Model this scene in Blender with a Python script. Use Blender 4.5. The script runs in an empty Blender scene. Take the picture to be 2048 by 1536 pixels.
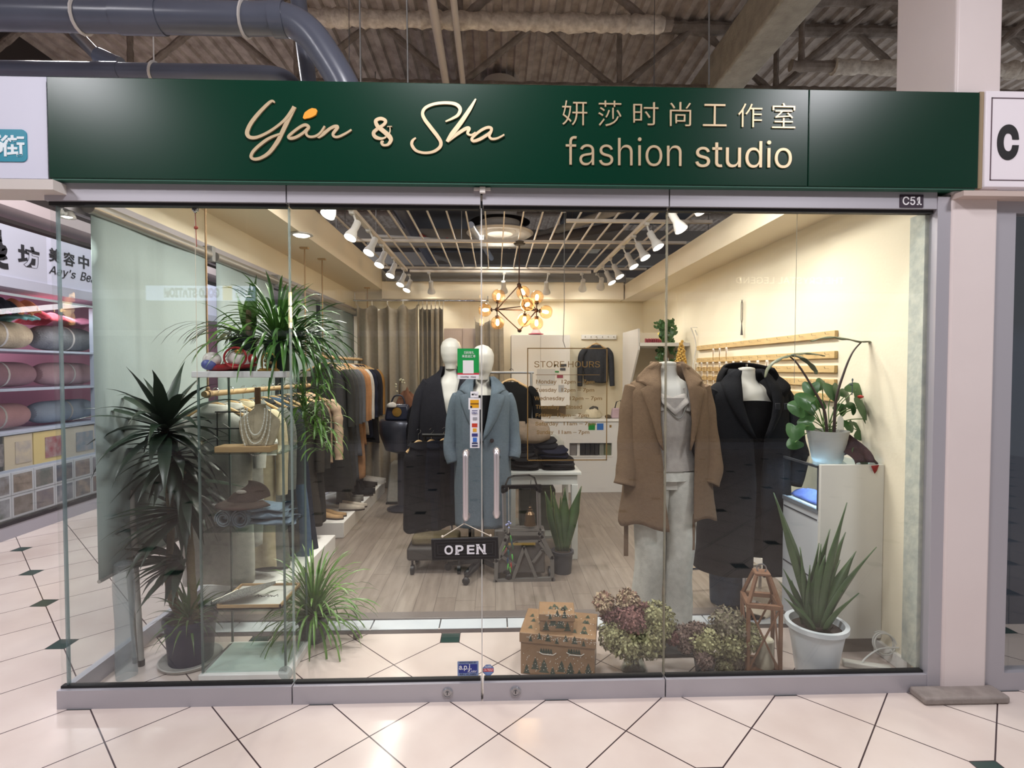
import bpy, math, random
from mathutils import Vector, Matrix, noise as mnoise
R = random.Random(7)
C = bpy.context.scene.collection
SC = bpy.context.scene
PI = math.pi
# ---------------------------------------------------------------- camera
CAM = Vector((0.0, -2.4, 1.5)); YAW = -0.032; PITCH = -0.028; FPX = 1066.0
cd = bpy.data.cameras.new('camera'); cam = bpy.data.objects.new('camera', cd); C.objects.link(cam)
cam.location = CAM; cam.rotation_euler = (PI/2 + PITCH, 0, YAW)
cd.sensor_width = 36; cd.lens = FPX/2048*36; cd.clip_start = .05; cd.clip_end = 100
SC.camera = cam
CR = cam.rotation_euler.to_matrix()
def ray(px, py): return CR @ Vector(((px-1024)/FPX, (768-py)/FPX, -1))
def P(px, py, Y):                       # point seen at that pixel, on the plane y = Y
    r = ray(px, py); t = (Y-CAM.y)/r.y; return CAM + r*t
def PX(px, py, X):                      # ... on the plane x = X
    r = ray(px, py); t = (X-CAM.x)/r.x; return CAM + r*t
def PZ(px, py, Z=0.0):                  # ... on the plane z = Z
    r = ray(px, py); t = (Z-CAM.z)/r.z; return CAM + r*t
# ---------------------------------------------------------------- colour and light of the place
vs = SC.view_settings; vs.view_transform = 'Standard'; vs.look = 'None'; vs.gamma = 1; vs.use_curve_mapping = False
vs.exposure = 0.27
w = bpy.data.worlds.new('mall_ambient'); SC.world = w; w.use_nodes = True
w.node_tree.nodes['Background'].inputs[0].default_value = (.93, .95, 1, 1); w.node_tree.nodes['Background'].inputs[1].default_value = .42
def lamp(kind, name, loc, power, col=(1,1,1), size=.1, aim=None, angle=None, blend=.5, sy=None):
    l = bpy.data.lights.new(name, kind); l.energy = power; l.color = col
    o = bpy.data.objects.new(name, l); C.objects.link(o); o.location = loc
    if kind == 'AREA':
        l.size = size
        if sy: l.shape = 'RECTANGLE'; l.size_y = sy
    else: l.shadow_soft_size = size
    if kind == 'SPOT': l.spot_size = angle; l.spot_blend = blend
    if aim is not None: o.rotation_euler = (Vector(aim)-Vector(loc)).to_track_quat('-Z', 'Y').to_euler()
    return o
COOL = (.98, .96, 1.0); WARM = (1.0, .92, .80)
# the mall's own ceiling lamps over the aisle in front of and beside the shop
for x, y, e in ((-3.6, -2.4, 75), (2.85, -2.4, 75), (-.4, -1.5, 70), (-3.1, 1.6, 65), (-3.1, 5.0, 65)):
    lamp('AREA', 'aisle_lamp_light', (x, y, 4.05), e, COOL, .55, (x, y, 0))
def lin(c):
    return tuple(((v/255)/12.92 if v/255 <= .04045 else ((v/255+.055)/1.055)**2.4) for v in c)
# ---------------------------------------------------------------- materials
def mat(name, col, rough=.5, metal=0, bump=0, bs=40, var=0, vscale=8, col2=None, emit=None, es=0, alpha=1, trans=0, sheen=0, stretch=None, spec=.5, coat=0):
    """procedural principled material; var = noise mix between col and col2, bump = fine relief"""
    m = bpy.data.materials.new(name); m.use_nodes = True; nt = m.node_tree; b = nt.nodes['Principled BSDF']
    b.inputs['Base Color'].default_value = (*lin(col), 1); b.inputs['Roughness'].default_value = rough
    b.inputs['Metallic'].default_value = metal; b.inputs['Specular IOR Level'].default_value = spec
    b.inputs['Coat Weight'].default_value = coat
    if sheen: b.inputs['Sheen Weight'].default_value = sheen
    if emit: b.inputs['Emission Color'].default_value = (*lin(emit), 1); b.inputs['Emission Strength'].default_value = es
    if alpha < 1: b.inputs['Alpha'].default_value = alpha
    if trans: b.inputs['Transmission Weight'].default_value = trans
    if var or bump:
        tc = nt.nodes.new('ShaderNodeTexCoord'); mp = nt.nodes.new('ShaderNodeMapping'); nt.links.new(tc.outputs['Object'], mp.inputs[0])
        if stretch: mp.inputs['Scale'].default_value = stretch
    if var:
        n = nt.nodes.new('ShaderNodeTexNoise'); n.inputs['Scale'].default_value = vscale; n.inputs['Detail'].default_value = 6
        r = nt.nodes.new('ShaderNodeMapRange'); r.inputs[1].default_value = .3; r.inputs[2].default_value = .7
        r.inputs[3].default_value = 0; r.inputs[4].default_value = var
        mx = nt.nodes.new('ShaderNodeMix'); mx.data_type = 'RGBA'
        mx.inputs[6].default_value = (*lin(col), 1); mx.inputs[7].default_value = (*lin(col2 or tuple(c*.6 for c in col)), 1)
        nt.links.new(mp.outputs[0], n.inputs[0]); nt.links.new(n.outputs[0], r.inputs[0]); nt.links.new(r.outputs[0], mx.inputs[0]); nt.links.new(mx.outputs[2], b.inputs['Base Color'])
    if bump:
        n2 = nt.nodes.new('ShaderNodeTexNoise'); n2.inputs['Scale'].default_value = bs; n2.inputs['Detail'].default_value = 4
        bp = nt.nodes.new('ShaderNodeBump'); bp.inputs['Strength'].default_value = bump; bp.inputs['Distance'].default_value = .01
        nt.links.new(mp.outputs[0], n2.inputs[0]); nt.links.new(n2.outputs[0], bp.inputs['Height']); nt.links.new(bp.outputs[0], b.inputs['Normal'])
    return m
_mc = {}
def cloth(col, **k):
    key = (tuple(col), tuple(sorted(k.items())))
    if key not in _mc:
        a = dict(rough=.9, bump=.25, bs=220, var=.5, vscale=30, col2=tuple(c*.8 for c in col), spec=.15); a.update(k)
        _mc[key] = mat('cloth', col, **a)
    return _mc[key]
def plain(col, **k):
    key = ('p', tuple(col), tuple(sorted(k.items())))
    if key not in _mc: _mc[key] = mat('paint', col, **k)
    return _mc[key]
def glass_mat(name, tint=(.97, .985, .975), gl=1.0, rough=0.0, ior=1.5, haze=0, hcol=(200,215,215)):
    m = bpy.data.materials.new(name); m.use_nodes = True; nt = m.node_tree; nt.nodes.clear()
    out = nt.nodes.new('ShaderNodeOutputMaterial'); mx = nt.nodes.new('ShaderNodeMixShader')
    tr = nt.nodes.new('ShaderNodeBsdfTransparent'); tr.inputs[0].default_value = (*tint, 1)
    gs = nt.nodes.new('ShaderNodeBsdfGlossy'); gs.inputs['Roughness'].default_value = rough
    fr = nt.nodes.new('ShaderNodeFresnel'); ge = nt.nodes.new('ShaderNodeNewGeometry')
    mr = nt.nodes.new('ShaderNodeMapRange'); mr.inputs[3].default_value = ior; mr.inputs[4].default_value = 1/ior
    nt.links.new(ge.outputs['Backfacing'], mr.inputs[0]); nt.links.new(mr.outputs[0], fr.inputs[0])
    mu = nt.nodes.new('ShaderNodeMath'); mu.operation = 'MULTIPLY'; mu.inputs[1].default_value = gl; mu.use_clamp = True
    nt.links.new(fr.outputs[0], mu.inputs[0]); nt.links.new(mu.outputs[0], mx.inputs[0])
    base = tr
    if haze:
        df = nt.nodes.new('ShaderNodeBsdfDiffuse'); df.inputs[0].default_value = (*lin(hcol), 1)
        tl = nt.nodes.new('ShaderNodeBsdfTranslucent'); tl.inputs[0].default_value = (*lin(hcol), 1)
        a = nt.nodes.new('ShaderNodeMixShader'); a.inputs[0].default_value = .5; nt.links.new(df.outputs[0], a.inputs[1]); nt.links.new(tl.outputs[0], a.inputs[2])
        h = nt.nodes.new('ShaderNodeMixShader'); h.inputs[0].default_value = haze; nt.links.new(tr.outputs[0], h.inputs[1]); nt.links.new(a.outputs[0], h.inputs[2]); base = h
    nt.links.new(base.outputs[0], mx.inputs[1]); nt.links.new(gs.outputs[0], mx.inputs[2]); nt.links.new(mx.outputs[0], out.inputs[0])
    return m
# ---------------------------------------------------------------- mesh building
class M:
    def __init__(s): s.v = []; s.f = []; s.mi = []; s.cur = 0
    def m(s, i): s.cur = i; return s
    def add(s, vs_, fs):
        o = len(s.v); s.v += [tuple(v) for v in vs_]; s.f += [tuple(i+o for i in f) for f in fs]; s.mi += [s.cur]*len(fs); return s
    def box(s, a, b, T=None):
        x0, y0, z0 = (min(a[i], b[i]) for i in range(3)); x1, y1, z1 = (max(a[i], b[i]) for i in range(3))
        V = [(x0,y0,z0),(x1,y0,z0),(x1,y1,z0),(x0,y1,z0),(x0,y0,z1),(x1,y0,z1),(x1,y1,z1),(x0,y1,z1)]
        if T is not None: V = [T @ Vector(v) for v in V]
        return s.add(V, [(0,3,2,1),(4,5,6,7),(0,1,5,4),(1,2,6,5),(2,3,7,6),(3,0,4,7)])
    def bar(s, p, q, w, h=None, up=(0,0,1)):     # square bar from p to q
        p, q = Vector(p), Vector(q); d = (q-p).normalized(); u = Vector(up)
        if abs(d.dot(u)) > .98: u = Vector((0,1,0))
        sd = d.cross(u).normalized(); u = sd.cross(d); h = h or w
        V = [c + sd*a*w/2 + u*b*h/2 for c in (p, q) for a, b in ((-1,-1),(1,-1),(1,1),(-1,1))]
        return s.add(V, [(3,2,1,0),(4,5,6,7),(0,1,5,4),(1,2,6,5),(2,3,7,6),(3,0,4,7)])
    def tube(s, pts, r, n=8, cap=True, flat=1.0, closed=False):
        pts = [Vector(p) for p in pts]; k = len(pts); rr = r if isinstance(r, (list, tuple)) else [r]*k
        V = []; prev = None
        for i, p in enumerate(pts):
            d = (pts[(i+1) % k] - pts[i-1]) if closed else (pts[min(i+1,k-1)] - pts[max(i-1,0)])
            d = d.normalized() if d.length > 1e-9 else Vector((0,0,1))
            if prev is None:
                u = Vector((0,0,1)) if abs(d.z) < .9 else Vector((0,1,0)); a = d.cross(u).normalized()
            else:
                a = prev - d*prev.dot(d); a = a.normalized() if a.length > 1e-6 else d.orthogonal().normalized()
            prev = a; b = a.cross(d)
            V += [p + (a*math.cos(t) + b*math.sin(t)*flat)*rr[i] for t in (2*PI*j/n for j in range(n))]
        F = []
        for i in range(k if closed else k-1):
            for j in range(n):
                i2 = (i+1) % k; F.append((i*n+j, i2*n+j, i2*n+(j+1) % n, i*n+(j+1) % n))
        if cap and not closed: F += [tuple(range(n)), tuple((k-1)*n+j for j in reversed(range(n)))]
        return s.add(V, F)
    def lathe(s, prof, c=(0,0,0), n=28, T=None, ex=1.0, ey=1.0):
        c = Vector(c); V = []
        for r, z in prof:
            for j in range(n):
                t = 2*PI*j/n; v = Vector((r*math.cos(t)*ex, r*math.sin(t)*ey, z))
                V.append((T @ v if T is not None else v) + c)
        F = [(i*n+j, i*n+(j+1) % n, (i+1)*n+(j+1) % n, (i+1)*n+j) for i in range(len(prof)-1) for j in range(n)]
        if prof[0][0] > 1e-6: F.append(tuple(reversed(range(n))))
        if prof[-1][0] > 1e-6: F.append(tuple((len(prof)-1)*n+j for j in range(n)))
        return s.add(V, F)
    def ball(s, c, r, n=14, sc=(1,1,1)):
        k = max(5, n//2); c = Vector(c); V = []
        for i in range(k+1):
            a = PI*i/k
            for j in range(n):
                t = 2*PI*j/n; V.append(c + Vector((math.sin(a)*math.cos(t)*r*sc[0], math.sin(a)*math.sin(t)*r*sc[1], -math.cos(a)*r*sc[2])))
        return s.add(V, [(i*n+j, i*n+(j+1) % n, (i+1)*n+(j+1) % n, (i+1)*n+j) for i in range(k) for j in range(n)])
    def prism(s, poly, a, b, ax='y', T=None):     # 2-D outline pushed from a to b along ax
        mk = {'y': lambda p, t: (p[0], t, p[1]), 'x': lambda p, t: (t, p[0], p[1]), 'z': lambda p, t: (p[0], p[1], t)}[ax]
        n = len(poly); V = [Vector(mk(p, a)) for p in poly] + [Vector(mk(p, b)) for p in poly]
        if T is not None: V = [T @ v for v in V]
        return s.add(V, [tuple(range(n)), tuple(reversed(range(n, 2*n)))] + [(i, i+n, (i+1) % n+n, (i+1) % n) for i in range(n)])
    def grid(s, fn, nu, nv, cu=False):
        V = [fn(i/nu if cu else i/(nu-1), j/(nv-1)) for j in range(nv) for i in range(nu)]
        F = [(j*nu+i, j*nu+(i+1) % nu, (j+1)*nu+(i+1) % nu, (j+1)*nu+i) for j in range(nv-1) for i in range(nu if cu else nu-1)]
        return s.add(V, F)
    def blade(s, p, d, L, wd, droop=.5, n=7, fold=.25, twist=0, shape='lance', side=None, thick=0):
        p = Vector(p); d = Vector(d).normalized(); pts = []; q = p.copy(); dd = d.copy()
        for i in range(n+1):
            pts.append((q.copy(), dd.copy())); q = q + dd*L/n; dd = (dd + Vector((0,0,-droop/n*2*(i+1)/n))).normalized()
        sd0 = Vector(side) if side is not None else d.cross(Vector((0,0,1)))
        if sd0.length < 1e-3: sd0 = Vector((1,0,0))
        V = []
        for i, (q, dd) in enumerate(pts):
            t = i/n; sd = (sd0 - dd*sd0.dot(dd)).normalized(); sd = Matrix.Rotation(twist*t, 3, dd) @ sd; nn = sd.cross(dd)
            if shape == 'lance': wv = wd*(.35+.65*math.sin(PI*min(1, t*1.1+.12)))*(1 if t < .7 else max(.02, (1-t)/.3)**.8)
            elif shape == 'sword': wv = wd*(.62+.38*math.sin(PI*min(1, t*.95)))*(1 if t < .72 else max(.02, (1-t)/.28)**.75)
            elif shape == 'strap': wv = wd*(.8+.2*math.sin(PI*t))*(1 if t < .85 else max(.05, (1-t)/.15)**.6)
            else: wv = wd*max(.03, 1-t**1.6)
            V += [q - sd*wv/2 + nn*fold*wv/2, q, q + sd*wv/2 + nn*fold*wv/2]
        return s.add(V, [(i*3+k, i*3+k+1, i*3+k+4, i*3+k+3) for i in range(n) for k in (0, 1)])
    def build(s, name, mats, parent=None, smooth=True, bevel=0, sub=0, solid=0, loc=None, seg=2, off=-1):
        me = bpy.data.meshes.new(name); me.from_pydata(s.v, [], s.f)
        mats = mats if isinstance(mats, (list, tuple)) else [mats]
        for m_ in mats: me.materials.append(m_)
        if len(mats) > 1: me.polygons.foreach_set('material_index', [min(i, len(mats)-1) for i in s.mi])
        me.update()
        if smooth: me.shade_smooth(); 
        o = bpy.data.objects.new(name, me); C.objects.link(o)
        if smooth:
            try: me.set_sharp_from_angle(angle=math.radians(38))
            except Exception: pass
        if parent is not None:
            o.parent = parent
            if loc is None: o.location = -Vector(parent.get('org', (0,0,0)))
        if loc is not None: o.location = loc
        if solid: md = o.modifiers.new('thick', 'SOLIDIFY'); md.thickness = solid; md.offset = off
        if bevel: md = o.modifiers.new('edge', 'BEVEL'); md.width = bevel; md.segments = seg; md.limit_method = 'ANGLE'; md.angle_limit = .7
        if sub: md = o.modifiers.new('round', 'SUBSURF'); md.levels = sub; md.render_levels = sub
        return o
def tag(o, label, cat, group=None):
    o['label'] = label; o['category'] = cat
    if group: o['group'] = group
    return o
def thing(name, label, cat, loc=(0,0,0), group=None, rot=0):
    """an Empty at the base of a thing; parts are given in world coordinates unless loc is passed to build()"""
    o = bpy.data.objects.new(name, None); C.objects.link(o); o.location = loc; o.empty_display_size = .05
    o['org'] = tuple(loc); o.rotation_euler = (0, 0, rot)
    return tag(o, label, cat, group)
def struct(o): o['kind'] = 'structure'; return o
def copy_tree(o, loc, rz, label, group=None):
    c = o.copy(); C.objects.link(c); c.location = loc; c.rotation_euler = (0, 0, rz); c['label'] = label
    if group: c['group'] = group
    for ch in list(o.children):
        d = ch.copy(); C.objects.link(d); d.parent = c
        for g in ch.children: e = g.copy(); C.objects.link(e); e.parent = d
    return c
FONT = None
try: FONT = bpy.data.fonts.load(bpy.utils.resource_path('LOCAL') + '/datafiles/fonts/Inter.woff2')     # Blender's own bundled interface font
except Exception: FONT = None
def outlines(body, bold=0, shear=0, extrude=0, spacing=1):
    cu = bpy.data.curves.new('t', 'FONT'); cu.body = body; cu.font = FONT if FONT and body.isascii() else cu.font; cu.size = 1; cu.shear = shear; cu.offset = bold; cu.extrude = extrude; cu.resolution_u = 4; cu.space_character = spacing
    ob = bpy.data.objects.new('t', cu); C.objects.link(ob); dg = bpy.context.evaluated_depsgraph_get(); dg.update()
    me = bpy.data.meshes.new_from_object(ob.evaluated_get(dg)); bpy.data.objects.remove(ob); return me
def letters(name, body, ra, rb, rc, m_, parent=None, bold=0, shear=0, depth=.004, spacing=1):
    """lettering filling the parallelogram ra (lower left), rb (lower right), rc (upper left), raised by depth towards the viewer side"""
    me = outlines(body, bold, shear, 1.0, spacing); ra, rb, rc = Vector(ra), Vector(rb), Vector(rc)
    xs = [v.co.x for v in me.vertices]; ys = [v.co.y for v in me.vertices]
    x0, x1, y0, y1 = min(xs), max(xs), min(ys), max(ys); u = rb-ra; v_ = rc-ra; nn = u.cross(v_).normalized()
    for v in me.vertices:
        v.co = ra + u*((v.co.x-x0)/(x1-x0)) + v_*((v.co.y-y0)/(y1-y0)) + nn*(depth if v.co.z > 0 else 0)
    me.materials.clear(); me.materials.append(m_)
    o = bpy.data.objects.new(name, me); me.name = name; C.objects.link(o)
    if parent is not None: o.parent = parent; o.location = -Vector(parent.get('org', (0,0,0)))
    return o
def flat_letters(name, body, px0, px1, pyb, pyt, Y, m_, parent=None, pyb2=None, **k):
    a = P(px0, pyb, Y); b = P(px1, pyb if pyb2 is None else pyb2, Y); c = P(px0, pyt, Y); c.x = a.x; b2 = Vector((b.x, Y, b.z))
    if pyb2 is None: b2.z = a.z
    return letters(name, body, a, b2, c, m_, parent, **k)
def smooth_path(pts, n=8):
    pts = [tuple(p) for p in pts]; out = []; k = len(pts)
    for i in range(k-1):
        p0, p1, p2, p3 = pts[max(i-1,0)], pts[i], pts[i+1], pts[min(i+2,k-1)]
        for j in range(n):
            t = j/n; out.append(tuple(.5*((2*b)+(-a+c)*t+(2*a-5*b+4*c-d)*t*t+(-a+3*b-3*c+d)*t**3) for a, b, c, d in zip(p0,p1,p2,p3)))
    out.append(pts[-1]); return out
def stroke(mb, pts, Y0, Y1, wfn):
    """a pen stroke on the x-z plane with changing width, raised from Y0 to Y1"""
    n = len(pts); L = []; Rr = []
    for i in range(n):
        a = Vector(pts[max(i-1,0)]); b = Vector(pts[min(i+1,n-1)]); d = (b-a); d = d.normalized() if d.length > 1e-9 else Vector((1,0))
        nn = Vector((-d.y, d.x)); w_ = wfn(i/(n-1))/2; p = Vector(pts[i]); L.append(p+nn*w_); Rr.append(p-nn*w_)
    off = stroke.k = (getattr(stroke, 'k', 0)+1) % 4
    V = [(p.x, Y-(.0004*off+.0018*(i % n)/n if Y == Y0 else 0), p.y) for Y in (Y0, Y1) for i, p in enumerate(L+Rr)]; F = []
    for i in range(n-1):
        F += [(i, i+1, n+i+1, n+i), (2*n+i+1, 2*n+i, 3*n+i, 3*n+i+1), (i+1, i, 2*n+i, 2*n+i+1), (n+i, n+i+1, 3*n+i+1, 3*n+i)]
    F += [(0, n, 3*n, 2*n), (n-1, 3*n-1, 4*n-1, 2*n-1)]
    mb.add(V, F)
# ---------------------------------------------------------------- setting
XL, XR, YB = -1.90, 2.03, 4.87
def ramp_tile_mat(wood=False):
    m = bpy.data.materials.new('wood_plank_floor' if wood else 'tile_floor'); m.use_nodes = True; nt = m.node_tree; N = nt.nodes; Lk = nt.links.new
    b = N['Principled BSDF']; ge = N.new('ShaderNodeNewGeometry'); sp = N.new('ShaderNodeSeparateXYZ'); Lk(ge.outputs['Position'], sp.inputs[0])
    def mt(op, a, c=None, d=None):
        n = N.new('ShaderNodeMath'); n.operation = op
        for i, v in enumerate((a, c, d)):
            if v is None: continue
            if isinstance(v, (int, float)): n.inputs[i].default_value = v
            else: Lk(v, n.inputs[i])
        return n.outputs[0]
    def mixc(f, a, c):
        n = N.new('ShaderNodeMix'); n.data_type = 'RGBA'
        if isinstance(f, (int, float)): n.inputs[0].default_value = f
        else: Lk(f, n.inputs[0])
        for i, v in ((6, a), (7, c)):
            if isinstance(v, tuple): n.inputs[i].default_value = (*lin(v), 1)
            else: Lk(v, n.inputs[i])
        return n.outputs[2]
    X, Y = sp.outputs[0], sp.outputs[1]
    no = N.new('ShaderNodeTexNoise'); no.inputs['Scale'].default_value = 2.2 if not wood else 3; no.inputs['Detail'].default_value = 8
    if wood:
        mp = N.new('ShaderNodeMapping'); mp.inputs['Scale'].default_value = (9, .9, 1); Lk(ge.outputs['Position'], mp.inputs[0]); Lk(mp.outputs[0], no.inputs[0])
        W = .128; u = mt('DIVIDE', X, W); iu = mt('FLOOR', u); fu = mt('FRACT', u)
        wn = N.new('ShaderNodeTexWhiteNoise'); wn.noise_dimensions = '1D'; Lk(iu, wn.inputs['W'])
        v = mt('ADD', mt('DIVIDE', Y, 1.1), wn.outputs[0]); iv = mt('FLOOR', v); fv = mt('FRACT', v)
        wn2 = N.new('ShaderNodeTexWhiteNoise'); wn2.noise_dimensions = '2D'; cb = N.new('ShaderNodeCombineXYZ'); Lk(iu, cb.inputs[0]); Lk(iv, cb.inputs[1]); Lk(cb.outputs[0], wn2.inputs['Vector'])
        col = mixc(wn2.outputs[0], (152,141,130), (132,120,110)); r = N.new('ShaderNodeMapRange'); r.inputs[1].default_value = .38; r.inputs[2].default_value = .68; Lk(no.outputs[0], r.inputs[0])
        col = mixc(mt('MULTIPLY', r.outputs[0], .6), col, (108,97,88))
        line = mt('MAXIMUM', mt('LESS_THAN', fu, .025), mt('LESS_THAN', fv, .004)); col = mixc(mt('MULTIPLY', line, .65), col, (60,52,46))
        b.inputs['Roughness'].default_value = .42
    else:
        Lk(ge.outputs['Position'], no.inputs[0]); A = .264
        i_ = mt('DIVIDE', mt('ADD', X, .25), A); j_ = mt('DIVIDE', mt('SUBTRACT', Y, .545), A)
        # diagonal joints: i+j and i-j even
        def joint(s_):
            f = mt('FRACT', mt('MULTIPLY', s_, .5)); return mt('LESS_THAN', mt('MINIMUM', f, mt('SUBTRACT', 1.0, f)), .0075)
        line = mt('MAXIMUM', joint(mt('ADD', i_, j_)), joint(mt('SUBTRACT', i_, j_)))
        # green inserts where both i/2 and j/2 are whole and their sum is even
        a_ = mt('MULTIPLY', i_, .5); c_ = mt('MULTIPLY', j_, .5); ra = mt('ROUND', a_); rc = mt('ROUND', c_)
        par = mt('FRACT', mt('MULTIPLY', mt('ADD', mt('ADD', ra, rc), .1), .5)); even = mt('LESS_THAN', par, .3)
        dd = mt('MAXIMUM', mt('ABSOLUTE', mt('SUBTRACT', a_, ra)), mt('ABSOLUTE', mt('SUBTRACT', c_, rc)))
        ins = mt('MULTIPLY', even, mt('LESS_THAN', dd, .094)); rim = mt('MULTIPLY', even, mt('LESS_THAN', dd, .102))
        r = N.new('ShaderNodeMapRange'); r.inputs[1].default_value = .35; r.inputs[2].default_value = .7; Lk(no.outputs[0], r.inputs[0])
        col = mixc(r.outputs[0], (214,201,193), (200,184,176)); col = mixc(mt('MAXIMUM', line, rim), col, (66,52,54)); col = mixc(ins, col, (52,70,66))
        b.inputs['Roughness'].default_value = .17; b.inputs['Specular IOR Level'].default_value = .45
    Lk(col, b.inputs['Base Color']); return m
TILE = ramp_tile_mat(); WOODF = ramp_tile_mat(True)
CREAM = mat('cream_wall', (232,222,198), rough=.75, bump=.08, bs=60); CREAMB = mat('cream_beam', (228,214,188), rough=.7)
ALU = mat('satin_aluminium', (178,175,182), rough=.42, metal=.35, bump=.03, bs=90, stretch=(1,30,30)); ALUD = plain((52,50,54), rough=.5)
SEAM = plain((18,17,18), rough=.6); WHITE = plain((232,230,226), rough=.55); WGLOSS = plain((232,232,230), rough=.25)
CHROME = plain((200,200,205), rough=.14, metal=1); BRASS = plain((190,150,80), rough=.3, metal=.9); BLACK = plain((16,16,18), rough=.45); STEEL = plain((165,165,170), rough=.3, metal=.9)
GLASS = glass_mat('shop_window_glass', (.975, .985, .98)); GLASS2 = glass_mat('partition_glass', (.94, .965, .96), gl=.35); GLASSC = glass_mat('cabinet_glass', (.97, .985, .975), gl=.7)
struct(M().box((-9, -9, -.1), (9, .66, 0)).build('floor', TILE, smooth=False))
struct(M().box((-9, .66, -.1), (XL, 9, 0)).build('floor', TILE, smooth=False))
f = M(); f.box((XL, .85, -.1), (XR, YB, .002)); struct(f.build('floor', WOODF, smooth=False))
# pale border tiles and the grey threshold strip
bt = M()
xs_ = [XL + .0 + i*.40 for i in range(11)]
for i in range(10):
    a_, b_ = XL + .395*i + (.2 if 0 else 0), XL + .395*(i+1) - .008
    bt.box((a_, .645, -.02), (min(b_, XR), .762, .003))
struct(bt.build('trim_1', mat('border_tile', (206,212,216), rough=.2, var=.4, vscale=9, col2=(190,198,206)), smooth=False))
struct(M().box((XL, .762, -.02), (XR, .85, .012)).build('trim_2', plain((112,104,100), rough=.4), bevel=.004))
struct(M().box((XL, .60, -.02), (XR, .645, .0005)).build('trim_3', plain((70,60,60), rough=.5), smooth=False))
# right wall, back wall
struct(M().box((XR, .02, 0), (XR+.05, YB+.06, 2.75)).build('wall_right', CREAM, smooth=False))
struct(M().box((XL, YB, 0), (XR, YB+.06, 2.75)).build('wall_back', CREAM, smooth=False))
mb = M(); mb.box((XR-.05, .012, .09), (XR+.004, .10, 2.22)); mb.build('t', mat('marbled_trim', (196,198,184), rough=.6, var=.9, vscale=22, col2=(160,166,160), bump=.3)); o = C.objects[-1]; o.name = 'trim_4'; struct(o)
# beams: left header band + soffit + inner face; right beam; back beam
struct(M().box((XL-.06, .0, 2.325), (XL+.0, YB, 2.55)).build('trim_5', CREAM, smooth=False))
struct(M().box((XL-.06, .55, 2.535), (-1.47, YB, 2.80)).build('trim_6', CREAMB, smooth=False))
struct(M().box((1.72, .03, 2.42), (XR, YB, 2.62)).build('trim_7', CREAMB, smooth=False))
struct(M().box((-1.47, 4.62, 2.42), (1.70, YB, 2.64)).build('trim_8', CREAMB, smooth=False))
struct(M().box((XR-.02, .1, 0.003), (XR, YB, .07)).build('baseboard_right', WHITE, smooth=False))
struct(M().box((-1.4, 4.58, 2.64), (1.72, 4.70, 2.76)).build('trim_9', plain((118,116,114), rough=.5), smooth=False))
# front header above the glass behind the sign
struct(M().box((-1.95, .035, 2.285), (XR+.09, .12, 2.66)).build('trim_10', plain((120,116,120), rough=.5), smooth=False))
# ---- front glazing: four panels with rails
def panel(name, xa, xb, handle=None, lock=None, zt=2.212, y0=-.03, y1=.03):
    t = bpy.data.objects.new(name, None); C.objects.link(t); t['kind'] = 'structure'; t.location = (xa, 0, 0); t['org'] = (xa, 0, 0)
    b = M(); b.box((xa, y0, .0), (xb, y1, .083)); b.m(1).box((xa+.004, -.012, .083), (xb-.004, .012, .094)); b.build('bottom_rail', [ALU, SEAM], t, smooth=False)
    b = M(); b.box((xa, y0, zt+.012), (xb, y1, 2.30)); b.m(1).box((xa+.004, -.014, zt-.004), (xb-.004, .014, zt+.012)); b.build('top_rail', [ALU, SEAM], t, smooth=False)
    M().box((xa+.003, -.006, .09), (xb-.003, .006, zt)).build('pane', GLASS, t, smooth=False)
    if lock:
        l = M(); l.lathe([(0,.0),(.022,.0),(.024,.004),(.019,.008),(.017,.008),(.016,.005),(.009,.005),(.008,.009),(0,.009)], T=Matrix.Rotation(PI/2, 3, 'X'), c=(lock, y0, .043)); l.m(1).box((lock-.002, y0-.0105, .037), (lock+.002, y0-.009, .05)); l.build('lock', [STEEL, BLACK], t)
    return t
xs0 = [-1.93, P(585, 900, 0).x, P(964, 900, 0).x, P(1331, 900, 0).x, 2.0]
panel('window_1', xs0[0], xs0[1]-.006)
DOOR1 = panel('door_1', xs0[1], xs0[2]-.005, lock=P(895, 1400, -.03).x)
DOOR2 = panel('door_2', xs0[2]+.005, xs0[3]-.004, lock=P(1031, 1385, -.03).x)
panel('window_2', xs0[3]+.002, xs0[4])
# white edge seals between the panels
struct(M().box((xs0[2]-.004, -.02, .02), (xs0[2]+.002, .012, 2.21)).build('trim_11', glass_mat('edge_seal', (.9,.9,.9), haze=.45, hcol=(225,225,225)), smooth=False))
struct(M().box((xs0[1]-.005, -.008, .09), (xs0[1]-.001, .01, 2.21)).build('trim_12', glass_mat('edge_seal2', (.75,.8,.78), haze=.35), smooth=False))
struct(M().box((xs0[3]-.004, -.008, .09), (xs0[3]+.001, .01, 2.21)).build('trim_13', glass_mat('edge_seal3', (.6,.6,.55), haze=.5, hcol=(190,185,170)), smooth=False))
# corner post of glass edges at the left end, side glazing of the shop
struct(M().box((XL-.004, -.006, .09), (XL+.003, .01, 2.21)).build('trim_14', glass_mat('glass_edge', (.7,.8,.8), haze=.45, hcol=(150,164,168)), smooth=False))
t = bpy.data.objects.new('window_3', None); C.objects.link(t); struct(t); t.location = (XL, 0, 0); t['org'] = (XL, 0, 0)
M().box((XL-.03, .03, 0), (XL+.005, YB, .085)).build('bottom_rail', ALU, t, smooth=False)
M().box((XL-.03, .03, 2.21), (XL+.005, YB, 2.325)).build('top_rail', ALU, t, smooth=False)
for a_, b_ in ((.02, 1.2), (1.205, 2.4), (2.405, 3.6), (3.605, YB)): M().box((XL-.012, a_, .085), (XL-.002, b_, 2.21)).build('pane', GLASS2, t, smooth=False)
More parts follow.
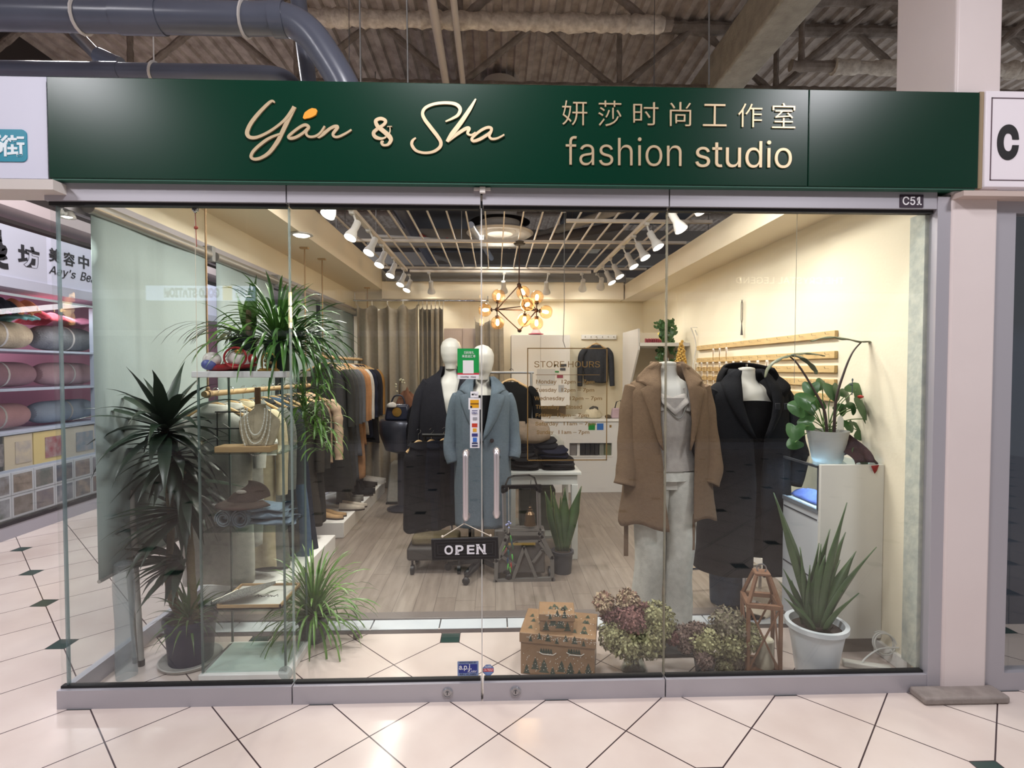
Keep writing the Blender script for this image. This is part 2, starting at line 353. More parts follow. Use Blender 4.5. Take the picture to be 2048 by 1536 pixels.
# right jamb, column, next shop's jamb and glass
struct(M().box((2.0, -.035, 0), (2.062, .05, 2.28)).build('trim_15', ALU, smooth=False, bevel=.002))
cm = mat('painted_column', (224,212,210), rough=.42, bump=.12, bs=9, var=.3, vscale=3, col2=(212,198,196))
struct(M().box((2.06, -.045, 0), (2.272, .32, 5.0)).build('wall_column', cm, bevel=.012, smooth=True, seg=3))
struct(M().box((2.272, -.03, 0), (2.37, .05, 2.6)).build('trim_16', ALU, smooth=False))
t = bpy.data.objects.new('window_4', None); C.objects.link(t); struct(t); t.location = (2.37, 0, 0); t['org'] = (2.37, 0, 0)
M().box((2.37, -.03, 0), (3.6, .03, .085)).build('bottom_rail', ALU, t, smooth=False); M().box((2.37, -.03, 2.21), (3.6, .03, 2.3)).build('top_rail', ALU, t, smooth=False)
M().box((2.37, -.006, .085), (3.6, .006, 2.21)).build('pane', GLASS, t, smooth=False)
struct(M().box((2.05, .6, 0), (4.5, .66, 3)).build('wall_next', plain((30,44,66), rough=.5), smooth=False))
b = M(); b.box((P(1848,1380,-.12).x, -.13, 0), (P(2018,1380,-.12).x, -.032, .036)); struct(b.build('trim_17', mat('worn_stone_kerb', (150,140,134), rough=.7, bump=.5, bs=30, var=.6, vscale=14, col2=(112,102,98)), bevel=.01))
# ---- mall ceiling: sprayed corrugated deck
DECK = mat('sprayed_deck', (196,184,174), rough=.95, bump=1.0, bs=40, var=.9, vscale=6, col2=(146,132,122)); SPRAY = mat('sprayed_beam', (160,148,138), rough=.95, bump=1.0, bs=45, var=.8, vscale=12, col2=(116,104,94)); SPRAYL = mat('pale_sprayed_chord', (232,222,208), rough=.95, bump=1.0, bs=50, var=.9, vscale=22, col2=(178,164,150))
g = M(); xs = []; x = -9.0
while x < 7:
    xs += [(x, 5.02), (x+.06, 5.02), (x+.08, 4.985), (x+.13, 4.985)]; x += .15
V = [(a, y, z) for y in (-9, 1.2, 3.05, 5, 12) for a, z in xs]; n = len(xs)
g.add(V, [(j*n+i, j*n+i+1, (j+1)*n+i+1, (j+1)*n+i) for j in range(4) for i in range(n-1)])
struct(g.build('ceiling', DECK, smooth=False))
def rough_tube(mb, p, q, r, amp=.15, step=.05, n=9, seed=0):
    p, q = Vector(p), Vector(q); k = max(3, int((q-p).length/step)); pts = [p.lerp(q, i/k) for i in range(k+1)]
    rr = [r*(1+amp*mnoise.noise((i*.9+seed, seed*3.1, 0))*2) for i in range(k+1)]; mb.tube(pts, rr, n)
def truss(Y, x0, x1, phase, label, kind, pale=None, zb=4.32, zt=4.93):
    t = thing('roof_truss', label, 'roof truss', (x0, Y, zb), 'sprayed roof trusses under the deck'); 
    c = M(); rough_tube(c, (x0, Y, zb), (x1, Y, zb), .05, seed=Y); c.build('bottom_chord', SPRAY, t)
    c = M(); rough_tube(c, (x0, Y, zt), (x1, Y, zt), .06, seed=Y+3); c.build('top_chord', SPRAY, t)
    if pale:
        for a_, b_ in pale:
            c = M(); rough_tube(c, (a_, Y-.012, zb-.012), (b_, Y-.012, zb-.012), .066, amp=.22, step=.035, n=11, seed=Y+a_); c.build('pale_coating', SPRAYL, t)
    x = x0 + phase
    while x + .8 < x1:
        c = M(); rough_tube(c, (x, Y, zb), (x+.75, Y, zt), .033, seed=x); c.build('web_bar', SPRAY, t)
        c = M(); rough_tube(c, (x+.8, Y, zt), (x+1.55, Y, zb), .033, seed=x+9); c.build('web_bar', SPRAY, t)
        c = M(); rough_tube(c, (x, Y+.0, zb), (x, Y, zt), .028, seed=x+5); c.build('web_post', SPRAY, t)
        x += 1.6
struct(M().box((XL-.06, .03, 2.535), (-1.47, .55, 2.62)).build('trim_25', CREAMB, smooth=False))
truss(2.0, -5.2, 1.45, .12, 'nearest roof truss above the green sign with a thick pale coated chord', 0, pale=((-1.75, 1.38),))
truss(3.0, -5.6, 5.8, .45, 'second roof truss, just behind the nearest one', 0)
truss(2.55, 2.75, 6.2, .1, 'short roof truss whose pale chord crosses behind the white column', 0, pale=((P(1665,130,2.55).x, 6.1),))
truss(5.2, -6, 6, .2, 'third roof truss seen through the open ceiling bars of the shop', 0)
truss(7.4, -6, 6, .6, 'farthest roof truss seen through the open ceiling bars', 0)
tag(M().box((2.12, -8, 4.22), (2.42, 11, 4.60)).build('roof_beam', mat('beam_spray', (182,174,158), rough=.95, bump=1, bs=50, var=.7, vscale=9, col2=(146,136,122)), bevel=.02), 'broad tan sprayed roof beam running back beside the white column', 'roof beam')
for (x, r, lb) in ((-.46, .035, 'thicker pale conduit crossing above the truss over the ampersand'), (-.30, .026, 'thinner white conduit beside the thicker one above the ampersand')):
    tag(M().tube([(x, -5, 4.2), (x, 10, 4.2)], r, 10).build('ceiling_conduit', plain((196,186,176), rough=.6)), lb, 'conduit', 'conduits running back under the deck')
# PVC pipes over the sign
PVC = plain((90,94,108), rough=.28, var=.4, vscale=5, col2=(72,76,88)); STRAP = plain((196,190,186), rough=.5)
def pipe(label, pts, r, col, straps=(), collars=()):
    t = thing('drain_pipe', label, 'pipe', pts[0], 'dark plastic pipes above the left half of the sign')
    M().tube(smooth_path(pts, 6), r, 20).build('tube', PVC, t)
    for x in straps:
        y, z = pts[0].y, pts[0].z; k = [(x + .012*math.sin(a), y + math.cos(a)*(r+.004), z + math.sin(a)*(r+.004)) for a in (i*PI/8 for i in range(16))]
        s_ = M().tube(k, .007, 6, closed=True, flat=1.6); s_.tube([(x, y, z+r), (x, y, 4.95)], .004, 6); s_.build('hanger_strap', STRAP, t)
    for x0, x1 in collars: M().tube([(x0, pts[0].y, pts[0].z), (x1, pts[0].y, pts[0].z)], r*1.08, 20).build('collar', PVC, t)
YP = .45
q = [P(-700, 26, YP), P(0, 26, YP), P(250, 33, YP), P(480, 38, YP), P(570, 42, YP), P(618, 66, YP), P(655, 115, YP), P(690, 175, YP), P(700, 215, YP)]
for v in q[:5]: v.z = q[2].z
pipe('thick dark grey plastic pipe bending down behind the green sign', q, .078, 0, straps=(P(165, 30, YP).x, P(492, 35, YP).x), collars=((P(235,30,YP).x, P(325,30,YP).x), (P(545,30,YP).x, P(572,30,YP).x)))
q = [P(-700, 138, .9), P(0, 138, .9), P(300, 143, .9), P(500, 146, .9), P(560, 152, .9), P(590, 175, .9), P(600, 215, .9)]
for v in q[:4]: v.z = q[2].z
pipe('slimmer dark plastic pipe running just over the green sign top', q, .046, 0, straps=(P(308, 140, .9).x,), collars=((P(190,140,.9).x, P(240,140,.9).x),))
tag(M().tube([P(590, -60, .75), P(604, 60, .75), P(622, 200, .75)], .045, 14).build('drain_pipe', PVC), 'short upright dark pipe passing behind the elbow of the thick pipe', 'pipe')
t = thing('cable_reel_joint', 'grey steel coupling angled down to the slim pipe', 'pipe coupling', P(180, 95, 1.0))
b = M(); b.tube([P(150, 65, 1.0), P(200, 118, 1.0)], .035, 14); b.build('sleeve', STEEL, t); b = M(); b.tube([P(196, 112, 1.0), P(240, 132, 1.0)], .05, 14); b.build('cap', PVC, t)
for i, (px, lb) in enumerate(((722, 'hanger wire rising from the sign just right of the thick pipe'), (816, 'thin hanger wire above the ampersand'), (1418, 'hanger wire above the right end of the sign lettering'))):
    tag(M().tube([P(px, 170, .1), Vector((P(px, 170, .1).x-.02, .1, 4.95))], .004, 6).build('hanger_wire', plain((70,66,62), rough=.6)), lb, 'wire', 'hanger wires above the sign')
# dark upper side walls of the mall far away
struct(M().box((-9, 11.9, 0), (7, 12, 5)).build('wall_far', plain((92,86,84), rough=.9), smooth=False))
# ---- opposite side of the aisle, seen only as reflections in the panes
struct(M().box((-9, -7.6, 2.95), (9, -7.5, 5)).build('wall_opposite', plain((120,112,108), rough=.8), smooth=False))
b = M()
for x in (-7.6, -5.2, -2.9, -.6, 1.2, 3.4, 5.6): b.box((x, -7.5, 0), (x+.12, -7.44, 2.95))
b.box((-9, -7.5, 0), (9, -7.44, .12)); b.box((-9, -7.5, 2.1), (9, -7.44, 2.2)); struct(b.build('trim_18', ALU, smooth=False))
struct(M().box((-9, -9, 0), (9, -8.9, 2.95)).build('wall_opposite_inner', plain((70,66,64), rough=.8), smooth=False))
# ---------------------------------------------------------------- shop sign and neighbours' signs
YS = -.07
SIGNG = mat('green_sign_panel', (0,46,31), rough=.27, bump=.01, bs=300, spec=.3); GOLD = mat('brushed_letters', (206,184,150), rough=.38, metal=.55); ORANGE = plain((226,150,40), rough=.5)
sx0, sx1, sz0, sz1 = P(95,250,YS).x, P(1958,270,YS).x, P(1000,366,YS).z, P(1000,168,YS).z
t = thing('shop_sign', 'long dark green fascia sign with gold lettering above the glass front', 'sign', (0, YS, sz0))
M().box((sx0, YS, sz0), (1.378, .03, sz1)).build('panel', SIGNG, t, bevel=.003); M().box((1.380, YS, sz0), (sx1, .03, sz1)).build('panel', SIGNG, t, bevel=.003)
M().box((sx0+.01, YS+.004, sz0-.006), (sx1-.01, .03, sz0)).build('lower_edge', plain((40,90,74), rough=.5), t, smooth=False)
def sg(pts, ox, oy, sc): return [(P(ox+x/sc, oy+y/sc, YS).x, P(ox+x/sc, oy+y/sc, YS).z) for x, y in pts]
s1 = lambda pts: sg(pts, 480, 180, 7.314); s2 = lambda pts: sg(pts, 720, 180, 6.827)
def pen(name, strokes, conv, parent=t, m_=GOLD, k=1/7.314*2.26/1066):
    b = M()
    for pts, w in strokes:
        q = smooth_path([(*c, ) for c in conv(pts)], 6); n = len(w)-1
        stroke(b, q, YS-.006, YS+.001, lambda u: (lambda i, f_: (w[i]*(1-f_)+w[min(i+1, n)]*f_)*k)(int(u*n), u*n-int(u*n)))
    return b.build(name, m_, parent, smooth=False)
pen('letter_y', [([(515,195),(485,170),(430,200),(300,330),(180,480),(120,600),(120,670),(170,705),(260,700),(400,640),(540,550),(680,430),(800,265)], [22,40,55,60,52,40,36,52]),
    ([(805,255),(720,430),(620,640),(560,760),(440,920),(320,1000),(220,1020),(172,985),(210,900),(330,790),(450,710),(590,655)], [62,62,60,46,42,44,44,30])], s1)
pen('letter_a', [([(1000,590),(1010,545),(960,520),(880,555),(780,630),(720,690),(745,718),(830,700),(930,640),(1000,575),(975,640),(1010,690),(1100,690),(1180,640),(1248,540)], [40,44,40,40,44,40,38,34,34,26])], s1)
pen('letter_n', [([(1248,540),(1200,620),(1150,690),(1220,655),(1320,575),(1400,540),(1432,560),(1370,645),(1385,690),(1450,692),(1560,640),(1638,590)], [30,50,50,44,50,44,36,34,26])], s1)
pen('leaf_dot', [([(935,425),(985,380),(1040,350),(1090,325),(1130,300)], [20,100,118,110,26])], s1, m_=ORANGE)
pen('ampersand', [([(412,508),(412,580),(370,640),(300,672),(215,650),(190,595),(235,545),(330,480),(352,430),(290,400),(222,430),(245,505),(330,575),(410,650),(425,700),(385,755),(320,760),(300,720),(330,715)], [12,16,26,52,50,42,44,46,50,60,66,50,30,40,20]),
    ([(375,508),(443,508)], [12,12])], s2, k=1/6.827*2.26/1066)
pen('letter_s', [([(765,660),(720,700),(712,760),(770,835),(880,865),(1000,850),(1090,790),(1105,720),(1060,640),(960,510),(880,400),(858,320),(900,250),(1020,200),(1180,185),(1310,205),(1370,270),(1340,350),(1260,400),(1170,440)], [18,40,44,34,36,44,48,52,50,44,40,38,40,50,46,34,18])], s2, k=1/6.827*2.26/1066)
pen('letter_h', [([(1582,130),(1500,270),(1380,450),(1260,610),(1190,715)], [18,50,62,66,40]), ([(1200,712),(1330,610),(1440,540),(1492,535),(1470,600),(1520,625),(1580,590)], [30,46,50,40,30,24])], s2, k=1/6.827*2.26/1066)
pen('letter_a', [([(1785,590),(1795,535),(1750,520),(1680,545),(1600,600),(1530,670),(1550,706),(1640,680),(1740,620),(1785,585),(1765,640),(1800,678),(1880,668),(1970,620)], [40,40,38,36,40,44,40,36,32,22])], s2, k=1/6.827*2.26/1066)
for ch, a_, b_, yb, yt in zip('妍莎时尚工作室', (1124,1196,1266,1339,1405,1475,1543), (1174,1242,1316,1381,1452,1523,1589), (251,253,251,253,253,255,257), (202,202,205,205,209,208,207)):
    flat_letters('character', ch, a_, b_, yb, yt, YS, GOLD, t, bold=-.008, depth=.006)
flat_letters('word_fashion', 'fashion', 1131, 1362, 331, 273, YS, GOLD, t, depth=.006, bold=-.006)
flat_letters('word_studio', 'studio', 1390, 1582, 335, 280, YS, GOLD, t, depth=.006, bold=-.002)
# unit number plate
t = thing('unit_plate', 'small dark plate reading C51 on the top rail', 'number plate', P(1823, 413, -.035))
a_, b_ = P(1801, 414, -.036), P(1848, 389, -.036)
M().box((a_.x, -.034, a_.z), (b_.x, -.030, b_.z)).build('plate', plain((44,26,44)), t, smooth=False)
flat_letters('number', 'C51', 1805, 1843, 410, 393, -.0341, plain((225,222,225)), t, bold=.012, depth=.001)
# white box sign on the right
SIGNW = plain((222,214,220), rough=.4, emit=(222,214,220), es=.12)
t = thing('neighbour_sign', 'white framed sign with a large black C right of the column top', 'sign', (2.10, YS, 2.285))
a_, b_ = P(1968, 374, YS), P(1968, 181, YS)
M().box((a_.x, YS, a_.z), (3.9, .05, b_.z)).build('box', SIGNW, t, bevel=.004)
M().box((a_.x-.02, YS+.01, a_.z-.003), (a_.x, .05, b_.z+.0)).build('side_trim', plain((150,130,100)), t, smooth=False)
c_, d_ = P(1979, 361, YS), P(1979, 195, YS); LINE = plain((90,70,80))
b = M(); b.box((c_.x, YS-.002, c_.z), (c_.x+.004, YS, d_.z)); b.box((c_.x, YS-.002, c_.z), (3.85, YS, c_.z+.004)); b.box((c_.x, YS-.002, d_.z-.004), (3.85, YS, d_.z)); b.build('border_line', LINE, t, smooth=False)
flat_letters('letter', 'C', 1993, 2036, 320, 249, YS, plain((18,14,18)), t, bold=.045, depth=.003)
struct(M().box((2.06, -.1, 2.262), (4, .0, 2.285)).build('trim_19', plain((196,178,170)), smooth=False))
# white sign at far left with a teal badge
t = thing('neighbour_sign', 'white sign with a teal badge left of the green fascia', 'sign', (-1.9, -.055, 2.28))
a_, b_, r_ = P(0, 357, -.055), P(0, 152, -.055), P(93, 200, -.055)
M().box((-3.9, -.055, a_.z), (r_.x, .05, b_.z)).build('board', plain((206,206,222), rough=.5), t, bevel=.002)
TEAL = plain((24,134,158), rough=.4)
a_, b_ = P(-40, 323, -.055), P(54, 260, -.055); k = []
for cx, cz, a0 in ((b_.x-.02, b_.z-.02, 0), (a_.x+.02, b_.z-.02, 90), (a_.x+.02, a_.z+.02, 180), (b_.x-.02, a_.z+.02, 270)):
    k += [(cx+.02*math.cos(math.radians(a0+i*22.5)), cz+.02*math.sin(math.radians(a0+i*22.5))) for i in range(5)]
M().prism(k, -.059, -.054).build('badge', TEAL, t, smooth=False)
flat_letters('character', '街', 2, 50, 313, 270, -.0591, plain((225,235,240)), t, bold=.02, depth=.002)
b = M(); cv = lambda pts: [(P(x, y, -.055).x, P(x, y, -.055).z) for x, y in pts]
for pts in ([(-14,275),(4,274)], [(-8,268),(-6,300),(-10,312)], [(-2,285),(6,288),(5,302),(-1,306)]): stroke(b, cv(pts), -.061, -.059, lambda u: .012)
b.build('character', plain((225,235,240)), t, smooth=False)
struct(M().box((-3.9, -.10, P(0,378,-.1).z), (P(106,370,-.1).x, .05, P(0,357.5,-.1).z)).build('trim_20', plain((200,192,186)), smooth=False))
# lit signs across the aisle, seen mirrored in the glass
t = thing('lit_sign', 'backlit white sign across the aisle, mirrored over the left blinds', 'sign', (-5.2, -5.6, 2.6))
def RP(px, py): q = P(px, py, 5.6); return Vector((q.x, -5.6, q.z))
a_, b_, c_, d_ = RP(292,600), RP(508,640), RP(508,597), RP(292,571)
lit = plain((200,214,240), emit=(190,208,245), es=2.6)
M().box((a_.x, -5.66, a_.z), (b_.x, -5.6, d_.z)).build('light_box', lit, t, smooth=False)
tz0, tz1 = a_.z+.035, d_.z-.03
INK = plain((46,48,60)); letters('lettering', 'GOLD STATION', (RP(430,0).x, -5.6, tz0), (RP(318,0).x, -5.6, tz0), (RP(430,0).x, -5.6, tz1), INK, t, bold=.045)
M().box((RP(437,0).x, -5.598, a_.z), (RP(456,0).x, -5.594, d_.z)).build('gold_block', plain((230,190,40), emit=(230,190,40), es=1.6), t, smooth=False)
letters('lettering', '金站', (RP(500,0).x, -5.6, tz0), (RP(462,0).x, -5.6, tz0), (RP(500,0).x, -5.6, tz1), INK, t)
# posts carrying it
M().box((a_.x+.1, -5.66, d_.z), (a_.x+.12, -5.64, 4.95)).build('hanger', STEEL, t, smooth=False); M().box((b_.x-.12, -5.66, d_.z), (b_.x-.1, -5.64, 4.95)).build('hanger', STEEL, t, smooth=False)
def RP2(px, py): q = P(px, py, 7.3); return Vector((q.x, -7.3, q.z))
t = thing('lit_sign', 'row of small lit letters across the aisle, mirrored on the right pane', 'sign', RP2(1580, 562))
a_, b_, c_ = RP2(1688, 568), RP2(1472, 568), RP2(1688, 555)
letters('lettering', 'THE CRYSTAL LEGEND', a_, (b_.x, -7.3, a_.z), (a_.x, -7.3, c_.z), plain((255,250,235), emit=(255,250,235), es=1.6), t)
M().box((b_.x-.1, -7.5, a_.z-.1), (a_.x+.1, -7.31, c_.z+.1)).build('backing', plain((90,84,78)), t, smooth=False)

# ---------------------------------------------------------------- on the glass
YG = -.0065
GOLDF = mat('gold_vinyl', (118,92,48), rough=.45)
t = thing('opening_hours', 'gold vinyl opening hours in a thin frame on the glass door', 'window lettering', P(1134, 808, YG))
hx = lambda x: 1040+x/4.8; hy = lambda y: 640+y/4.8
A, B_ = P(hx(68), hy(1352), YG), P(hx(840), hy(268), YG)
b = M(); w_ = .0045
for a_, c_ in (((A.x, A.z), (B_.x, A.z+w_)), ((A.x, B_.z-w_), (B_.x, B_.z)), ((A.x, A.z), (A.x+w_, B_.z)), ((B_.x-w_, A.z), (B_.x, B_.z))): b.box((a_[0], YG-.001, a_[1]), (c_[0], YG, c_[1]))
b.build('frame', GOLDF, t, smooth=False)
flat_letters('heading', 'STORE HOURS', hx(137), hx(767), hy(455), hy(395), YG, GOLDF, t, depth=.001)
a_, c_ = P(hx(150), hy(529), YG), P(hx(765), hy(524), YG); M().box((a_.x, YG-.001, a_.z), (c_.x, YG, c_.z)).build('underline', GOLDF, t, smooth=False)
for day, d0, d1, tm, t0, t1, yt, yb in (('Monday',155,350,'12pm – 7pm',400,715,573,622),('Tuesday',150,352,'12pm – 7pm',400,712,653,700),('Wednesday',137,427,'12pm – 7pm',478,787,733,780),('Thursday',150,380,'Closed',437,595,815,862),
        ('Friday',150,302,'12pm – 7pm',360,662,896,943),('Saturday',147,368,'11am – 7pm',420,730,977,1022),('Sunday',160,320,'11am – 7pm',370,665,1058,1105)):
    cl = tm == 'Closed'
    flat_letters('weekday', day, hx(d0), hx(d1), hy(yb), hy(yt), YG, GOLDF, t, depth=.001, bold=.014)
    flat_letters('hours', tm, hx(t0), hx(t1), hy(yb-(8 if cl else 0)), hy(yt), YG, GOLDF, t, depth=.001, bold=.014)
def sticker(name, label, cat, px0, py0, px1, py1, cols, Y=YG, group=None):
    """a flat printed sticker: cols = [(x0,y0,x1,y1,colour)] in 0..1 from the top left"""
    a_, b_ = P(px0, py1, Y), P(px1, py0, Y); t = thing(name, label, cat, (a_.x, Y, a_.z), group)
    for i, (x0, y0, x1, y1, c) in enumerate(cols):
        b = M(); yy = Y-.0004*(i+1); b.box((a_.x+(b_.x-a_.x)*x0, yy, b_.z-(b_.z-a_.z)*y0), (a_.x+(b_.x-a_.x)*x1, Y, b_.z-(b_.z-a_.z)*y1))
        b.build('backing' if i == 0 else 'print', plain(c, rough=.45), t, smooth=False)
    return t
t = sticker('green_poster', 'small green poster stuck at the door seam with a blank white square', 'poster', 915, 697, 958, 758, [(0,0,1,1,(22,148,70)),(0,.8,1,1,(196,60,72)),(0,.86,1,1,(226,224,226)),(.25,.39,.75,.82,(226,224,222))])
flat_letters('lettering', '扫码有礼', 928, 948, 708, 702, YG-.0018, plain((235,240,235)), t, depth=.0005)
flat_letters('lettering', '来逛送汇率', 924, 951, 715.5, 709.5, YG-.0018, plain((235,240,235)), t, depth=.0005)
flat_letters('lettering', 'UnionPay   Alipay', 921, 952, 756, 752, YG-.0018, plain((80,80,90)), t, depth=.0005)
t = sticker('payment_sticker', 'narrow white strip of payment card marks below the green poster', 'sticker', 940, 819, 959, 896,
    [(0,0,1,1,(228,226,232)),(.2,.02,.8,.04,(60,60,110)),(.2,.36,.78,.46,(190,62,44)),(.3,.49,.7,.58,(218,160,50)),(.2,.62,.8,.70,(60,60,120)),(.3,.73,.72,.84,(60,110,190)),(.2,.86,.8,.96,(52,56,90)),(.3,.2,.75,.26,(150,150,156)),(.2,.9,.8,.92,(220,220,225))])
flat_letters('lettering', 'VISA', 943, 955, 828, 824, YG-.004, plain((40,44,110)), t, depth=.0005, bold=.03)
t = sticker('apple_pay_sticker', 'small white rounded sticker with a black fruit mark', 'sticker', 941, 783, 957, 795, [(0,0,1,1,(232,230,234))]); t['label'] = 'smallest white sticker, topmost under the green poster'; t.name = 'wallet_sticker'
flat_letters('lettering', 'Pay', 947, 955, 792, 786.5, YG-.0006, BLACK, t, depth=.0004)
M().ball((P(945,789,YG).x, YG-.001, P(945,789,YG).z), .0042, 8, (1,.15,1)).build('fruit_mark', BLACK, t)
t = sticker('card_sticker', 'white bordered yellow square sticker between the two white stickers', 'sticker', 937, 796, 961, 819, [(0,0,1,1,(230,228,232)),(.14,.16,.86,.86,(222,160,30)),(.16,.45,.86,.56,(120,80,20)),(.14,.68,.3,.86,(40,40,44))])
t = sticker('alarm_sticker', 'blue rectangular alarm company sticker at the foot of the door', 'sticker', 915, 1322, 957, 1352, [(0,0,1,1,(120,140,180)),(.06,.2,.94,.8,(28,44,130))])
flat_letters('lettering', 'a.p.j.', 918, 943, 1342, 1329, YG-.001, plain((235,235,240)), t, depth=.0005, bold=.01)
flat_letters('lettering', 'ALARM', 935, 953, 1345, 1341, YG-.001, plain((225,225,235)), t, depth=.0005)
flat_letters('lettering', 'MONITORED BY', 919, 953, 1327, 1323.5, YG-.001, plain((40,50,90)), t, depth=.0005); flat_letters('lettering', 'APJ ALARM', 919, 953, 1350.5, 1347.5, YG-.001, plain((40,50,90)), t, depth=.0005)
c = P(976.5, 1340, YG); t = thing('alarm_sticker', 'small blue octagonal sticker beside the blue rectangular one', 'sticker', c)
oc = lambda r: [(c.x+r*math.cos(PI/8+i*PI/4), c.z+r*math.sin(PI/8+i*PI/4)) for i in range(8)]
M().prism(oc(.027), YG-.0005, YG).build('backing', plain((70,100,160)), t, smooth=False); M().prism(oc(.0235), YG-.001, YG).build('print', plain((110,140,190)), t, smooth=False)
M().box((c.x-.023, YG-.0014, c.z-.007), (c.x+.023, YG, c.z+.008)).build('band', plain((190,50,60)), t, smooth=False)
flat_letters('lettering', '24 hour', 967, 986, 1342, 1337, YG-.0015, plain((235,235,240)), t, depth=.0004); flat_letters('lettering', 'ALARM', 970, 983, 1335, 1331, YG-.0015, plain((235,235,240)), t, depth=.0004)
# pull handles on the two doors
for px, py0, py1, lb in ((931, 905, 1042, 'brushed steel bar left of the door seam'), (993, 901, 1037, 'brushed steel bar handle right of the door seam')):
    a_, b_ = P(px, py0, -.06), P(px, py1, -.06); x = a_.x
    t = bpy.data.objects.new('handle', None); C.objects.link(t); D_ = DOOR1 if px < 960 else DOOR2; t.parent = D_; t['org'] = D_['org']; t['label'] = lb; t.location = (0, 0, 0)
    M().tube(smooth_path([(x, 0, a_.z-.01), (x, -.03, a_.z-.006), (x, -.055, a_.z-.012), (x, -.062, a_.z-.04), (x, -.062, b_.z+.04), (x, -.055, b_.z+.012), (x, -.03, b_.z+.006), (x, 0, b_.z+.01)], 5), .0125, 14).build('bar', mat('handle_steel', (214,206,208), rough=.3, metal=.7), t)
    b = M()
    for z in (a_.z-.01, b_.z+.01): b.tube([(x, -.012, z), (x, -.006, z)], .018, 14)
    b.build('rose', STEEL, t)
# OPEN board hung inside the door
Y0 = -.05
a_, b_ = P(864, 1121, Y0), P(997, 1075, Y0); t = thing('open_sign', 'black wooden board reading OPEN hung by string on the door', 'sign', ((a_.x+b_.x)/2, Y0, a_.z))
b = M(); b.prism([(P(864,1121,Y0).x, P(864,1121,Y0).z), (P(998,1118,Y0).x, P(998,1118,Y0).z), (P(996,1074,Y0).x, P(996,1074,Y0).z), (P(862,1079,Y0).x, P(862,1079,Y0).z)], Y0, Y0+.016); b.build('board', plain((26,24,26), rough=.5), t, bevel=.002)
b = M()
for i, (x0, y0, x1, y1) in enumerate(((870,1084,991,1114),(876,1090,985,1108))):
    q = [P(x0, y1, Y0), P(x1, y1-2, Y0), P(x1, y0-3, Y0), P(x0, y0, Y0)]
    for k in range(4): b.bar(q[k]+Vector((0,-.001,0)), q[(k+1)%4]+Vector((0,-.001,0)), .003)
b.build('moulding', plain((50,48,50), rough=.4), t, smooth=False)
for ch, x0, x1, yb in (('O',889,906,1109),('P',911,927,1108.5),('E',934,949,1108),('N',953,971,1107.5)): 
    flat_letters('letter', ch, x0, x1, yb, yb-18, Y0-.001, plain((222,220,226)), t, bold=.02, depth=.003)
b = M()
for x0, x1, yb in ((911,919,1108.5),(953,958,1107.5),(966,971,1089.5),(953,959,1089.5),(967,973,1107.5)): q = P(x0,yb,Y0); b.box((q.x-.002, Y0-.004, q.z-.001), (P(x1,yb,Y0).x, Y0-.001, q.z+.0035))
b.build('serif', plain((222,220,226)), t, smooth=False)
STRING = plain((206,196,180), rough=.8)
b = M(); ap = P(928, 1047, Y0+.02); b.tube([P(885,1074,Y0+.005), ap, P(981,1072,Y0+.005)], .0022, 6); b.ball(P(885,1073,Y0), .006, 8); b.ball(P(981,1071,Y0), .006, 8); b.build('string', STRING, t)
b = M(); b.tube([ap, ap+Vector((0,.0,.012)), (ap.x, -.006, ap.z+.014)], .003, 6); b.build('hook', CHROME, t)
# clear suction disc on the first door's foot, small clamps at the glass tops
q = P(572, 1345, .02); tag(M().lathe([(0,0),(.03,.0),(.033,.004),(.028,.006),(.01,.014),(0,.014)], c=(q.x, .012, q.z), T=Matrix.Rotation(-PI/2,3,'X')).build('suction_disc', glass_mat('clear_rubber', (.9,.92,.92), haze=.3)), 'clear suction disc low on the glass beside the display case', 'suction cup')
for px, lb in ((393, 'small chrome clip with red string on the glass above the tall cabinet'), (1128, 'small chrome clip at the glass top above the hours lettering'), (1592, 'small chrome clip at the glass top on the right pane')):
    q = P(px, 418, .03); t = thing('glass_clip', lb, 'clip', q, 'chrome clips along the glass top')
    M().box((q.x-.012, .012, q.z-.012), (q.x+.012, .03, q.z+.022)).build('body', CHROME, t, bevel=.003)
    b = M(); b.ball((q.x, .02, q.z-.012), .009, 10); b.build('hook', CHROME, t)
    if px == 393:
        b = M(); b.tube([(q.x,.02,q.z-.01),(q.x+.003,.02,q.z-.17)], .0016, 5); b.ball((q.x+.002,.02,q.z-.085), .01, 10, (1,.5,.8)); b.build('red_knot', plain((150,60,44)), t)
        M().tube([(q.x-.002,.02,q.z-.01),(q.x-.004,.02,q.z-.78)], .0012, 5).build('cord', STRING, t)
    elif px == 1128:
        z1 = P(1124,695,.02).z; M().tube([(q.x,.02,q.z-.01),(q.x+.001,.02,q.z-.45),(q.x-.004,.02,z1+.03),(q.x+.006,.02,z1)], .0016, 5).build('wire', plain((90,86,80)), t)
    else: M().tube([(q.x,.02,q.z-.01),(q.x-.002,.02,q.z-.80)], .0012, 5).build('wire', plain((140,136,120)), t)
q = P(965, 368, -.05); tag(M().box((q.x-.038,-.045,2.283),(q.x+.035,-.031,2.293)).box((q.x-.012,-.05,2.27),(q.x+.012,-.031,2.295)).build('door_stop', plain((206,200,194))), 'small pale bracket where the two doors meet under the sign', 'bracket')
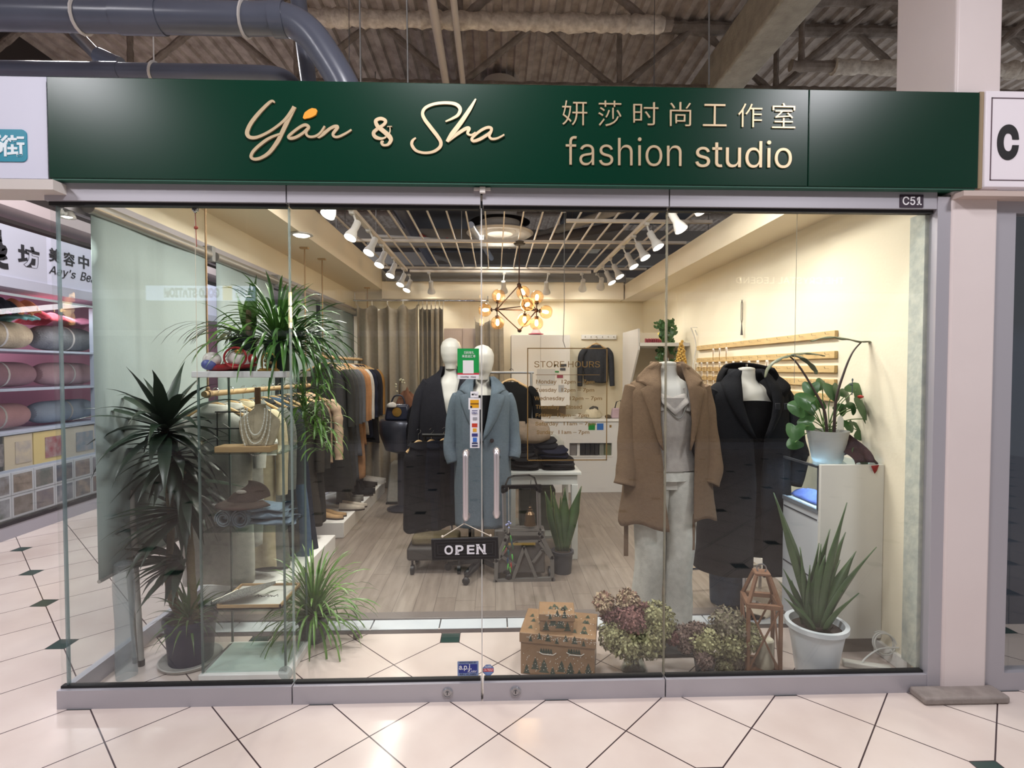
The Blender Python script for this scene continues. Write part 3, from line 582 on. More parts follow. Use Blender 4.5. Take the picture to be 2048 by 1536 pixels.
# ---------------------------------------------------------------- open ceiling of the shop: bars, tracks, lamps
BARM = plain((206,196,184), rough=.5)
t = thing('ceiling_grid', 'open grid of thin white bars hung over the shop', 'ceiling grid', (0, 2.3, 2.8))
for i in range(21):
    x = -1.52 + i*.16
    if -1.47 < x < 1.9: M().box((x-.0055, .25, 2.80), (x+.0055, 4.58, 2.816)).build('long_bar', BARM, t, smooth=False)
for (x0, x1, y) in ((-1.47, 1.95, 3.02), (-1.47, 1.95, 4.45), (.62, 1.9, 2.25)):
    M().box((x0, y-.02, 2.775), (x1, y+.02, 2.80)).build('cross_bar', BARM, t, smooth=False)
def track(x0, y0, x1, y1, lb):
    b = M(); b.box((min(x0,x1)-.017, min(y0,y1)-.017, 2.715), (max(x0,x1)+.017, max(y0,y1)+.017, 2.735)); b.box((min(x0,x1)-.017, min(y0,y1)-.017, 2.735), (max(x0,x1)+.017, max(y0,y1)+.017, 2.745))
    return tag(b.build('lamp_track', BARM, smooth=False), lb, 'lighting track', 'lamp tracks')
track(-1.10, .3, -1.10, 4.3, 'left lamp track running back under the ceiling bars'); track(1.26, .3, 1.26, 4.3, 'right lamp track running back under the ceiling bars'); track(-1.05, 4.36, 1.2, 4.36, 'rear lamp track crossing before the back beam')
LAMPW = plain((196,192,186), rough=.45); BULB = plain((255,250,240), emit=(255,248,236), es=14)
def spot(px, py, tx, ty, aim, power, lb, grp, lit=True, zh=2.50):
    h = PZ(px, py, zh); aim = Vector(aim); d = (aim-h).normalized(); t = thing('track_spotlight', lb, 'spotlight', (tx, ty if ty else h.y, 2.715), grp)
    top = Vector((tx, ty if ty else h.y+.05, 2.715)); back = h - d*.16
    M().box((top.x-.018, top.y-.03, 2.69), (top.x+.018, top.y+.03, 2.716)).build('adapter', LAMPW, t, bevel=.004)
    M().tube([top, top+(back-top)*.5+Vector((0,0,-.015)), back+d*.03], .008, 8).build('arm', LAMPW, t)
    q = d.to_track_quat('Z', 'Y').to_matrix()
    b = M(); b.lathe([(0,0),(.026,.0),(.028,.006),(.028,.085),(.03,.09),(.046,.135),(.05,.16),(.047,.16),(.043,.135),(.0,.13)], c=back, T=q, n=20); b.build('head', LAMPW, t)
    b = M(); b.lathe([(0,.145),(.028,.148),(.042,.152),(.044,.146)], c=back, T=q, n=18); b.build('bulb', BULB if lit else plain((200,196,186), rough=.3), t)
    if lit:
        l = lamp('SPOT', 'spotlight_light', h + d*.03, power, (1,.945,.86), .04, aim, math.radians(95), .8)
for i, (px, py) in enumerate(((655,430),(700,476),(737,506),(758,531),(780,552),(800,570),(813,581))):
    h = PZ(px, py, 2.5); spot(px, py, -1.10, None, (-1.62, h.y-.75, .9), 27, ('nearest', 'second', 'third', 'fourth', 'fifth', 'sixth', 'farthest')[i]+' lit spotlight on the left track', 'spotlights on the left track')
for i, (px, py) in enumerate(((1405,422),(1363,460),(1317,495),(1291,516),(1268,534),(1240,554),(1224,566))):
    h = PZ(px, py, 2.5); spot(px, py, 1.26, None, (1.95, h.y-.55, 1.1), 17, ('nearest', 'second', 'third', 'fourth', 'fifth', 'sixth', 'farthest')[i]+' lit spotlight on the right track', 'spotlights on the right track')
for i, (px, py) in enumerate(((863,585),(1008,584),(1093,586),(1165,579),(1201,575))):
    x = PZ(px, py, 2.5).x; spot(px, py, x, 4.36, (x+(.05 if i else 0), 4.9, 1.9), 7, ('leftmost', 'second', 'middle', 'fourth', 'rightmost')[i]+' spotlight turned to the back wall on the rear track', 'spotlights on the rear track', lit=True, zh=2.47)
# two added fill lamps, hidden behind the sign, brighten the shop front
for x, nm_ in ((-.85, 'left'), (.95, 'right')):
    t = thing('added_fill_lamp', 'square white fill lamp added out of view behind the sign, %s one' % nm_, 'ceiling light', (x, .8, 2.83), 'added fill lamps behind the sign')
    M().box((x-.24, .56, 2.80), (x+.24, 1.04, 2.85)).build('housing', LAMPW, t, bevel=.004); M().tube([(x,.8,2.85),(x,.8,4.95)], .002, 6).build('hanger', ALUD, t)
    lamp('AREA', 'added_fill_light', (x, .8, 2.79), 30, (1,.96,.90), .44, (x, .8, 0))
q = PZ(603, 468, 2.535); t = thing('recessed_downlight', 'round white downlight sunk in the cream soffit', 'ceiling light', (q.x, q.y, 2.535))
M().lathe([(.075,0),(.085,-.004),(.085,-.008),(.062,-.012),(.062,0)], c=(q.x,q.y,2.535), n=24).build('rim', LAMPW, t); M().lathe([(0,-.03),(.045,-.02),(.062,-.004)], c=(q.x,q.y,2.535), n=24).build('diffuser', plain((255,252,246), emit=(255,250,240), es=4), t)
lamp('SPOT', 'downlight_light', (q.x, q.y, 2.49), 12, (1,.95,.88), .05, (q.x, q.y, 0), math.radians(110), .8)
# a bare lamp by the left glass corner
q = P(134, 419, .08); t = thing('corner_spotlight', 'bright small lamp at the top left glass corner', 'spotlight', q)
M().lathe([(0,0),(.012,0),(.03,-.03),(.034,-.045),(.03,-.045),(0,-.03)][::-1], c=(q.x, .08, 2.225), n=18).build('head', LAMPW, t); M().ball((q.x,.08,2.19), .022, 12, (1,1,.5)).build('bulb', plain((255,250,240), emit=(255,250,240), es=20), t)
lamp('SPOT', 'corner_lamp_light', (q.x, .08, 2.16), 7, (1,.97,.92), .03, (q.x+.2, .3, 0), math.radians(90), .6)
# round air diffuser and ducts above the bars
q = PZ(1000, 462, 3.15)
lamp('AREA', 'diffuser_light', (q.x, q.y, 3.06), 12, (1,.95,.87), .3, (q.x, q.y, 0))
tag(M().lathe([(.36,.0),(.40,-.03),(.37,-.05),(.24,-.03),(.22,.02),(.24,.10),(.36,.10)], c=(q.x, q.y, 3.15), n=40).lathe([(.0,-.02),(.15,-.04),(.19,-.01),(.1,.05),(0,.05)], c=(q.x,q.y,3.15), n=30).tube([(q.x,q.y,3.2),(q.x,q.y,4.9)], .2, 24).build('air_diffuser', plain((186,178,168), rough=.5)), 'large round pale air diffuser above the ceiling bars', 'air vent')
DK = plain((44,46,54), rough=.7); GREYC = plain((120,116,112), rough=.6)
for nm, a_, b_, m_, lb, ct in (('air_duct', (-1.3, 2.9, 3.5), (-.15, 8.5, 3.95), DK, 'wide dark duct above the left ceiling bars', 'duct'),
        ('air_duct', (.9, 4.2, 3.5), (2.6, 5.0, 3.9), DK, 'short dark duct crossing above the right ceiling bars', 'duct'),
        ('steel_channel', (-2.2, 4.75, 3.22), (3.0, 4.87, 3.36), GREYC, 'grey steel channel crossing high behind the ceiling bars', 'steel beam'),
        ('steel_channel', (-2.6, 6.6, 3.25), (3.4, 6.72, 3.45), GREYC, 'farther grey steel channel crossing behind the round air diffuser', 'steel beam'),
        ('steel_channel', (-1.5, 3.95, 2.95), (2.0, 4.05, 3.0), GREYC, 'slim grey channel lying low over the rear bars', 'steel beam'),
        ('wooden_block', (-.95, 1.95, 2.83), (-.55, 2.05, 2.88), plain((170,120,84)), 'short wooden plank resting on the left ceiling bars', 'plank')):
    b = M().box(a_, b_)
    if nm != 'wooden_block':
        for x_ in (a_[0]+.1, b_[0]-.1): b.tube([(x_, (a_[1]+b_[1])/2, b_[2]-.01), (x_, (a_[1]+b_[1])/2, 4.99)], .006, 6)
    tag(b.build(nm, m_, smooth=False, bevel=.006 if nm == 'air_duct' else 0), lb, ct)
tag(M().tube(smooth_path([PZ(842,470,3.1), PZ(868,484,3.1), PZ(895,478,3.1)],4), .02, 8).box(PZ(864,488,3.05), PZ(889,482,3.08)).build('cable_tray_tag', plain((170,50,40))), 'red fitting hanging above the left bars', 'fitting')
for (x0, y0, z0, x1, y1, z1, r, c, lb) in ((-.25, 3.2, 3.0, -.05, 5.6, 3.15, .035, (150,156,170), 'silver pipe sloping above the left ceiling bars'), (1.55, 3.2, 3.25, .2, 5.2, 3.25, .05, (140,134,126), 'pale pipe crossing above the right ceiling bars'), (-1.4, 3.9, 3.05, .6, 4.3, 3.05, .02, (190,188,186), 'thin white pipe crossing over the rear bars'), (.35, 4.4, 3.1, 1.6, 4.3, 3.3, .06, (84,76,74), 'dark lagged pipe above the rear right bars'), (-1.0, 2.6, 3.2, -1.05, 6.5, 3.3, .07, (60,64,80), 'dark blue pipe running back above the left lamp track')):
    b = M(); b.tube([(x0,y0,z0),(x1,y1,z1)], r, 12); b.tube([((x0+x1)/2,(y0+y1)/2,(z0+z1)/2),((x0+x1)/2,(y0+y1)/2,4.99)], .005, 5); tag(b.build('overhead_pipe', plain(c, rough=.4)), lb, 'pipe', 'pipes above the open ceiling bars')
# chandelier
YC = 3.05; c0 = P(1039, 622, YC); t = thing('chandelier', 'brown metal chandelier with amber glass globes over the shop floor', 'chandelier', (c0.x, YC, P(1039,487,YC).z))
BRONZE = plain((72,48,34), rough=.4, metal=.6); AMB = glass_mat('amber_glass', (1.0, .86, .66), gl=1.2, haze=.06, hcol=(255,200,140)); FIL = plain((255,226,170), emit=(255,214,150), es=14)
hubs = {'l': P(994,619,YC), 'r': P(1073,621,YC+.05), 't': P(1038,570,YC), 'f': P(1050,612,YC-.1), 'b': P(1039,661,YC)}
b = M(); b.lathe([(0,-.02),(.05,-.015),(.07,.01),(.03,.03),(0,.03)], c=P(1039,487,YC), n=20); b.build('canopy', plain((40,34,32)), t)
M().tube([P(1039,487,YC), hubs['t']], .006, 8).build('stem', BRONZE, t)
b = M()
for i, j in (('t','l'),('t','r'),('l','b'),('r','b'),('l','f'),('l','r'),('f','r'),('t','f')): b.tube([hubs[i], hubs[j]], .006, 8)
b.build('frame', BRONZE, t)
b = M()
for h in hubs.values(): b.ball(h, .022, 12)
b.build('joint', BRONZE, t)
for px, py, dy, hb in ((997,592,0,'l'),(970,620,0,'l'),(995,646,0,'l'),(1046,585,0,'t'),(1074,594,.08,'r'),(1055,609,-.14,'f'),(1092,624,.05,'r'),(1049,640,-.04,'f'),(1073,647,.05,'r')):
    c = P(px, py, YC+dy); d = (c-hubs[hb]).normalized(); g = M(); q = d.to_track_quat('Z','Y').to_matrix()
    pr = [(.07*math.sin(a), -.07*math.cos(a)) for a in (i*PI/14 for i in range(2, 13))]
    g.lathe(pr, c=c, T=q, n=22); g = g.build('globe', AMB, t)
    o = M(); o.lathe([(0,-.075),(.02,-.075),(.02,-.045),(.012,-.04),(0,-.04)], c=c, T=q, n=12); o.tube([hubs[hb], c-d*.07], .006, 6); o.build('socket', BRONZE, t)
    o = M(); o.lathe([(0,-.042),(.012,-.04),(.018,-.015),(.02,.005),(.012,.025),(0,.03)], c=c, T=q, n=12); o.build('bulb', FIL, t)
lamp('POINT', 'chandelier_light', (c0.x, YC, c0.z), 16, (1,.72,.42), .18)
# ---------------------------------------------------------------- left side: blinds, rails, the shop next door
BLIND = mat('roller_blind', (146,160,158), rough=.8, bump=.1, bs=200, stretch=(1,1,.2)); TUBE = plain((170,168,164), rough=.3, metal=.6)
bl = bpy.data.materials['roller_blind']
for i, (y0, y1, zb, lb) in enumerate(((.14, 1.12, .50, 'pale grey-green roller blind nearest the glass front on the left'), (1.24, 2.18, .28, 'second roller blind from the glass front'), (2.3, 3.25, .25, 'third roller blind from the glass front'), (3.37, 4.7, .25, 'farthest roller blind beside the curtain'))):
    t = thing('roller_blind', lb, 'blind', (-1.865, (y0+y1)/2, zb), 'roller blinds along the left glass wall')
    M().grid(lambda u, v: (-1.862+.004*math.sin(u*9+i), y0+(y1-y0)*u, zb+(2.22-zb)*v), 12, 8).build('cloth', bl, t, solid=.002)
    M().tube([(-1.862, y0, zb), (-1.862, y1, zb)], .009, 8).build('weight_bar', TUBE, t)
    M().tube([(-1.86, y0-.02, 2.245), (-1.86, y1+.02, 2.245)], .032, 16).build('roller', TUBE, t)
    b = M(); b.box((-1.895, y1+.02, 2.20), (-1.83, y1+.06, 2.30)); b.build('bracket', plain((140,140,138), rough=.5), t, bevel=.004)
# grey folding stand poles and wrapped bundle by the left glass
t = thing('folding_stand', 'two grey tubes with black feet leaning behind the tall dark plant', 'stand', PZ(278, 1330))
for i, (px, py, tx) in enumerate(((272, 1325, 246), (283, 1331, 262))):
    p0 = PZ(px, py); p1 = P(tx, 980, p0.y+.06); b = M(); b.tube([p0+Vector((0,0,.02)), p1], .0135, 12); b.build('tube', plain((168,166,160), rough=.4), t); b = M(); b.tube([p0, p0+Vector((0,0,.03))], .0155, 12); b.build('foot', BLACK, t)
b = M(); p0 = PZ(272,1325); b.bar(p0+Vector((0,0,.55)), P(283, 1331, p0.y)+Vector((0,0,.55)), .012); b.build('clip', BLACK, t)
q = PZ(215, 1350); t = thing('wrapped_roll', 'milky plastic wrapped bundle standing in the left glass corner', 'bundle', q)
M().grid(lambda u, v: (-1.80+.042*(1+.15*math.sin(v*9+u*12))*math.cos(2*PI*u)-.02*v, .22+.042*(1+.15*math.sin(v*7+u*19))*math.sin(2*PI*u)+.02*v, .002+.55*v), 28, 16, cu=True).build('wrap', glass_mat('milky_plastic', (.8,.86,.88), haze=.28, hcol=(196,206,210)), t)
M().ball((-1.82,.24,.55), .038, 14, (1,1,.3)).build('wrap_end', bpy.data.materials['milky_plastic'], t)
# ropes and garment rods hung from the soffit
ROPE = mat('jute_rope', (170,140,104), rough=.9, bump=.6, bs=300); RODW = mat('birch_rod', (204,170,124), rough=.55, var=.5, vscale=20)
def rod(lb, y0, y1, z, ropes, x=-1.62):
    t = thing('clothes_rod', lb, 'clothes rail', (x, y0, z), 'wooden rods hung on ropes')
    M().tube([(x, y0, z), (x, y1, z)], .017, 12).build('pole', RODW, t)
    for k, y in enumerate(ropes):
        M().tube([(x, y, z+.016), (x+.002, y, 2.535)], .0055, 7).build('rope', ROPE, t)
        b = M(); b.box((x-.035, y-.02, 2.522), (x+.035, y+.02, 2.535)); b.build('ceiling_plate', RODW, t, bevel=.002)
        b = M(); b.tube([(x, y-.012, z), (x, y+.012, z)], .024, 10); b.ball((x, y, z+.03), .012, 8); b.build('rope_knot', ROPE, t)
RZ1, RZ2 = 1.36, 1.615
rod('nearer wooden rod hung on ropes behind the display case', .62, 2.3, RZ1, (.66, 2.22)); rod('farther wooden rod with coats before the grey curtain', 2.62, 4.5, RZ2, (2.68, 4.45))
# low white platforms
for (y0, y1, x1, z, lb) in ((.95, 1.95, -1.30, .15, 'nearer low white platform under the clothes rod'), (2.33, 4.1, -1.34, .14, 'farther low white platform holding shoes')):
    t = thing('shoe_platform', lb, 'platform', (-1.6, (y0+y1)/2, 0), 'low white platforms'); M().box((-1.83, y0, .003), (x1, y1, z)).build('body', WHITE, t, bevel=.004)
SHZ = .14
def shoe(x, y, ang, col, kind, lb, z=SHZ, s=1.0, grp='shoes on the low platform'):
    t = thing('shoe', lb, 'shoe', (x, y, z), grp, ang); m_ = cloth(col, rough=.6, bump=.05); L = .24*s
    def top(u): return {'boot': .05+.10*(1 if u < .38 else max(0, 1-(u-.38)/.16)), 'flat': .045 if u < .25 else .045-.02*min(1,(u-.25)*3), 'sneaker': .075-.035*u, 'pump': .06-.035*u}[kind]
    def w(u): return .036*(.75+.35*math.sin(PI*min(1, u*.9+.08)))*(1 if u < .85 else max(.25, 1-(u-.85)/.2))
    M().grid(lambda a, u: (u*L, w(u)*math.cos(2*PI*a)*(1 if math.sin(2*PI*a) < 0 else .82), .012+max(0, math.sin(2*PI*a))*top(u)), 16, 14, cu=True).build('upper', m_, t, loc=(0,0,0))
    M().prism([(u*L, w(u)*1.08) for u in [i/10 for i in range(11)]]+[(u*L, -w(u)*1.08) for u in [i/10 for i in range(10,-1,-1)]], 0, .014, 'z').build('sole', plain((206,198,186) if kind == 'sneaker' else (60,50,44), rough=.6), t, loc=(0,0,0), smooth=False)
    if kind == 'pump': M().box((0,-.012,-.0),(.02,.012,.03)).build('heel', plain((50,40,34)), t, loc=(0,0,0), smooth=False)
    return t
sp = [((-1.60,2.50,-.3),(-1.60,2.60,-.3),(196,160,116),'flat','tan'),((-1.50,2.76,.0),(-1.50,2.86,.0),(200,190,176),'pump','cream'),((-1.60,3.02,.0),(-1.60,3.12,.0),(128,124,116),'boot','grey'),((-1.55,3.34,0),(-1.55,3.44,0),(24,22,22),'boot','black'),((-1.6,3.66,.1),(-1.6,3.76,.1),(40,34,30),'sneaker','dark brown'),((-1.55,3.92,0),(-1.55,4.01,0),(190,184,176),'sneaker','pale')]
for k, (a_, b_, c, kd, nm) in enumerate(sp):
    where = ('nearest on the farther platform', 'second pair on the platform', 'third pair along the platform', 'in the middle of the farther platform', 'fifth pair along the platform', 'farthest on the platform')[k]
    shoe(*a_, c, kd, 'front %s shoe of the pair %s' % (nm, where)); shoe(*b_, c, kd, 'rear %s shoe of the pair %s' % (nm, where))
# ---- the beauty and bedding shop across the left aisle
XN = -4.28
t = thing('beauty_shop_sign', 'long pale sign with black brush characters over the bedding shelves', 'sign', (XN, 2.8, 2.22))
def NX(px, py): return PX(px, py, XN)
ztop, zbot, zmid = NX(0, 446).z, NX(0, 572).z, NX(0, 551).z
b = M(); b.box((XN-.3, -1.2, zmid), (XN, NX(93, 500).y, ztop)); b.m(1).box((XN-.3, NX(93,500).y, zmid), (XN-.001, 9, ztop)); b.m(2).box((XN-.3, -1.2, zbot), (XN+.02, 9, zmid)); b.build('board', [plain((196,196,210), rough=.5), plain((214,214,232), rough=.5), plain((186,186,200), rough=.5)], t, smooth=False)
BRUSH = plain((22,18,28), rough=.5)
def nl(name, body, px0, px1, y0b, y0t, bold, shear=0, t=t):
    a_ = NX(px0, y0b); b_ = NX(px1, 500); c_ = NX(px0, y0t); z0 = a_.z; letters(name, body, (XN, a_.y, z0), (XN, b_.y, z0), (XN, a_.y, c_.z), BRUSH, t, bold=bold, shear=shear, depth=.004)
nl('character', '坊', 36, 78, 530, 486, .03); nl('character', '美', 98, 119, 522, 494, .02); nl('character', '容', 127, 149, 529, 502, .015); nl('character', '中', 157, 177, 535, 508, .015); nl('character', '心', 184, 204, 545, 520, .01)
nl('script_lettering', "Aay's", 98, 150, 551, 530, -.004, .3); nl('script_lettering', 'Beauty', 161, 214, 565, 543, -.004, .3)
b = M()
def bp(pts, w_, x=XN+.004):
    pts = smooth_path([(NX(px,py).y, NX(px,py).z) for px, py in pts], 5); n = len(pts)
    V = []
    for i, (y, z) in enumerate(pts):
        d = Vector(pts[min(i+1,n-1)])-Vector(pts[max(i-1,0)]); d = d.normalized() if d.length else Vector((1,0)); nn = Vector((-d.y, d.x))*w_/2; V += [(x, y+nn.x, z+nn.y), (x, y-nn.x, z-nn.y)]
    b.add(V, [(2*i, 2*i+2, 2*i+3, 2*i+1) for i in range(n-1)])
for pts in ([(-12,462),(2,466)], [(-12,476),(3,478)], [(-10,486),(3,484)], [(-6,498),(8,496),(5,508),(-8,510)], [(-10,516),(6,514),(10,519)], [(-8,524),(4,531),(16,533)]): bp(pts, .05)
b.build('character', BRUSH, t, smooth=False)
struct(M().box((XN-1.1, -1.2, 0), (XN-1.0, 9, 2.3)).build('wall_neighbour', plain((214,150,176), rough=.7), smooth=False))
struct(M().box((XN-1.0, -1.2, 0), (XN, 9, .12)).build('trim_21', plain((176,172,182), rough=.5), smooth=False)); struct(M().box((XN-.02, -1.2, .12), (XN+.004, 9, .15)).build('trim_22', plain((50,46,52)), smooth=False))
struct(M().box((XN-.25, -1.2, 2.9), (XN+.1, 9, 3.0)).build('trim_23', plain((196,180,180), rough=.6), smooth=False)); struct(M().box((XN-.9, -1.2, 3.0), (XN-.7, 9, 5)).build('wall_upper_left', plain((70,62,60), rough=.9), smooth=False))
lamp('AREA', 'neighbour_shelf_light', (XN-.3, 3.2, 2.18), 26, (1,.97,1), .3, (XN-.5, 3.2, 0), sy=4)
struct(M().box((XN+.0, 1.0, .15), (XN+.006, 2.74, 2.22)).build('window_5', GLASS, smooth=False)); struct(M().box((XN+.0, 2.745, .15), (XN+.006, 5.5, 2.22)).build('window_5', GLASS, smooth=False))
MSH = plain((184,190,206), rough=.35)
t = thing('bedding_shelf', 'metal shelf unit with bedding in the shop across the left aisle', 'shelf', (XN-.3, 2.8, .15))
def zr(py, px=60): return NX(px, py).z
for zz in (1.68, 1.32, .93): M().box((XN-.75, 1.6, zz-.02), (XN-.05, 3.95, zz)).build('shelf_board', MSH, t, smooth=False)
for y in (1.6, 3.5): M().box((XN-.09, y, .15), (XN-.05, y+.03, 2.15)).build('post', MSH, t, smooth=False)
def roll(y0, y1, z, r, col, lb, x=XN-.32, fur=False):
    t = thing('blanket_roll', lb, 'blanket', (x, y0, z-r), 'rolled bedding on the neighbour shelves'); m_ = cloth(col, bump=.8 if fur else .2, bs=60, col2=tuple(c*.75 for c in col), vscale=8, var=.8 if fur else .3)
    n = 9; pts = [(x, y0+(y1-y0)*i/n, z) for i in range(n+1)]; M().tube(pts, [r*(.62 if i in (0, n) else .93 if i in (1, n-1) else 1) for i in range(n+1)], 18).build('roll', m_, t, sub=1)
    M().tube([(x, (y0+y1)/2-.01, z), (x, (y0+y1)/2+.01, z)], r*1.01, 18).build('band', plain((206,196,190)), t)
roll(2.3, 3.0, 1.82, .13, (196,176,150), 'cream brown fur roll on the neighbour top shelf', fur=True); roll(3.05, 3.8, 1.82, .13, (128,128,132), 'grey fur roll on the neighbour top shelf', fur=True)
roll(2.3, 3.04, 1.45, .12, (170,132,138), 'dusty pink roll on the middle neighbour shelf'); roll(3.08, 3.8, 1.45, .12, (196,160,164), 'lighter pink roll on the middle neighbour shelf'); 
roll(2.3, 2.96, 1.06, .12, (206,160,160), 'rose roll on the lowest neighbour shelf'); roll(3.0, 3.8, 1.06, .115, (170,180,194), 'pale blue roll on the lowest neighbour shelf')
for i, (y0, y1, z0, z1, c, lb) in enumerate(((2.2,2.6,1.96,2.14,(150,70,120),'purple folded cloth'),(2.52,2.68,1.96,2.16,(60,60,74),'dark folded cloth'),(2.7,2.92,1.96,2.17,(226,150,110),'peach bag'),(2.98,3.3,1.96,2.08,(226,96,110),'coral red folded cloth'),(3.32,3.8,1.96,2.06,(220,140,170),'pink folded cloth'),(2.74,2.9,1.955,2.03,(140,196,196),'teal folded cloth'))):
    o = M().grid(lambda u, v: (XN-.12-.3*v+.02*math.sin(u*14), y0+(y1-y0)*u, z0+(z1-z0)*math.sin(PI*min(1,.15+v*.85))*(.8+.2*math.sin(u*11+i*2))), 12, 8).build('folded_cloth', cloth(c, bump=.3), solid=.02); tag(o, lb+' heaped on the rolls across the left aisle', 'cloth', 'cloths heaped on the neighbour shelves')
t_ = [((186,120,120),(96,120,140)),((40,34,34),(40,34,34)),((206,190,164),(206,190,164)),((220,196,130),(150,50,60)),((200,190,176),(110,130,150))]
yy = 1.9
for i, (c, d_) in enumerate(t_):
    w_ = (.42, .12, .3, .36, .42)[i]; t = thing('bedding_box', ('leftmost pink', 'narrow black', 'cream', 'yellow and red', 'grey picture')[i]+' bedding box below the rolls across the aisle', 'box', (XN-.2, yy, .60), 'bedding boxes across the aisle')
    M().box((XN-.5, yy, .60), (XN-.06, yy+w_-.015, .90)).build('carton', plain(c), t, smooth=False)
    M().box((XN-.06, yy+w_*.35, .64), (XN-.055, yy+w_*.9, .84)).build('picture', cloth(d_, var=.9, vscale=12, col2=(170,160,160)), t, smooth=False); yy += w_
M().box((XN-.5, 1.6, .58), (XN-.05, 3.6, .60)).build('t', MSH); o = C.objects[-1]; o.name = 'display_ledge'; tag(o, 'thin ledge under the bedding boxes across the aisle', 'shelf')
pal = [(120,110,104),(150,142,140),(96,104,124),(176,160,150),(128,120,130),(150,130,120),(104,112,110),(170,170,180)]
for r_ in range(2):
    for i in range(9):
        y0 = 1.75+i*.235; z0 = .17+r_*.205; t = thing('bedroom_photo', 'small bedroom photo in the %s row, number %s from the glass edge across the aisle' % (('lower','upper')[r_], ('nine','eight','seven','six','five','four','three','two','one')[i]), 'picture', (XN-.03, y0, z0), 'bedroom photos across the aisle')
        M().box((XN-.035, y0, z0), (XN-.02, y0+.23, z0+.2)).build('mount', plain((206,208,216)), t, smooth=False)
        M().box((XN-.02, y0+.02, z0+.02), (XN-.018, y0+.21, z0+.18)).build('picture', cloth(pal[(i*3+r_*2) % 8], bump=0, var=1.0, vscale=11, col2=pal[(i+5) % 8]), t, smooth=False)
struct(M().box((XN-.5, 1.5, .15), (XN-.036, 5, .58)).build('trim_24', plain((190,190,200)), smooth=False))
# ---------------------------------------------------------------- display case at the left
YF, YK = .17, .46
x0, x1 = P(400, 1000, YF).x, P(567, 1000, YF).x; zt = P(480, 750, YF).z
t = thing('display_cabinet', 'tall narrow glass display cabinet with a white top left of the doors', 'cabinet', ((x0+x1)/2, (YF+YK)/2, 0))
M().box((x0-.015, YF-.015, 0), (x1+.015, YK+.015, .035)).build('base', WGLOSS, t, bevel=.003); M().box((x0+.01, YF+.01, .035), (x1-.01, YK-.01, .042)).build('base_mirror', mat('pale_mirror', (214,232,226), rough=.15, metal=.2), t, smooth=False)
M().box((x0-.02, YF-.02, zt-.012), (x1+.03, YK+.02, zt+.018)).build('top_board', plain((206,208,208), rough=.4), t, bevel=.003)
for nm, a_, b_ in (('front_pane', (x0, YF, .04), (x1, YF+.005, zt-.012)), ('back_pane', (x0, YK-.005, .04), (x1, YK, zt-.012)), ('side_pane', (x0, YF+.006, .04), (x0+.005, YK-.006, zt-.012)), ('side_pane', (x1-.005, YF+.006, .04), (x1, YK-.006, zt-.012))): M().box(a_, b_).build(nm, GLASSC, t, smooth=False)
EDG = glass_mat('glass_edge_strip', (.55,.68,.64), haze=.5, hcol=(150,165,162))
for (x, y) in ((x0, YF), (x1, YF), (x0, YK), (x1, YK)): M().box((x-.004, y-.004, .04), (x+.005, y+.005, zt-.012)).build('edge_strip', EDG, t, smooth=False)
ZS = [P(480, py, YF).z for py in (907, 1064, 1222)]
for z in ZS: M().box((x0+.006, YF+.006, z-.005), (x1-.006, YK-.006, z)).build('shelf', glass_mat('shelf_glass', (.82,.93,.9)), t, smooth=False)
WOOD = mat('pale_wood', (196,160,112), rough=.6, var=.6, vscale=12, stretch=(1,8,8), col2=(160,124,80)); LINEN = cloth((190,176,152), bump=.4)
# jewellery bust with pearl strands on a wooden block
q = P(520, 905, .27); zb = ZS[0]
tag(M().box((P(437,900,.24).x, .2, zb), (P(546,900,.24).x, .3, zb+.028)).build('wooden_block', WOOD, bevel=.002), 'long pale wooden block on the top glass shelf under the bust', 'block')
t = thing('jewellery_bust', 'linen necklace bust with pearl strands inside the glass case', 'display bust', (q.x, .3, zb+.028))
H = P(520, 812, .27).z-zb-.028
def bust(u, v):
    w_ = (.052+.045*math.sin(PI*min(1, v*.62+.12)))*(1 if v < .62 else max(.30, 1-(v-.62)/.45)); a = 2*PI*u
    return (q.x+w_*1.05*math.cos(a), .265+.022*(v-.3)+.022*math.sin(a)*(1.25-v*.4), zb+.03+H*v)
M().grid(bust, 28, 18, cu=True).build('form', LINEN, t); M().ball((q.x, .28, zb+.03+H), .028, 14, (1,.6,.3)).build('neck_cap', LINEN, t)
PEARL = plain((226,222,212), rough=.25)
for k, (w_, d_) in enumerate(((.034,.12),(.045,.16),(.058,.215))):
    pts = [(q.x+w_*math.cos(PI*i/24)*1.25, .232-.012*math.sin(PI*i/24)-.002*k, zb+.03+H*.93-d_*1.05*math.sin(PI*i/24)**.8) for i in range(25)]; b = M()
    for p in pts: b.ball(p, .0042, 6)
    b.tube(pts, .0018, 5); b.build('pearl_strand', PEARL, t)
tag(M().box((P(511,800,.36).x, .35, zb), (P(521,800,.36).x, .365, P(515,775,.36).z)).box((P(511,800,.36).x-.02, .33, zb), (P(521,800,.36).x+.02, .385, zb+.012)).build('wooden_stand', plain((140,106,76)), bevel=.001), 'narrow brown wooden stand behind the necklace bust', 'stand')
for k, py in enumerate((824, 857)):
    a_, c_ = P(430,py,.38), P(492,py,.38); t = thing('earring_bar', ('upper','lower')[k]+' thin dark earring bar left of the necklace bust', 'earring holder', ((a_.x+c_.x)/2, .38, a_.z), 'dark earring bars'); M().bar(a_, c_, .006).build('bar', BLACK, t, smooth=False); M().tube([(a_.x+.01,.38,a_.z), (a_.x+.01,.38,zb)], .003, 6).build('post', BLACK, t)
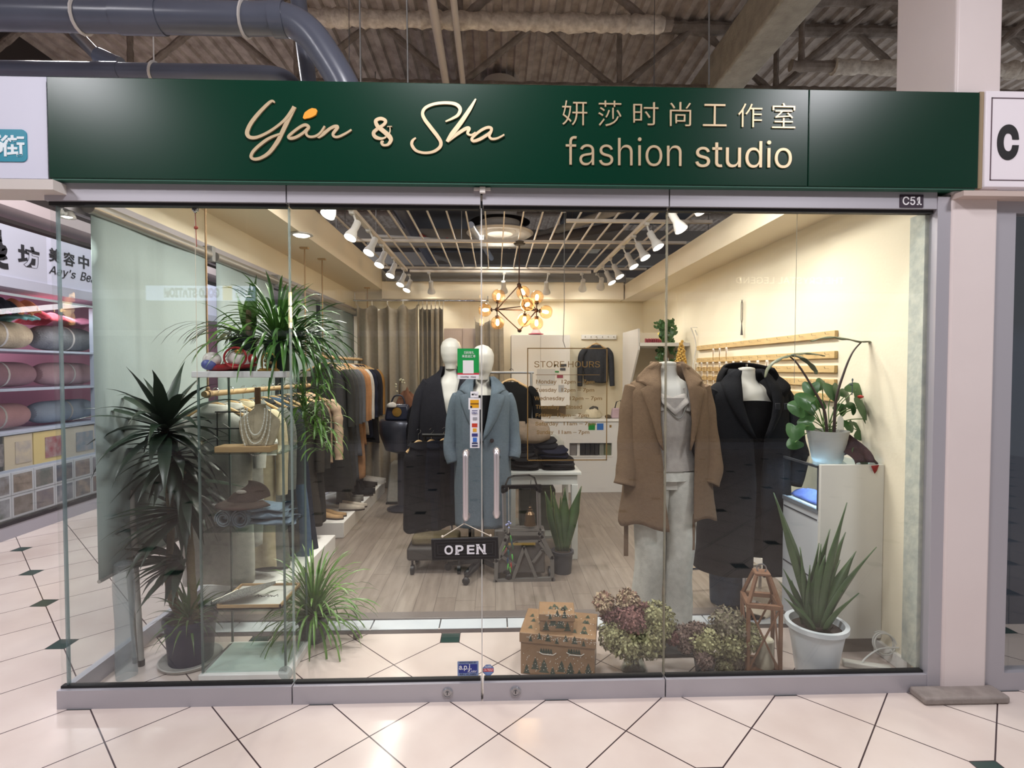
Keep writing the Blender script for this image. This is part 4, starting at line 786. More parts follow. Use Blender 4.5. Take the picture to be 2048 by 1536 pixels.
# brown cap and rolled pale jeans on the middle shelf
zb = ZS[1]; q = P(495, 985, .3)
t = thing('cap', 'brown knitted cap with a pale logo patch on the rolled denim', 'cap', (q.x, .3, zb+.11))
CAPM = cloth((84,68,62), bump=.5)
M().grid(lambda u, v: (q.x+.10*math.cos(2*PI*u)*math.cos(v*PI/2)*(1+.05*math.sin(u*25)), .31+.08*math.sin(2*PI*u)*math.cos(v*PI/2), zb+.115+.085*math.sin(v*PI/2)+.02*math.cos(2*PI*u)), 32, 10, cu=True).build('crown', CAPM, t)
M().grid(lambda u, v: (q.x+(.09+.05*v)*math.cos(PI+PI*u*.9), .29+(.08+.05*v)*math.sin(PI+PI*u*.9), zb+.125-.02*v), 18, 4).build('brim', CAPM, t, solid=.006); M().ball((q.x-.005, .245, zb+.175), .022, 10, (1.2,.25,.5)).build('patch', plain((170,160,150)), t)
for k, (px0, px1, r, yk, c, lb) in enumerate(((425, 470, .036, .22, (128,140,148), 'leftmost small roll of grey denim on the middle glass shelf'), (462, 500, .04, .215, (112,128,142), 'second small roll of blue-grey denim on the middle glass shelf'))):
    a_, c_ = P(px0, 1040, yk), P(px1, 1040, yk); b = M(); n = 26
    t = thing('denim_roll', lb, 'denim roll', (a_.x, yk, zb), 'denim on the middle glass shelf')
    M().grid(lambda u, v: ((a_.x+c_.x)/2+(.42*r+r*.75*u)*math.cos(u*16)*.9, yk-.01+.13*v, zb+.05+(.42*r+r*.75*u)*math.sin(u*16)), 60, 4).build('roll', cloth(c, bump=.4), t, solid=.004)
a_, c_ = P(500, 1030, .3), P(600, 1030, .3)
t = thing('folded_jeans', 'pale blue jeans folded loosely on the middle glass shelf', 'jeans', ((a_.x+c_.x)/2, .3, zb), 'denim on the middle glass shelf')
for k in range(3): M().grid(lambda u, v: (a_.x-.09+(.31-.02*k)*v+.01*math.sin(u*20), .31+.085*math.cos(2*PI*u)*(.9+.1*math.sin(v*12+k)), zb+.02+.034*k+.0165*math.sin(2*PI*u)*(1+.35*math.sin(v*9+k*2))), 24, 16, cu=True).build('fold', cloth((142,158,174), bump=.5, col2=(100,120,140)), t)
# wood framed tray with printed sheet and beaded bag
zb = ZS[2]; xa, xb = P(432,1215,.19).x, P(562,1215,.19).x
t = thing('wooden_tray', 'pale wooden tray with a white printed sheet on the lowest glass shelf', 'tray', ((xa+xb)/2, .3, zb))
b = M(); b.box((xa, .185, zb), (xb, .45, zb+.008)); b.box((xa, .185, zb), (xb, .192, zb+.022)); b.box((xa, .443, zb), (xb, .45, zb+.022)); b.box((xa, .185, zb), (xa+.007, .45, zb+.022)); b.box((xb-.007, .185, zb), (xb, .45, zb+.022)); b.build('frame', WOOD, t, smooth=False)
M().box((xa+.01, .195, zb+.008), (xb-.01, .44, zb+.012)).build('sheet', plain((222,220,214)), t, smooth=False)
b = M(); 
for k in range(7): b.tube([((xa+xb)/2-.02+k*.016, .30+.01*(k%2), zb+.0135), ((xa+xb)/2-.01+k*.016, .325-.01*(k%3), zb+.0135), ((xa+xb)/2+k*.016, .30, zb+.0135)], .0016, 4)
b.build('script_marks', plain((80,72,66)), t)
t = thing('beaded_clutch', 'silver beaded clutch bag lying on the printed sheet', 'bag', ((xa+xb)/2-.05, .28, zb+.013))
SEQ = mat('crystal_beads', (196,196,190), rough=.25, metal=.5, bump=1.0, bs=260, var=.8, vscale=180, col2=(110,108,104))
M().grid(lambda u, v: (xa-.03+.19*v+.06*u+0*u, .20+.15*u, zb+.022+(.055*v if v > 0 else 0)*.8+.014*math.sin(PI*u)*math.sin(PI*v)), 14, 12).build('bag', SEQ, t, solid=.014, off=0)
M().tube([(xa-.028, .205, zb+.03), (xa+.03, .345, zb+.03)], .005, 8).build('clasp', plain((150,146,140), metal=.8, rough=.3), t)
# on top of the case
zt2 = zt+.018; q = P(462, 735, .25)
t = thing('cat_ornament', 'white and red ceramic lucky ornament lying on a red cushion on the cabinet', 'ornament', (q.x, .24, zt2))
RED = plain((150,30,34), rough=.4); CER = plain((216,210,204), rough=.25)
M().grid(lambda u, v: (q.x+.01+.12*math.cos(2*PI*u)*math.sin(PI*v), .24+.06*math.sin(2*PI*u)*math.sin(PI*v), zt2+.022-.022*math.cos(PI*v)+.01*math.cos(2*PI*u)), 26, 10, cu=True).build('cushion', RED, t)
M().ball((q.x-.075, .22, zt2+.055), .042, 18, (1,.9,.9)).build('head', CER, t); M().ball((q.x+.06, .215, zt2+.062), .05, 20, (1.25,.7,.85)).build('body', CER, t); M().ball((q.x-.08, .2, zt2+.032), .034, 14, (1,.9,.8)).build('blue_collar', plain((80,90,150), rough=.4), t)
b = M(); b.tube([(q.x+.055+.052*math.cos(a), .178+.004*math.sin(a), zt2+.066+.047*math.sin(a)) for a in (2*PI*i/24 for i in range(24))], .005, 8, closed=True); b.build('red_band', RED, t)
M().ball((q.x+.07,.182,zt2+.095), .018, 12, (1.2,.4,.6)).build('gold_patch', BRASS, t); b = M(); b.ball((q.x+.12,.21,zt2+.06), .022, 12); b.build('paw', RED, t)
q = P(540, 735, .2); t = thing('dome_ornament', 'small gold arched glass dome ornament at the cabinet edge', 'ornament', (q.x, .19, zt2))
b = M(); b.box((q.x-.045,.165,zt2),(q.x+.04,.215,zt2+.008)); b.box((q.x-.038,.17,zt2+.008),(q.x+.034,.21,zt2+.014)); b.build('base', BRASS, t, bevel=.001)
b = M(); arc = [(q.x-.032, .19, zt2+.014)]+[(q.x-.032*math.cos(PI*i/14), .19, zt2+.055+.032*math.sin(PI*i/14)) for i in range(15)]+[(q.x+.032,.19,zt2+.014)]; b.tube(arc, .0035, 8); b.build('arch', BRASS, t)
b = M()
for k in range(7): b.ball((q.x+R.uniform(-.02,.02), .19, zt2+.02+.01*k), .009, 8)
b.build('figure', plain((120,104,70), rough=.5, metal=.4), t)
# ---------------------------------------------------------------- right side counters
PANEL = plain((216,214,206), rough=.4)
YC1 = .30; xa = P(1641, 1000, YC1).x; zc = P(1641, 930, YC1).z
t = thing('jewellery_counter', 'white counter with a lit glass top along the right wall', 'counter', (xa, YC1, 0))
M().box((xa+.02, YC1+.03, 0), (XR-.02, 0.66, .085)).build('plinth', plain((120,112,100)), t, smooth=False)
M().box((xa, YC1, .085), (XR-.002, YC1+.02, zc)).build('end_panel', PANEL, t, bevel=.002)
M().box((xa+.002, YC1+.02, .085), (XR-.002, 0.66, zc-.245)).build('body', plain((206,210,214), rough=.35), t, bevel=.002)
b = M(); b.box((xa-.004, YC1+.02, zc-.262), (xa+.012, 0.66, zc-.240)); b.build('lower_rail', plain((120,126,134), rough=.4), t, smooth=False)
b = M()
for z in (zc-.30, zc-.62): b.box((xa-.001, YC1+.03, z), (xa+.003, .65, z+.006))
b.build('drawer_gap', plain((60,62,68)), t, smooth=False)
M().box((xa, YC1+.02, zc-.02), (XR-.002, 0.66, zc-.012)).build('glass_top', glass_mat('counter_glass', (.86,.94,.96)), t, smooth=False); M().box((xa, YC1+.02, zc-.24), (xa+.005, 0.66, zc-.02)).build('glass_front', glass_mat('counter_glass2', (.9,.95,.97)), t, smooth=False)
b = M(); b.box((xa-.003, YC1+.02, zc-.022), (xa+.01, 0.66, zc-.010)); b.box((xa-.003, YC1+.018, zc-.245), (xa+.008, YC1+.028, zc-.01)); b.build('edge_trim', plain((70,74,80), rough=.4), t, smooth=False)
M().box((xa+.03, YC1+.06, zc-.032), (xa+.045, .62, zc-.024)).build('led_strip', plain((210,235,255), emit=(190,225,255), es=10), t, smooth=False)
lamp('AREA', 'counter_led_light', (xa+.12, .48, zc-.03), 1.6, (.72,.88,1), .06, (xa+.12, .48, 0), sy=.28)
o = M().grid(lambda u, v: (xa+.05+.17*u, YC1+.12+.25*v, zc-.235+.03*math.sin(PI*u)*(1+.4*math.sin(v*13+u*8))), 14, 12).build('blue_scarf', cloth((110,124,190)), solid=.006); tag(o, 'crumpled blue scarf inside the lit counter', 'scarf')
tag(M().ball((xa+.12, YC1+.09, zc-.225), .03, 14, (1.3,1,.4)).build('white_puff', plain((226,226,224))), 'small white puff beside the blue scarf', 'puff')
# draped brown cloth on the counter
qa, qb = P(1686, 925, YC1+.1), P(1797, 925, YC1+.1); cw = min(qb.x, XR-.03)-qa.x
def brown(u, v):
    h = .14*math.sin(PI*(.12+.8*u))**.7*(1-.35*abs(2*v-1))*(1+.15*math.sin(u*9+v*7)); return (qa.x+cw*u+.012*math.sin(v*12), YC1+.0+.30*v+.01*math.sin(u*15), zc-.008+h*math.sin(PI*min(1, v*.9+.1)))
o = M().grid(brown, 26, 20).build('brown_scarf', cloth((84,62,62), bump=.5, vscale=14, var=.8, col2=(52,42,48)), solid=.008); tag(o, 'brown wool scarf heaped on the counter beside the grey pot', 'scarf')
o = M(); o.add([(qa.x+cw*.62, YC1-.008, zc-.005), (qa.x+cw*.95, YC1-.008, zc+.0), (qa.x+cw*.85, YC1-.01, zc-.03), (qa.x+cw*.75, YC1-.012, zc-.045)], [(0,3,2,1)]); o = o.build('red_corner', cloth((140,40,36)), solid=.003); tag(o, 'small red cloth corner hanging under the brown scarf', 'cloth')
# clear box and coiled cable in the right corner
t = thing('power_strip', 'white power strip on the floor in the right glass corner', 'power strip', PZ(1730, 1335, .0)); q = PZ(1735, 1338)
M().box((q.x-.11, q.y-.02, 0), (q.x+.1, q.y+.02, .03), T=Matrix.Translation(q) @ Matrix.Rotation(-.35,4,'Z') @ Matrix.Translation(-q)).build('strip', plain((196,194,186)), t, bevel=.006)
q = PZ(1785, 1335); M().tube([(q.x-.02+.055*math.cos(a), q.y+.02+.015*math.sin(a)+.002*a, .05+.055+.05*math.sin(a*1.0)) for a in (i*.3 for i in range(50))], .004, 6).build('cable', plain((200,200,196)), t)
M().tube(smooth_path([(q.x+.03,q.y,.1),(q.x-.06,q.y+.01,.09),(q.x-.14,q.y,.05),(q.x-.17,q.y-.01,.02)],6), .004, 6).build('lead', plain((200,200,196)), t)
# wooden hook rails on the right wall with hanging cards
HOOKW = mat('hook_rail_wood', (214,184,130), rough=.55, var=.5, vscale=10, stretch=(8,1,8), col2=(184,148,96)); xr = XR-.001
ye, yl = PX(1667, 668, XR-.03).y, PX(1392, 695, XR-.03).y
card = None
for k, py in enumerate((668, 709, 738, 766, 796)):
    z = PX(1666, py, XR-.03).z; t = thing('hook_rail', ('top', 'second', 'third', 'fourth', 'lowest')[k]+' wooden hook rail on the right wall', 'hook rail', (xr, ye, z), 'wooden hook rails on the right wall')
    M().box((xr-.022, ye, z-.022), (xr, yl, z+.022)).build('board', HOOKW, t, bevel=.002)
    n = 16
    for i in range(n): y = ye+.05+(yl-ye-.1)*i/(n-1); M().tube([(xr-.02,y,z+.004),(xr-.045,y,z+.002),(xr-.05,y,z+.014)], .0018, 5).build('hook', CHROME, t)
    if k < 4:
        for i in range(n):
            y = ye+.05+(yl-ye-.1)*i/(n-1)
            if (k == 0 and i not in (10, 12, 11)) or (k == 1 and i < 5) or (k == 2 and i < 6) or (k == 3 and i < 3): continue
            wl_ = 'white necklace card on the %s wooden hook rail, %s from its near end' % (('top','second','third','fourth')[k], ('first','second','third','fourth','fifth','sixth','seventh','eighth','ninth','tenth','eleventh','twelfth','thirteenth','fourteenth','fifteenth','sixteenth')[i])
            if card is None:
                card = thing('hanging_card', 'x', 'jewellery card', (xr-.045, y, z-.02), 'necklace cards on the hook rails')
                M().box((-.001,-.018,-.05),(.001,.018,.0)).build('card', plain((232,228,220)), card, smooth=False, loc=(0,0,0)); M().tube([(-.002,-.008,-.012),(-.003,0,-.105),(-.002,.008,-.012)], .0018, 5).build('necklace', BRASS, card, loc=(0,0,0)); M().tube([(0,0,0),(0,0,.02)], .001, 4).build('loop', BRASS, card, loc=(0,0,0))
                card['label'] = wl_
            else: copy_tree(card, (xr-.045, y, z-.02), 0, wl_)
q = PX(1484, 600, XR-.02); t = thing('tassel_necklace', 'long beaded tassel necklace hung high on the right wall', 'necklace', (XR-.02, q.y, q.z)); zb_ = PX(1484, 670, XR-.02).z
M().tube([(XR-.01,q.y,q.z),(XR-.03,q.y,q.z-.0)], .003, 6).build('nail', CHROME, t)
b = M(); b.tube([(XR-.02,q.y,q.z),(XR-.02,q.y-.012,q.z-.03),(XR-.02,q.y-.012,q.z-.16),(XR-.02,q.y,q.z-.19),(XR-.02,q.y+.012,q.z-.16),(XR-.02,q.y+.012,q.z-.03)], .0035, 6, closed=True); b.build('beads', plain((90,84,78), rough=.4), t)
M().tube([(XR-.02,q.y,q.z-.19),(XR-.02,q.y,zb_+.04),(XR-.02,q.y,zb_)], [.003,.007,.011], 8).build('tassel', plain((70,66,64)), t)
# open wall shelf far right with plant and gold tree
t = thing('wall_shelf', 'white open shelf unit hung in the far right corner', 'shelf', (1.7, 3.1, 1.74)); SHW = plain((214,212,208), rough=.5)
M().box((1.5, 3.1, 1.74), (XR-.002, 3.76, 1.775)).build('shelf_board', SHW, t, smooth=False); M().prism([(3.1,1.92),(3.76,1.92),(3.76,1.15),(3.58,1.15),(3.1,1.70)], 1.485, 1.505, 'x').build('side_panel', SHW, t, smooth=False); M().box((1.505, 3.74, 1.1), (XR-.002, 3.76, 1.92)).build('back_panel', plain((200,190,172)), t, smooth=False)
o = thing('gold_cone_tree', 'gold cone shaped christmas tree behind the camel coat shoulder', 'ornament', P(1362, 880, 2.3)); q = P(1362, 745, 2.3); GT = plain((206,168,84), rough=.3, metal=.7)
b = M(); zt_ = P(1360, 683, 2.3).z; z0 = zc-.01
for k in range(420):
    u = (k/420)**.6; a = k*2.4; r = .115*u+.008; z = zt_-(zt_-z0-.06)*u; c = Vector((q.x+r*math.cos(a), 2.3+r*math.sin(a), z)); b.ball(c, .012+.005*R.random(), 5)
b.build('leaves', GT, o, smooth=False); M().lathe([(0,0),(.06,0),(.05,.02),(.02,.07),(0,.07)], c=(q.x,2.3,z0)).build('foot', GT, o); tag(M().box((q.x-.16, 2.14, .003), (q.x+.16, 2.46, z0-.001)).build('plinth', PANEL, bevel=.003), 'white plinth behind the camel coat carrying the gold tree', 'plinth'); o.location = (q.x, 2.3, z0); o['org'] = (q.x, 2.3, z0)
for ch in o.children: ch.location = -Vector((q.x, 2.3, z0))
b = M()
for k in range(26): b.ball((1.6+.02*(k%9), 3.22, 1.79+.012*(k//9)), .012, 6)
tag(b.build('bead_garland', plain((150,70,80), rough=.4, metal=.3)), 'heap of dark red beads on the far right shelf', 'beads')
tag(M().tube(smooth_path([P(1382,655,2.9),P(1392,690,2.9),P(1386,740,2.9),P(1400,760,2.9),P(1404,700,2.9),P(1390,660,2.9)],6), .006, 8).tube([P(1384,655,2.9),(XR,2.9,P(1384,655,2.9).z)],.004,6).build('rope_loop', plain((222,220,214))), 'white cord loops hanging beside the gold tree', 'cord')
# ---------------------------------------------------------------- back of the shop
PINKW = plain((214,196,186), rough=.5)
def bx(lb, cat, name, px0, py0, px1, py1, Y, dep, m_, grp=None, floor=False, bev=.004):
    a_, b_ = P(px0, py1, Y), P(px1, py0, Y); o = M().box((a_.x, Y, .003 if floor else a_.z), (b_.x, Y+dep, b_.z)).build(name, m_, bevel=bev); tag(o, lb, cat, grp); return o
t = thing('wardrobe', 'pinkish white wardrobe behind the mannequin heads', 'wardrobe', P(945, 985, 4.5))
a_, b_ = P(889, 985, 4.5), P(1000, 657, 4.5); M().box((a_.x, 4.52, 0.003), (b_.x, YB-.002, b_.z)).build('body', PINKW, t, smooth=False)
mx = P(925, 700, 4.5).x
for xa_, xb_ in ((a_.x, mx-.003), (mx+.003, b_.x)): M().box((xa_, 4.5, .05), (xb_, 4.52, b_.z)).build('door', PINKW, t, bevel=.002)
t = thing('wall_cabinet', 'white two door wall cabinet behind the opening hours lettering', 'cabinet', P(1080, 810, 4.45))
a_, b_ = P(1023, 812, 4.45), P(1140, 670, 4.45); M().box((a_.x, 4.46, a_.z), (b_.x, YB-.002, b_.z)).build('body', WHITE, t, smooth=False)
mx = P(1081,700,4.45).x
for xa_, xb_ in ((a_.x, mx-.003), (mx+.003, b_.x)): M().box((xa_, 4.445, a_.z), (xb_, 4.46, b_.z)).build('door', WHITE, t, bevel=.002)
for k, (px0, py0, px1, py1, c, lb) in enumerate(((1074,738,1110,770,(206,208,210),'white paper taped to the wall cabinet door'),(1120,728,1133,733,(60,62,66),'small dark tag clipped high on the wall cabinet'),(1120,736,1131,741,(70,72,78),'second dark tag on the wall cabinet'),(1110,742,1118,745,(60,150,80),'tiny green tag on the wall cabinet'),(1114,750,1126,756,(150,60,80),'tiny red tag on the wall cabinet'),(1117,770,1128,784,(180,182,184),'silver clip on the wall cabinet'))):
    bx(lb, 'paper', 'paper_note', px0, py0, px1, py1, 4.438, .006, plain(c), 'notes on the wall cabinet', bev=0)
q = P(1072, 670, 4.6); t = thing('pink_hat_box', 'pink and white doll like box on top of the wall cabinet', 'box', (q.x, 4.6, q.z)); M().lathe([(0,0),(.06,0),(.07,.02),(.05,.05),(.035,.09),(0,.1)], c=(q.x,4.6,P(1072,668,4.45).z)).build('body', plain((226,206,206)), t); M().lathe([(.05,0),(.1,.004),(.1,.012),(.05,.02)], c=(q.x,4.6,P(1072,668,4.45).z)).build('brim', plain((196,70,96)), t)
bx('beige panel below the wall cabinet over the counter', 'panel', 'wall_panel', 1030, 812, 1132, 845, 4.8, .06, plain((186,166,136)))
# reception counter
Yr = 4.0; a_, b_ = P(1040, 985, Yr), P(1262, 838, Yr)
t = thing('reception_counter', 'white reception counter at the back of the shop', 'counter', (1.0, Yr, 0)); n0, n1 = P(1139,912,Yr), P(1224,886,Yr)
CW = plain((222,222,222), rough=.35)
b = M(); b.box((a_.x, Yr, .003), (b_.x, Yr+.4, n0.z)); b.box((a_.x, Yr, n1.z), (b_.x, Yr+.4, b_.z-.03)); b.box((a_.x, Yr, n0.z), (n0.x, Yr+.4, n1.z)); b.box((n1.x, Yr, n0.z), (b_.x, Yr+.4, n1.z)); b.box((n0.x, Yr+.3, n0.z), (n1.x, Yr+.4, n1.z)); b.build('body', CW, t, smooth=False)
M().box((a_.x-.01, Yr-.02, b_.z-.03), (b_.x+.01, Yr+.42, b_.z)).build('worktop', WGLOSS, t, bevel=.004); M().box((n0.x, Yr-.008, n0.z-.012), (n1.x+.01, Yr, n0.z)).build('niche_ledge', CW, t, smooth=False)
for k, (px0, px1, c) in enumerate(((1139,1153,(120,116,116)),(1154,1160,(212,212,212)),(1161,1170,(30,30,32)),(1171,1180,(36,36,38)),(1181,1189,(26,26,28)),(1190,1197,(44,44,46)),(1199,1208,(128,130,122)),(1209,1222,(104,112,84)))):
    bx(('grey box leftmost', 'white card second', 'black bottle third', 'black bottle fourth', 'black bottle fifth', 'dark bottle sixth', 'grey-green box seventh', 'olive box rightmost')[k]+' in the counter niche', 'box' if k in (0,1,6,7) else 'bottle', 'niche_box' if k in (0,1,6,7) else 'black_bottle', px0, 887+(k in (2,3,4))*1, px1, 911.5, Yr+.05, .12, plain(c, rough=.35), 'items in the counter niche')
bx('green payment sticker on the counter front', 'sticker', 'green_sticker', 1177, 847, 1190, 860, Yr-.003, .004, plain((30,140,60)), 'payment stickers on the counter', bev=0); bx('blue payment sticker on the counter front', 'sticker', 'blue_sticker', 1194, 847, 1207, 860, Yr-.003, .004, plain((50,110,190)), 'payment stickers on the counter', bev=0); bx('tiny gold sticker right of the blue one on the counter', 'sticker', 'gold_sticker', 1219, 850, 1223, 855, Yr-.003, .004, plain((150,120,70)), bev=0)
zc2 = b_.z
def lump(lb, cat, name, px, py, Y, sx, sy, sz, c, z0, seed=1, grp=None, amp=.25, **k):
    q = P(px, py, Y); o = M().grid(lambda u, v: (lambda a, s_: (q.x+sx*s_*math.cos(a)*(1+amp*mnoise.noise((math.cos(a)*2+seed, v*3, seed))), Y+sy*s_*math.sin(a)*(1+amp*mnoise.noise((a, v*2, seed+5))), z0+sz*(.5-.5*math.cos(PI*v))*(1+amp*.8*mnoise.noise((math.cos(a)*1.5, math.sin(a)*1.5, seed)))))(2*PI*u, max(.02, math.sin(PI*min(1, .12+v*.88)))**.6), 30, 14, cu=True).build(name, cloth(c, **k)); tag(o, lb, cat, grp); return o
lump('cream stuffed toy on the reception counter', 'soft toy', 'soft_toy', 1186, 836, 4.15, .11, .1, .11, (222,212,186), zc2, 3); lump('grey knitted hat on the cream toy', 'hat', 'knitted_hat', 1188, 820, 4.16, .055, .05, .05, (90,88,84), zc2+.095, 8)
lump('white gloves bundle left of the cream toy', 'cloth', 'white_bundle', 1158, 838, 4.12, .07, .06, .05, (214,208,196), zc2, 5); lump('brown camera like object on the counter edge', 'bag', 'brown_pouch', 1216, 836, 4.1, .035, .05, .045, (96,84,70), zc2, 6)
q = P(1236, 840, 4.12); t = thing('pink_handbag', 'small mauve handbag with black handle on the reception counter', 'bag', (q.x, 4.12, zc2)); M().prism([(q.x-.09,zc2),(q.x+.08,zc2),(q.x+.065,zc2+.125),(q.x-.07,zc2+.125)], 4.08, 4.16).build('body', plain((188,164,174), rough=.5), t, bevel=.012); M().tube([(q.x-.04,4.12,zc2+.12),(q.x-.02,4.12,zc2+.2),(q.x+.03,4.12,zc2+.22),(q.x+.05,4.12,zc2+.12)], .007, 8).build('handle', BLACK, t)
# coat hook board with a dark top
a_, b_ = P(1163, 678.5, 4.84), P(1233, 669.5, 4.84); t = thing('hook_board', 'white board with small hooks on the back wall', 'hook rail', (a_.x, 4.84, a_.z)); M().box((a_.x, 4.835, a_.z), (b_.x, YB-.001, b_.z)).build('board', WHITE, t, bevel=.003)
for i in range(6): x = a_.x+.045+(b_.x-a_.x-.09)*i/5; M().tube([(x,4.835,a_.z+.035),(x,4.80,a_.z+.025),(x,4.797,a_.z+.04)], .004, 6).build('hook', CHROME, t)
# ---------------------------------------------------------------- clothes and mannequins
def interp(tab, u):
    for (a_, *va), (b_, *vb) in zip(tab, tab[1:]):
        if u <= b_: f_ = (u-a_)/(b_-a_); f_ = f_*f_*(3-2*f_)*.5+f_*.5; return [x+(y-x)*f_ for x, y in zip(va, vb)]
    return list(tab[-1][1:])
HWOOD = mat('hanger_wood', (206,170,120), rough=.5)
def garment(name, lb, cat, cx, cy, rz, col, L, wh=.24, th=.05, sleeves=.58, sw=.2, quilt=0, collar=True, grp=None, rot=0, hang=True, folds=5, seed=0, kind=None, opening=None):
    """a garment on a hanger: rz is the rod height; seen from the front it spreads along x"""
    zt = rz-.085; t = thing(name, lb, cat, (cx, cy, rz), grp, rot); m_ = kind or cloth(col)
    tab = [(0,.055,.045),(.025,.075,.05),(.06,sw*.72,th*.8),(.10,sw,th),(.3,sw*.98,th*1.15),(1,wh,th*1.25)] if kind != 'x' else []
    L_ = L
    def body(u, v):
        d = v if v < .3 else v; zz = d; s_ = min(1, (v*L_)/.9) if v*L_ > .12 else v*L_/.9
        w_ = interp([(0,.055,.04),(.02,.07,.045),(.055,sw*.75,th*.8),(.10,sw,th),(.30,sw*.97,th*1.1),(1.2,wh,th*1.3)], v*L_)
        a = 2*PI*u; fo = 1+.22*min(1, v*1.2)*math.sin(a*folds+seed)*math.sin(seed+v*3+1)*.8; q = 1+(.10*math.sin(v*L_*quilt) if quilt else 0)
        ca = math.cos(a); sa = math.sin(a)
        return (w_[0]*math.copysign(abs(ca)**.8, ca)*(1+.02*math.sin(v*9+seed)), w_[1]*sa*fo*q+.012*math.sin(ca*7+seed+v*2)*v, -.085-L_*v+.012*math.sin(a*3+seed)*v)
    M().grid(body, 36, 26, cu=True).build('body', m_, t, loc=(0,0,0), solid=.006 if not quilt else 0)
    if sleeves:
        for s_ in (-1, 1):
            p = [(s_*(sw-.035), 0, -.135), (s_*(sw+.025), 0, -.20), (s_*(sw+.045), .005, -.32), (s_*(sw+.05), -.005, -.085-sleeves*.75), (s_*(sw+.055), -.02, -.085-sleeves)]
            pts = smooth_path(p, 5); n = len(pts); rr = [(.055-.016*i/n)*(1+(.12*math.sin(i*1.6) if quilt else .03*math.sin(i*.9+seed))) for i in range(n)]; rr[0] = .03; rr[1] = .045
            M().tube(pts, rr, 14, flat=.8).build('sleeve', m_, t, loc=(0,0,0))
    if collar: M().grid(lambda u, v: ((.06+.03*v)*math.cos(2*PI*u), (.045+.02*v)*math.sin(2*PI*u)-.004, -.065-.045*v+.02*math.cos(4*PI*u)*(v-.3)), 26, 5, cu=True).build('collar', m_, t, loc=(0,0,0), solid=.005)
    if opening: b = M(); b.box((-.004,-th*1.42,-.085-L*.95),(.004,-th*1.1,-.16)); b.build('front_edge', plain(opening), t, loc=(0,0,0), smooth=False)
    if hang:
        b = M(); b.tube(smooth_path([(-sw*.9,0,-.14),(-sw*.5,0,-.1),(0,0,-.062),(sw*.5,0,-.1),(sw*.9,0,-.14)],5), .011, 8); h = b.build('hanger', HWOOD, t, loc=(0,0,0))
        M().tube(smooth_path([(0,0,-.06),(0,0,-.01),(.012,0,0),(.02,0,.014),(.012,0,.028),(0,0,.031),(-.014,0,.022)],5), .0022, 6).build('hook', CHROME, h, loc=(0,0,0))
    return t
G1 = [  # y, colour, length, half width, name, label, options
 (.74, (206,204,196), 1.02, .20, 'dress', 'cream white dress nearest on the nearer rod', dict(sleeves=.35)),
 (.92, (196,194,186), .86, .19, 'blouse', 'soft white draped blouse second on the nearer rod', dict(sleeves=.3)),
 (1.08, (204,190,160), 1.05, .20, 'coat', 'sand beige long coat third on the nearer rod', {}),
 (1.24, (120,122,118), 1.1, .22, 'coat', 'mid grey long coat fourth on the nearer rod', {}),
 (1.38, (56,58,60), 1.06, .24, 'coat', 'charcoal coat fifth on the nearer rod', {}),
 (1.52, (74,96,120), 1.18, .30, 'denim_dress', 'long washed blue denim dress on the nearer rod', dict(sw=.22, sleeves=0)),
 (1.66, (36,42,54), 1.17, .29, 'denim_coat', 'very long dark navy denim coat next to the washed blue dress', dict(sleeves=0)),
 (1.82, (60,56,50), 1.0, .26, 'coat', 'dark brown grey coat behind the denim pieces', {}),
 (1.98, (52,50,46), 1.02, .25, 'coat', 'black brown wool coat before the beige puffer', {}),
 (2.2, (190,164,138), .58, .27, 'puffer_jacket', 'beige quilted puffer jacket at the end of the nearer rod', dict(quilt=62, th=.08, sleeves=.55, sw=.23))]
for k, (y, c, L, w_, nm, lb, kw) in enumerate(G1): garment(nm, lb, 'coat' if 'coat' in nm or 'jacket' in nm else 'dress' if 'dress' in nm else 'blouse', -1.62, y, RZ1, c, L, w_, grp='clothes on the nearer rod', seed=k*1.7, rot=R.uniform(-.12,.12), **kw)
G2 = [
 (2.72, (58,58,56), 1.2, .26, 'coat', 'dark grey pleated coat nearest on the farther rod', dict(folds=9)),
 (2.86, (70,70,70), 1.18, .25, 'coat', 'charcoal long coat second on the farther rod', {}),
 (3.00, (84,86,90), 1.15, .25, 'coat', 'slate grey long coat third on the farther rod', {}),
 (3.14, (104,106,112), .92, .25, 'coat', 'mid grey wool coat beside the camel plaid coat', {}),
 (3.28, (178,132,94), 1.18, .24, 'coat', 'camel plaid coat on the farther rod', {}),
 (3.42, (190,140,98), .85, .25, 'coat', 'tan short coat behind the camel plaid coat', {}),
 (3.56, (210,208,204), .75, .23, 'shirt', 'white shirt on the farther rod', dict(th=.03)),
 (3.70, (38,42,60), .80, .26, 'puffer_jacket', 'dark navy puffer jacket on the farther rod', dict(quilt=55, th=.06)),
 (3.84, (30,32,42), .84, .26, 'puffer_jacket', 'black blue puffer jacket behind the navy one', dict(quilt=50, th=.06)),
 (3.98, (44,44,52), .9, .25, 'coat', 'dark coat behind the puffer jackets', {}),
 (4.12, (160,120,70), .6, .24, 'coat', 'mustard brown short coat near the curtain', {}),
 (4.26, (196,150,104), .7, .24, 'coat', 'pale camel coat nearest the grey curtain', {}),
 (4.38, (54,60,60), 1.1, .25, 'coat', 'dark green grey coat last on the farther rod', {})]
for k, (y, c, L, w_, nm, lb, kw) in enumerate(G2): garment(nm, lb, 'shirt' if nm == 'shirt' else 'coat', -1.62, y, RZ2, c, L, w_, grp='clothes on the farther rod', seed=k*2.1+5, rot=R.uniform(-.1,.1), **kw)
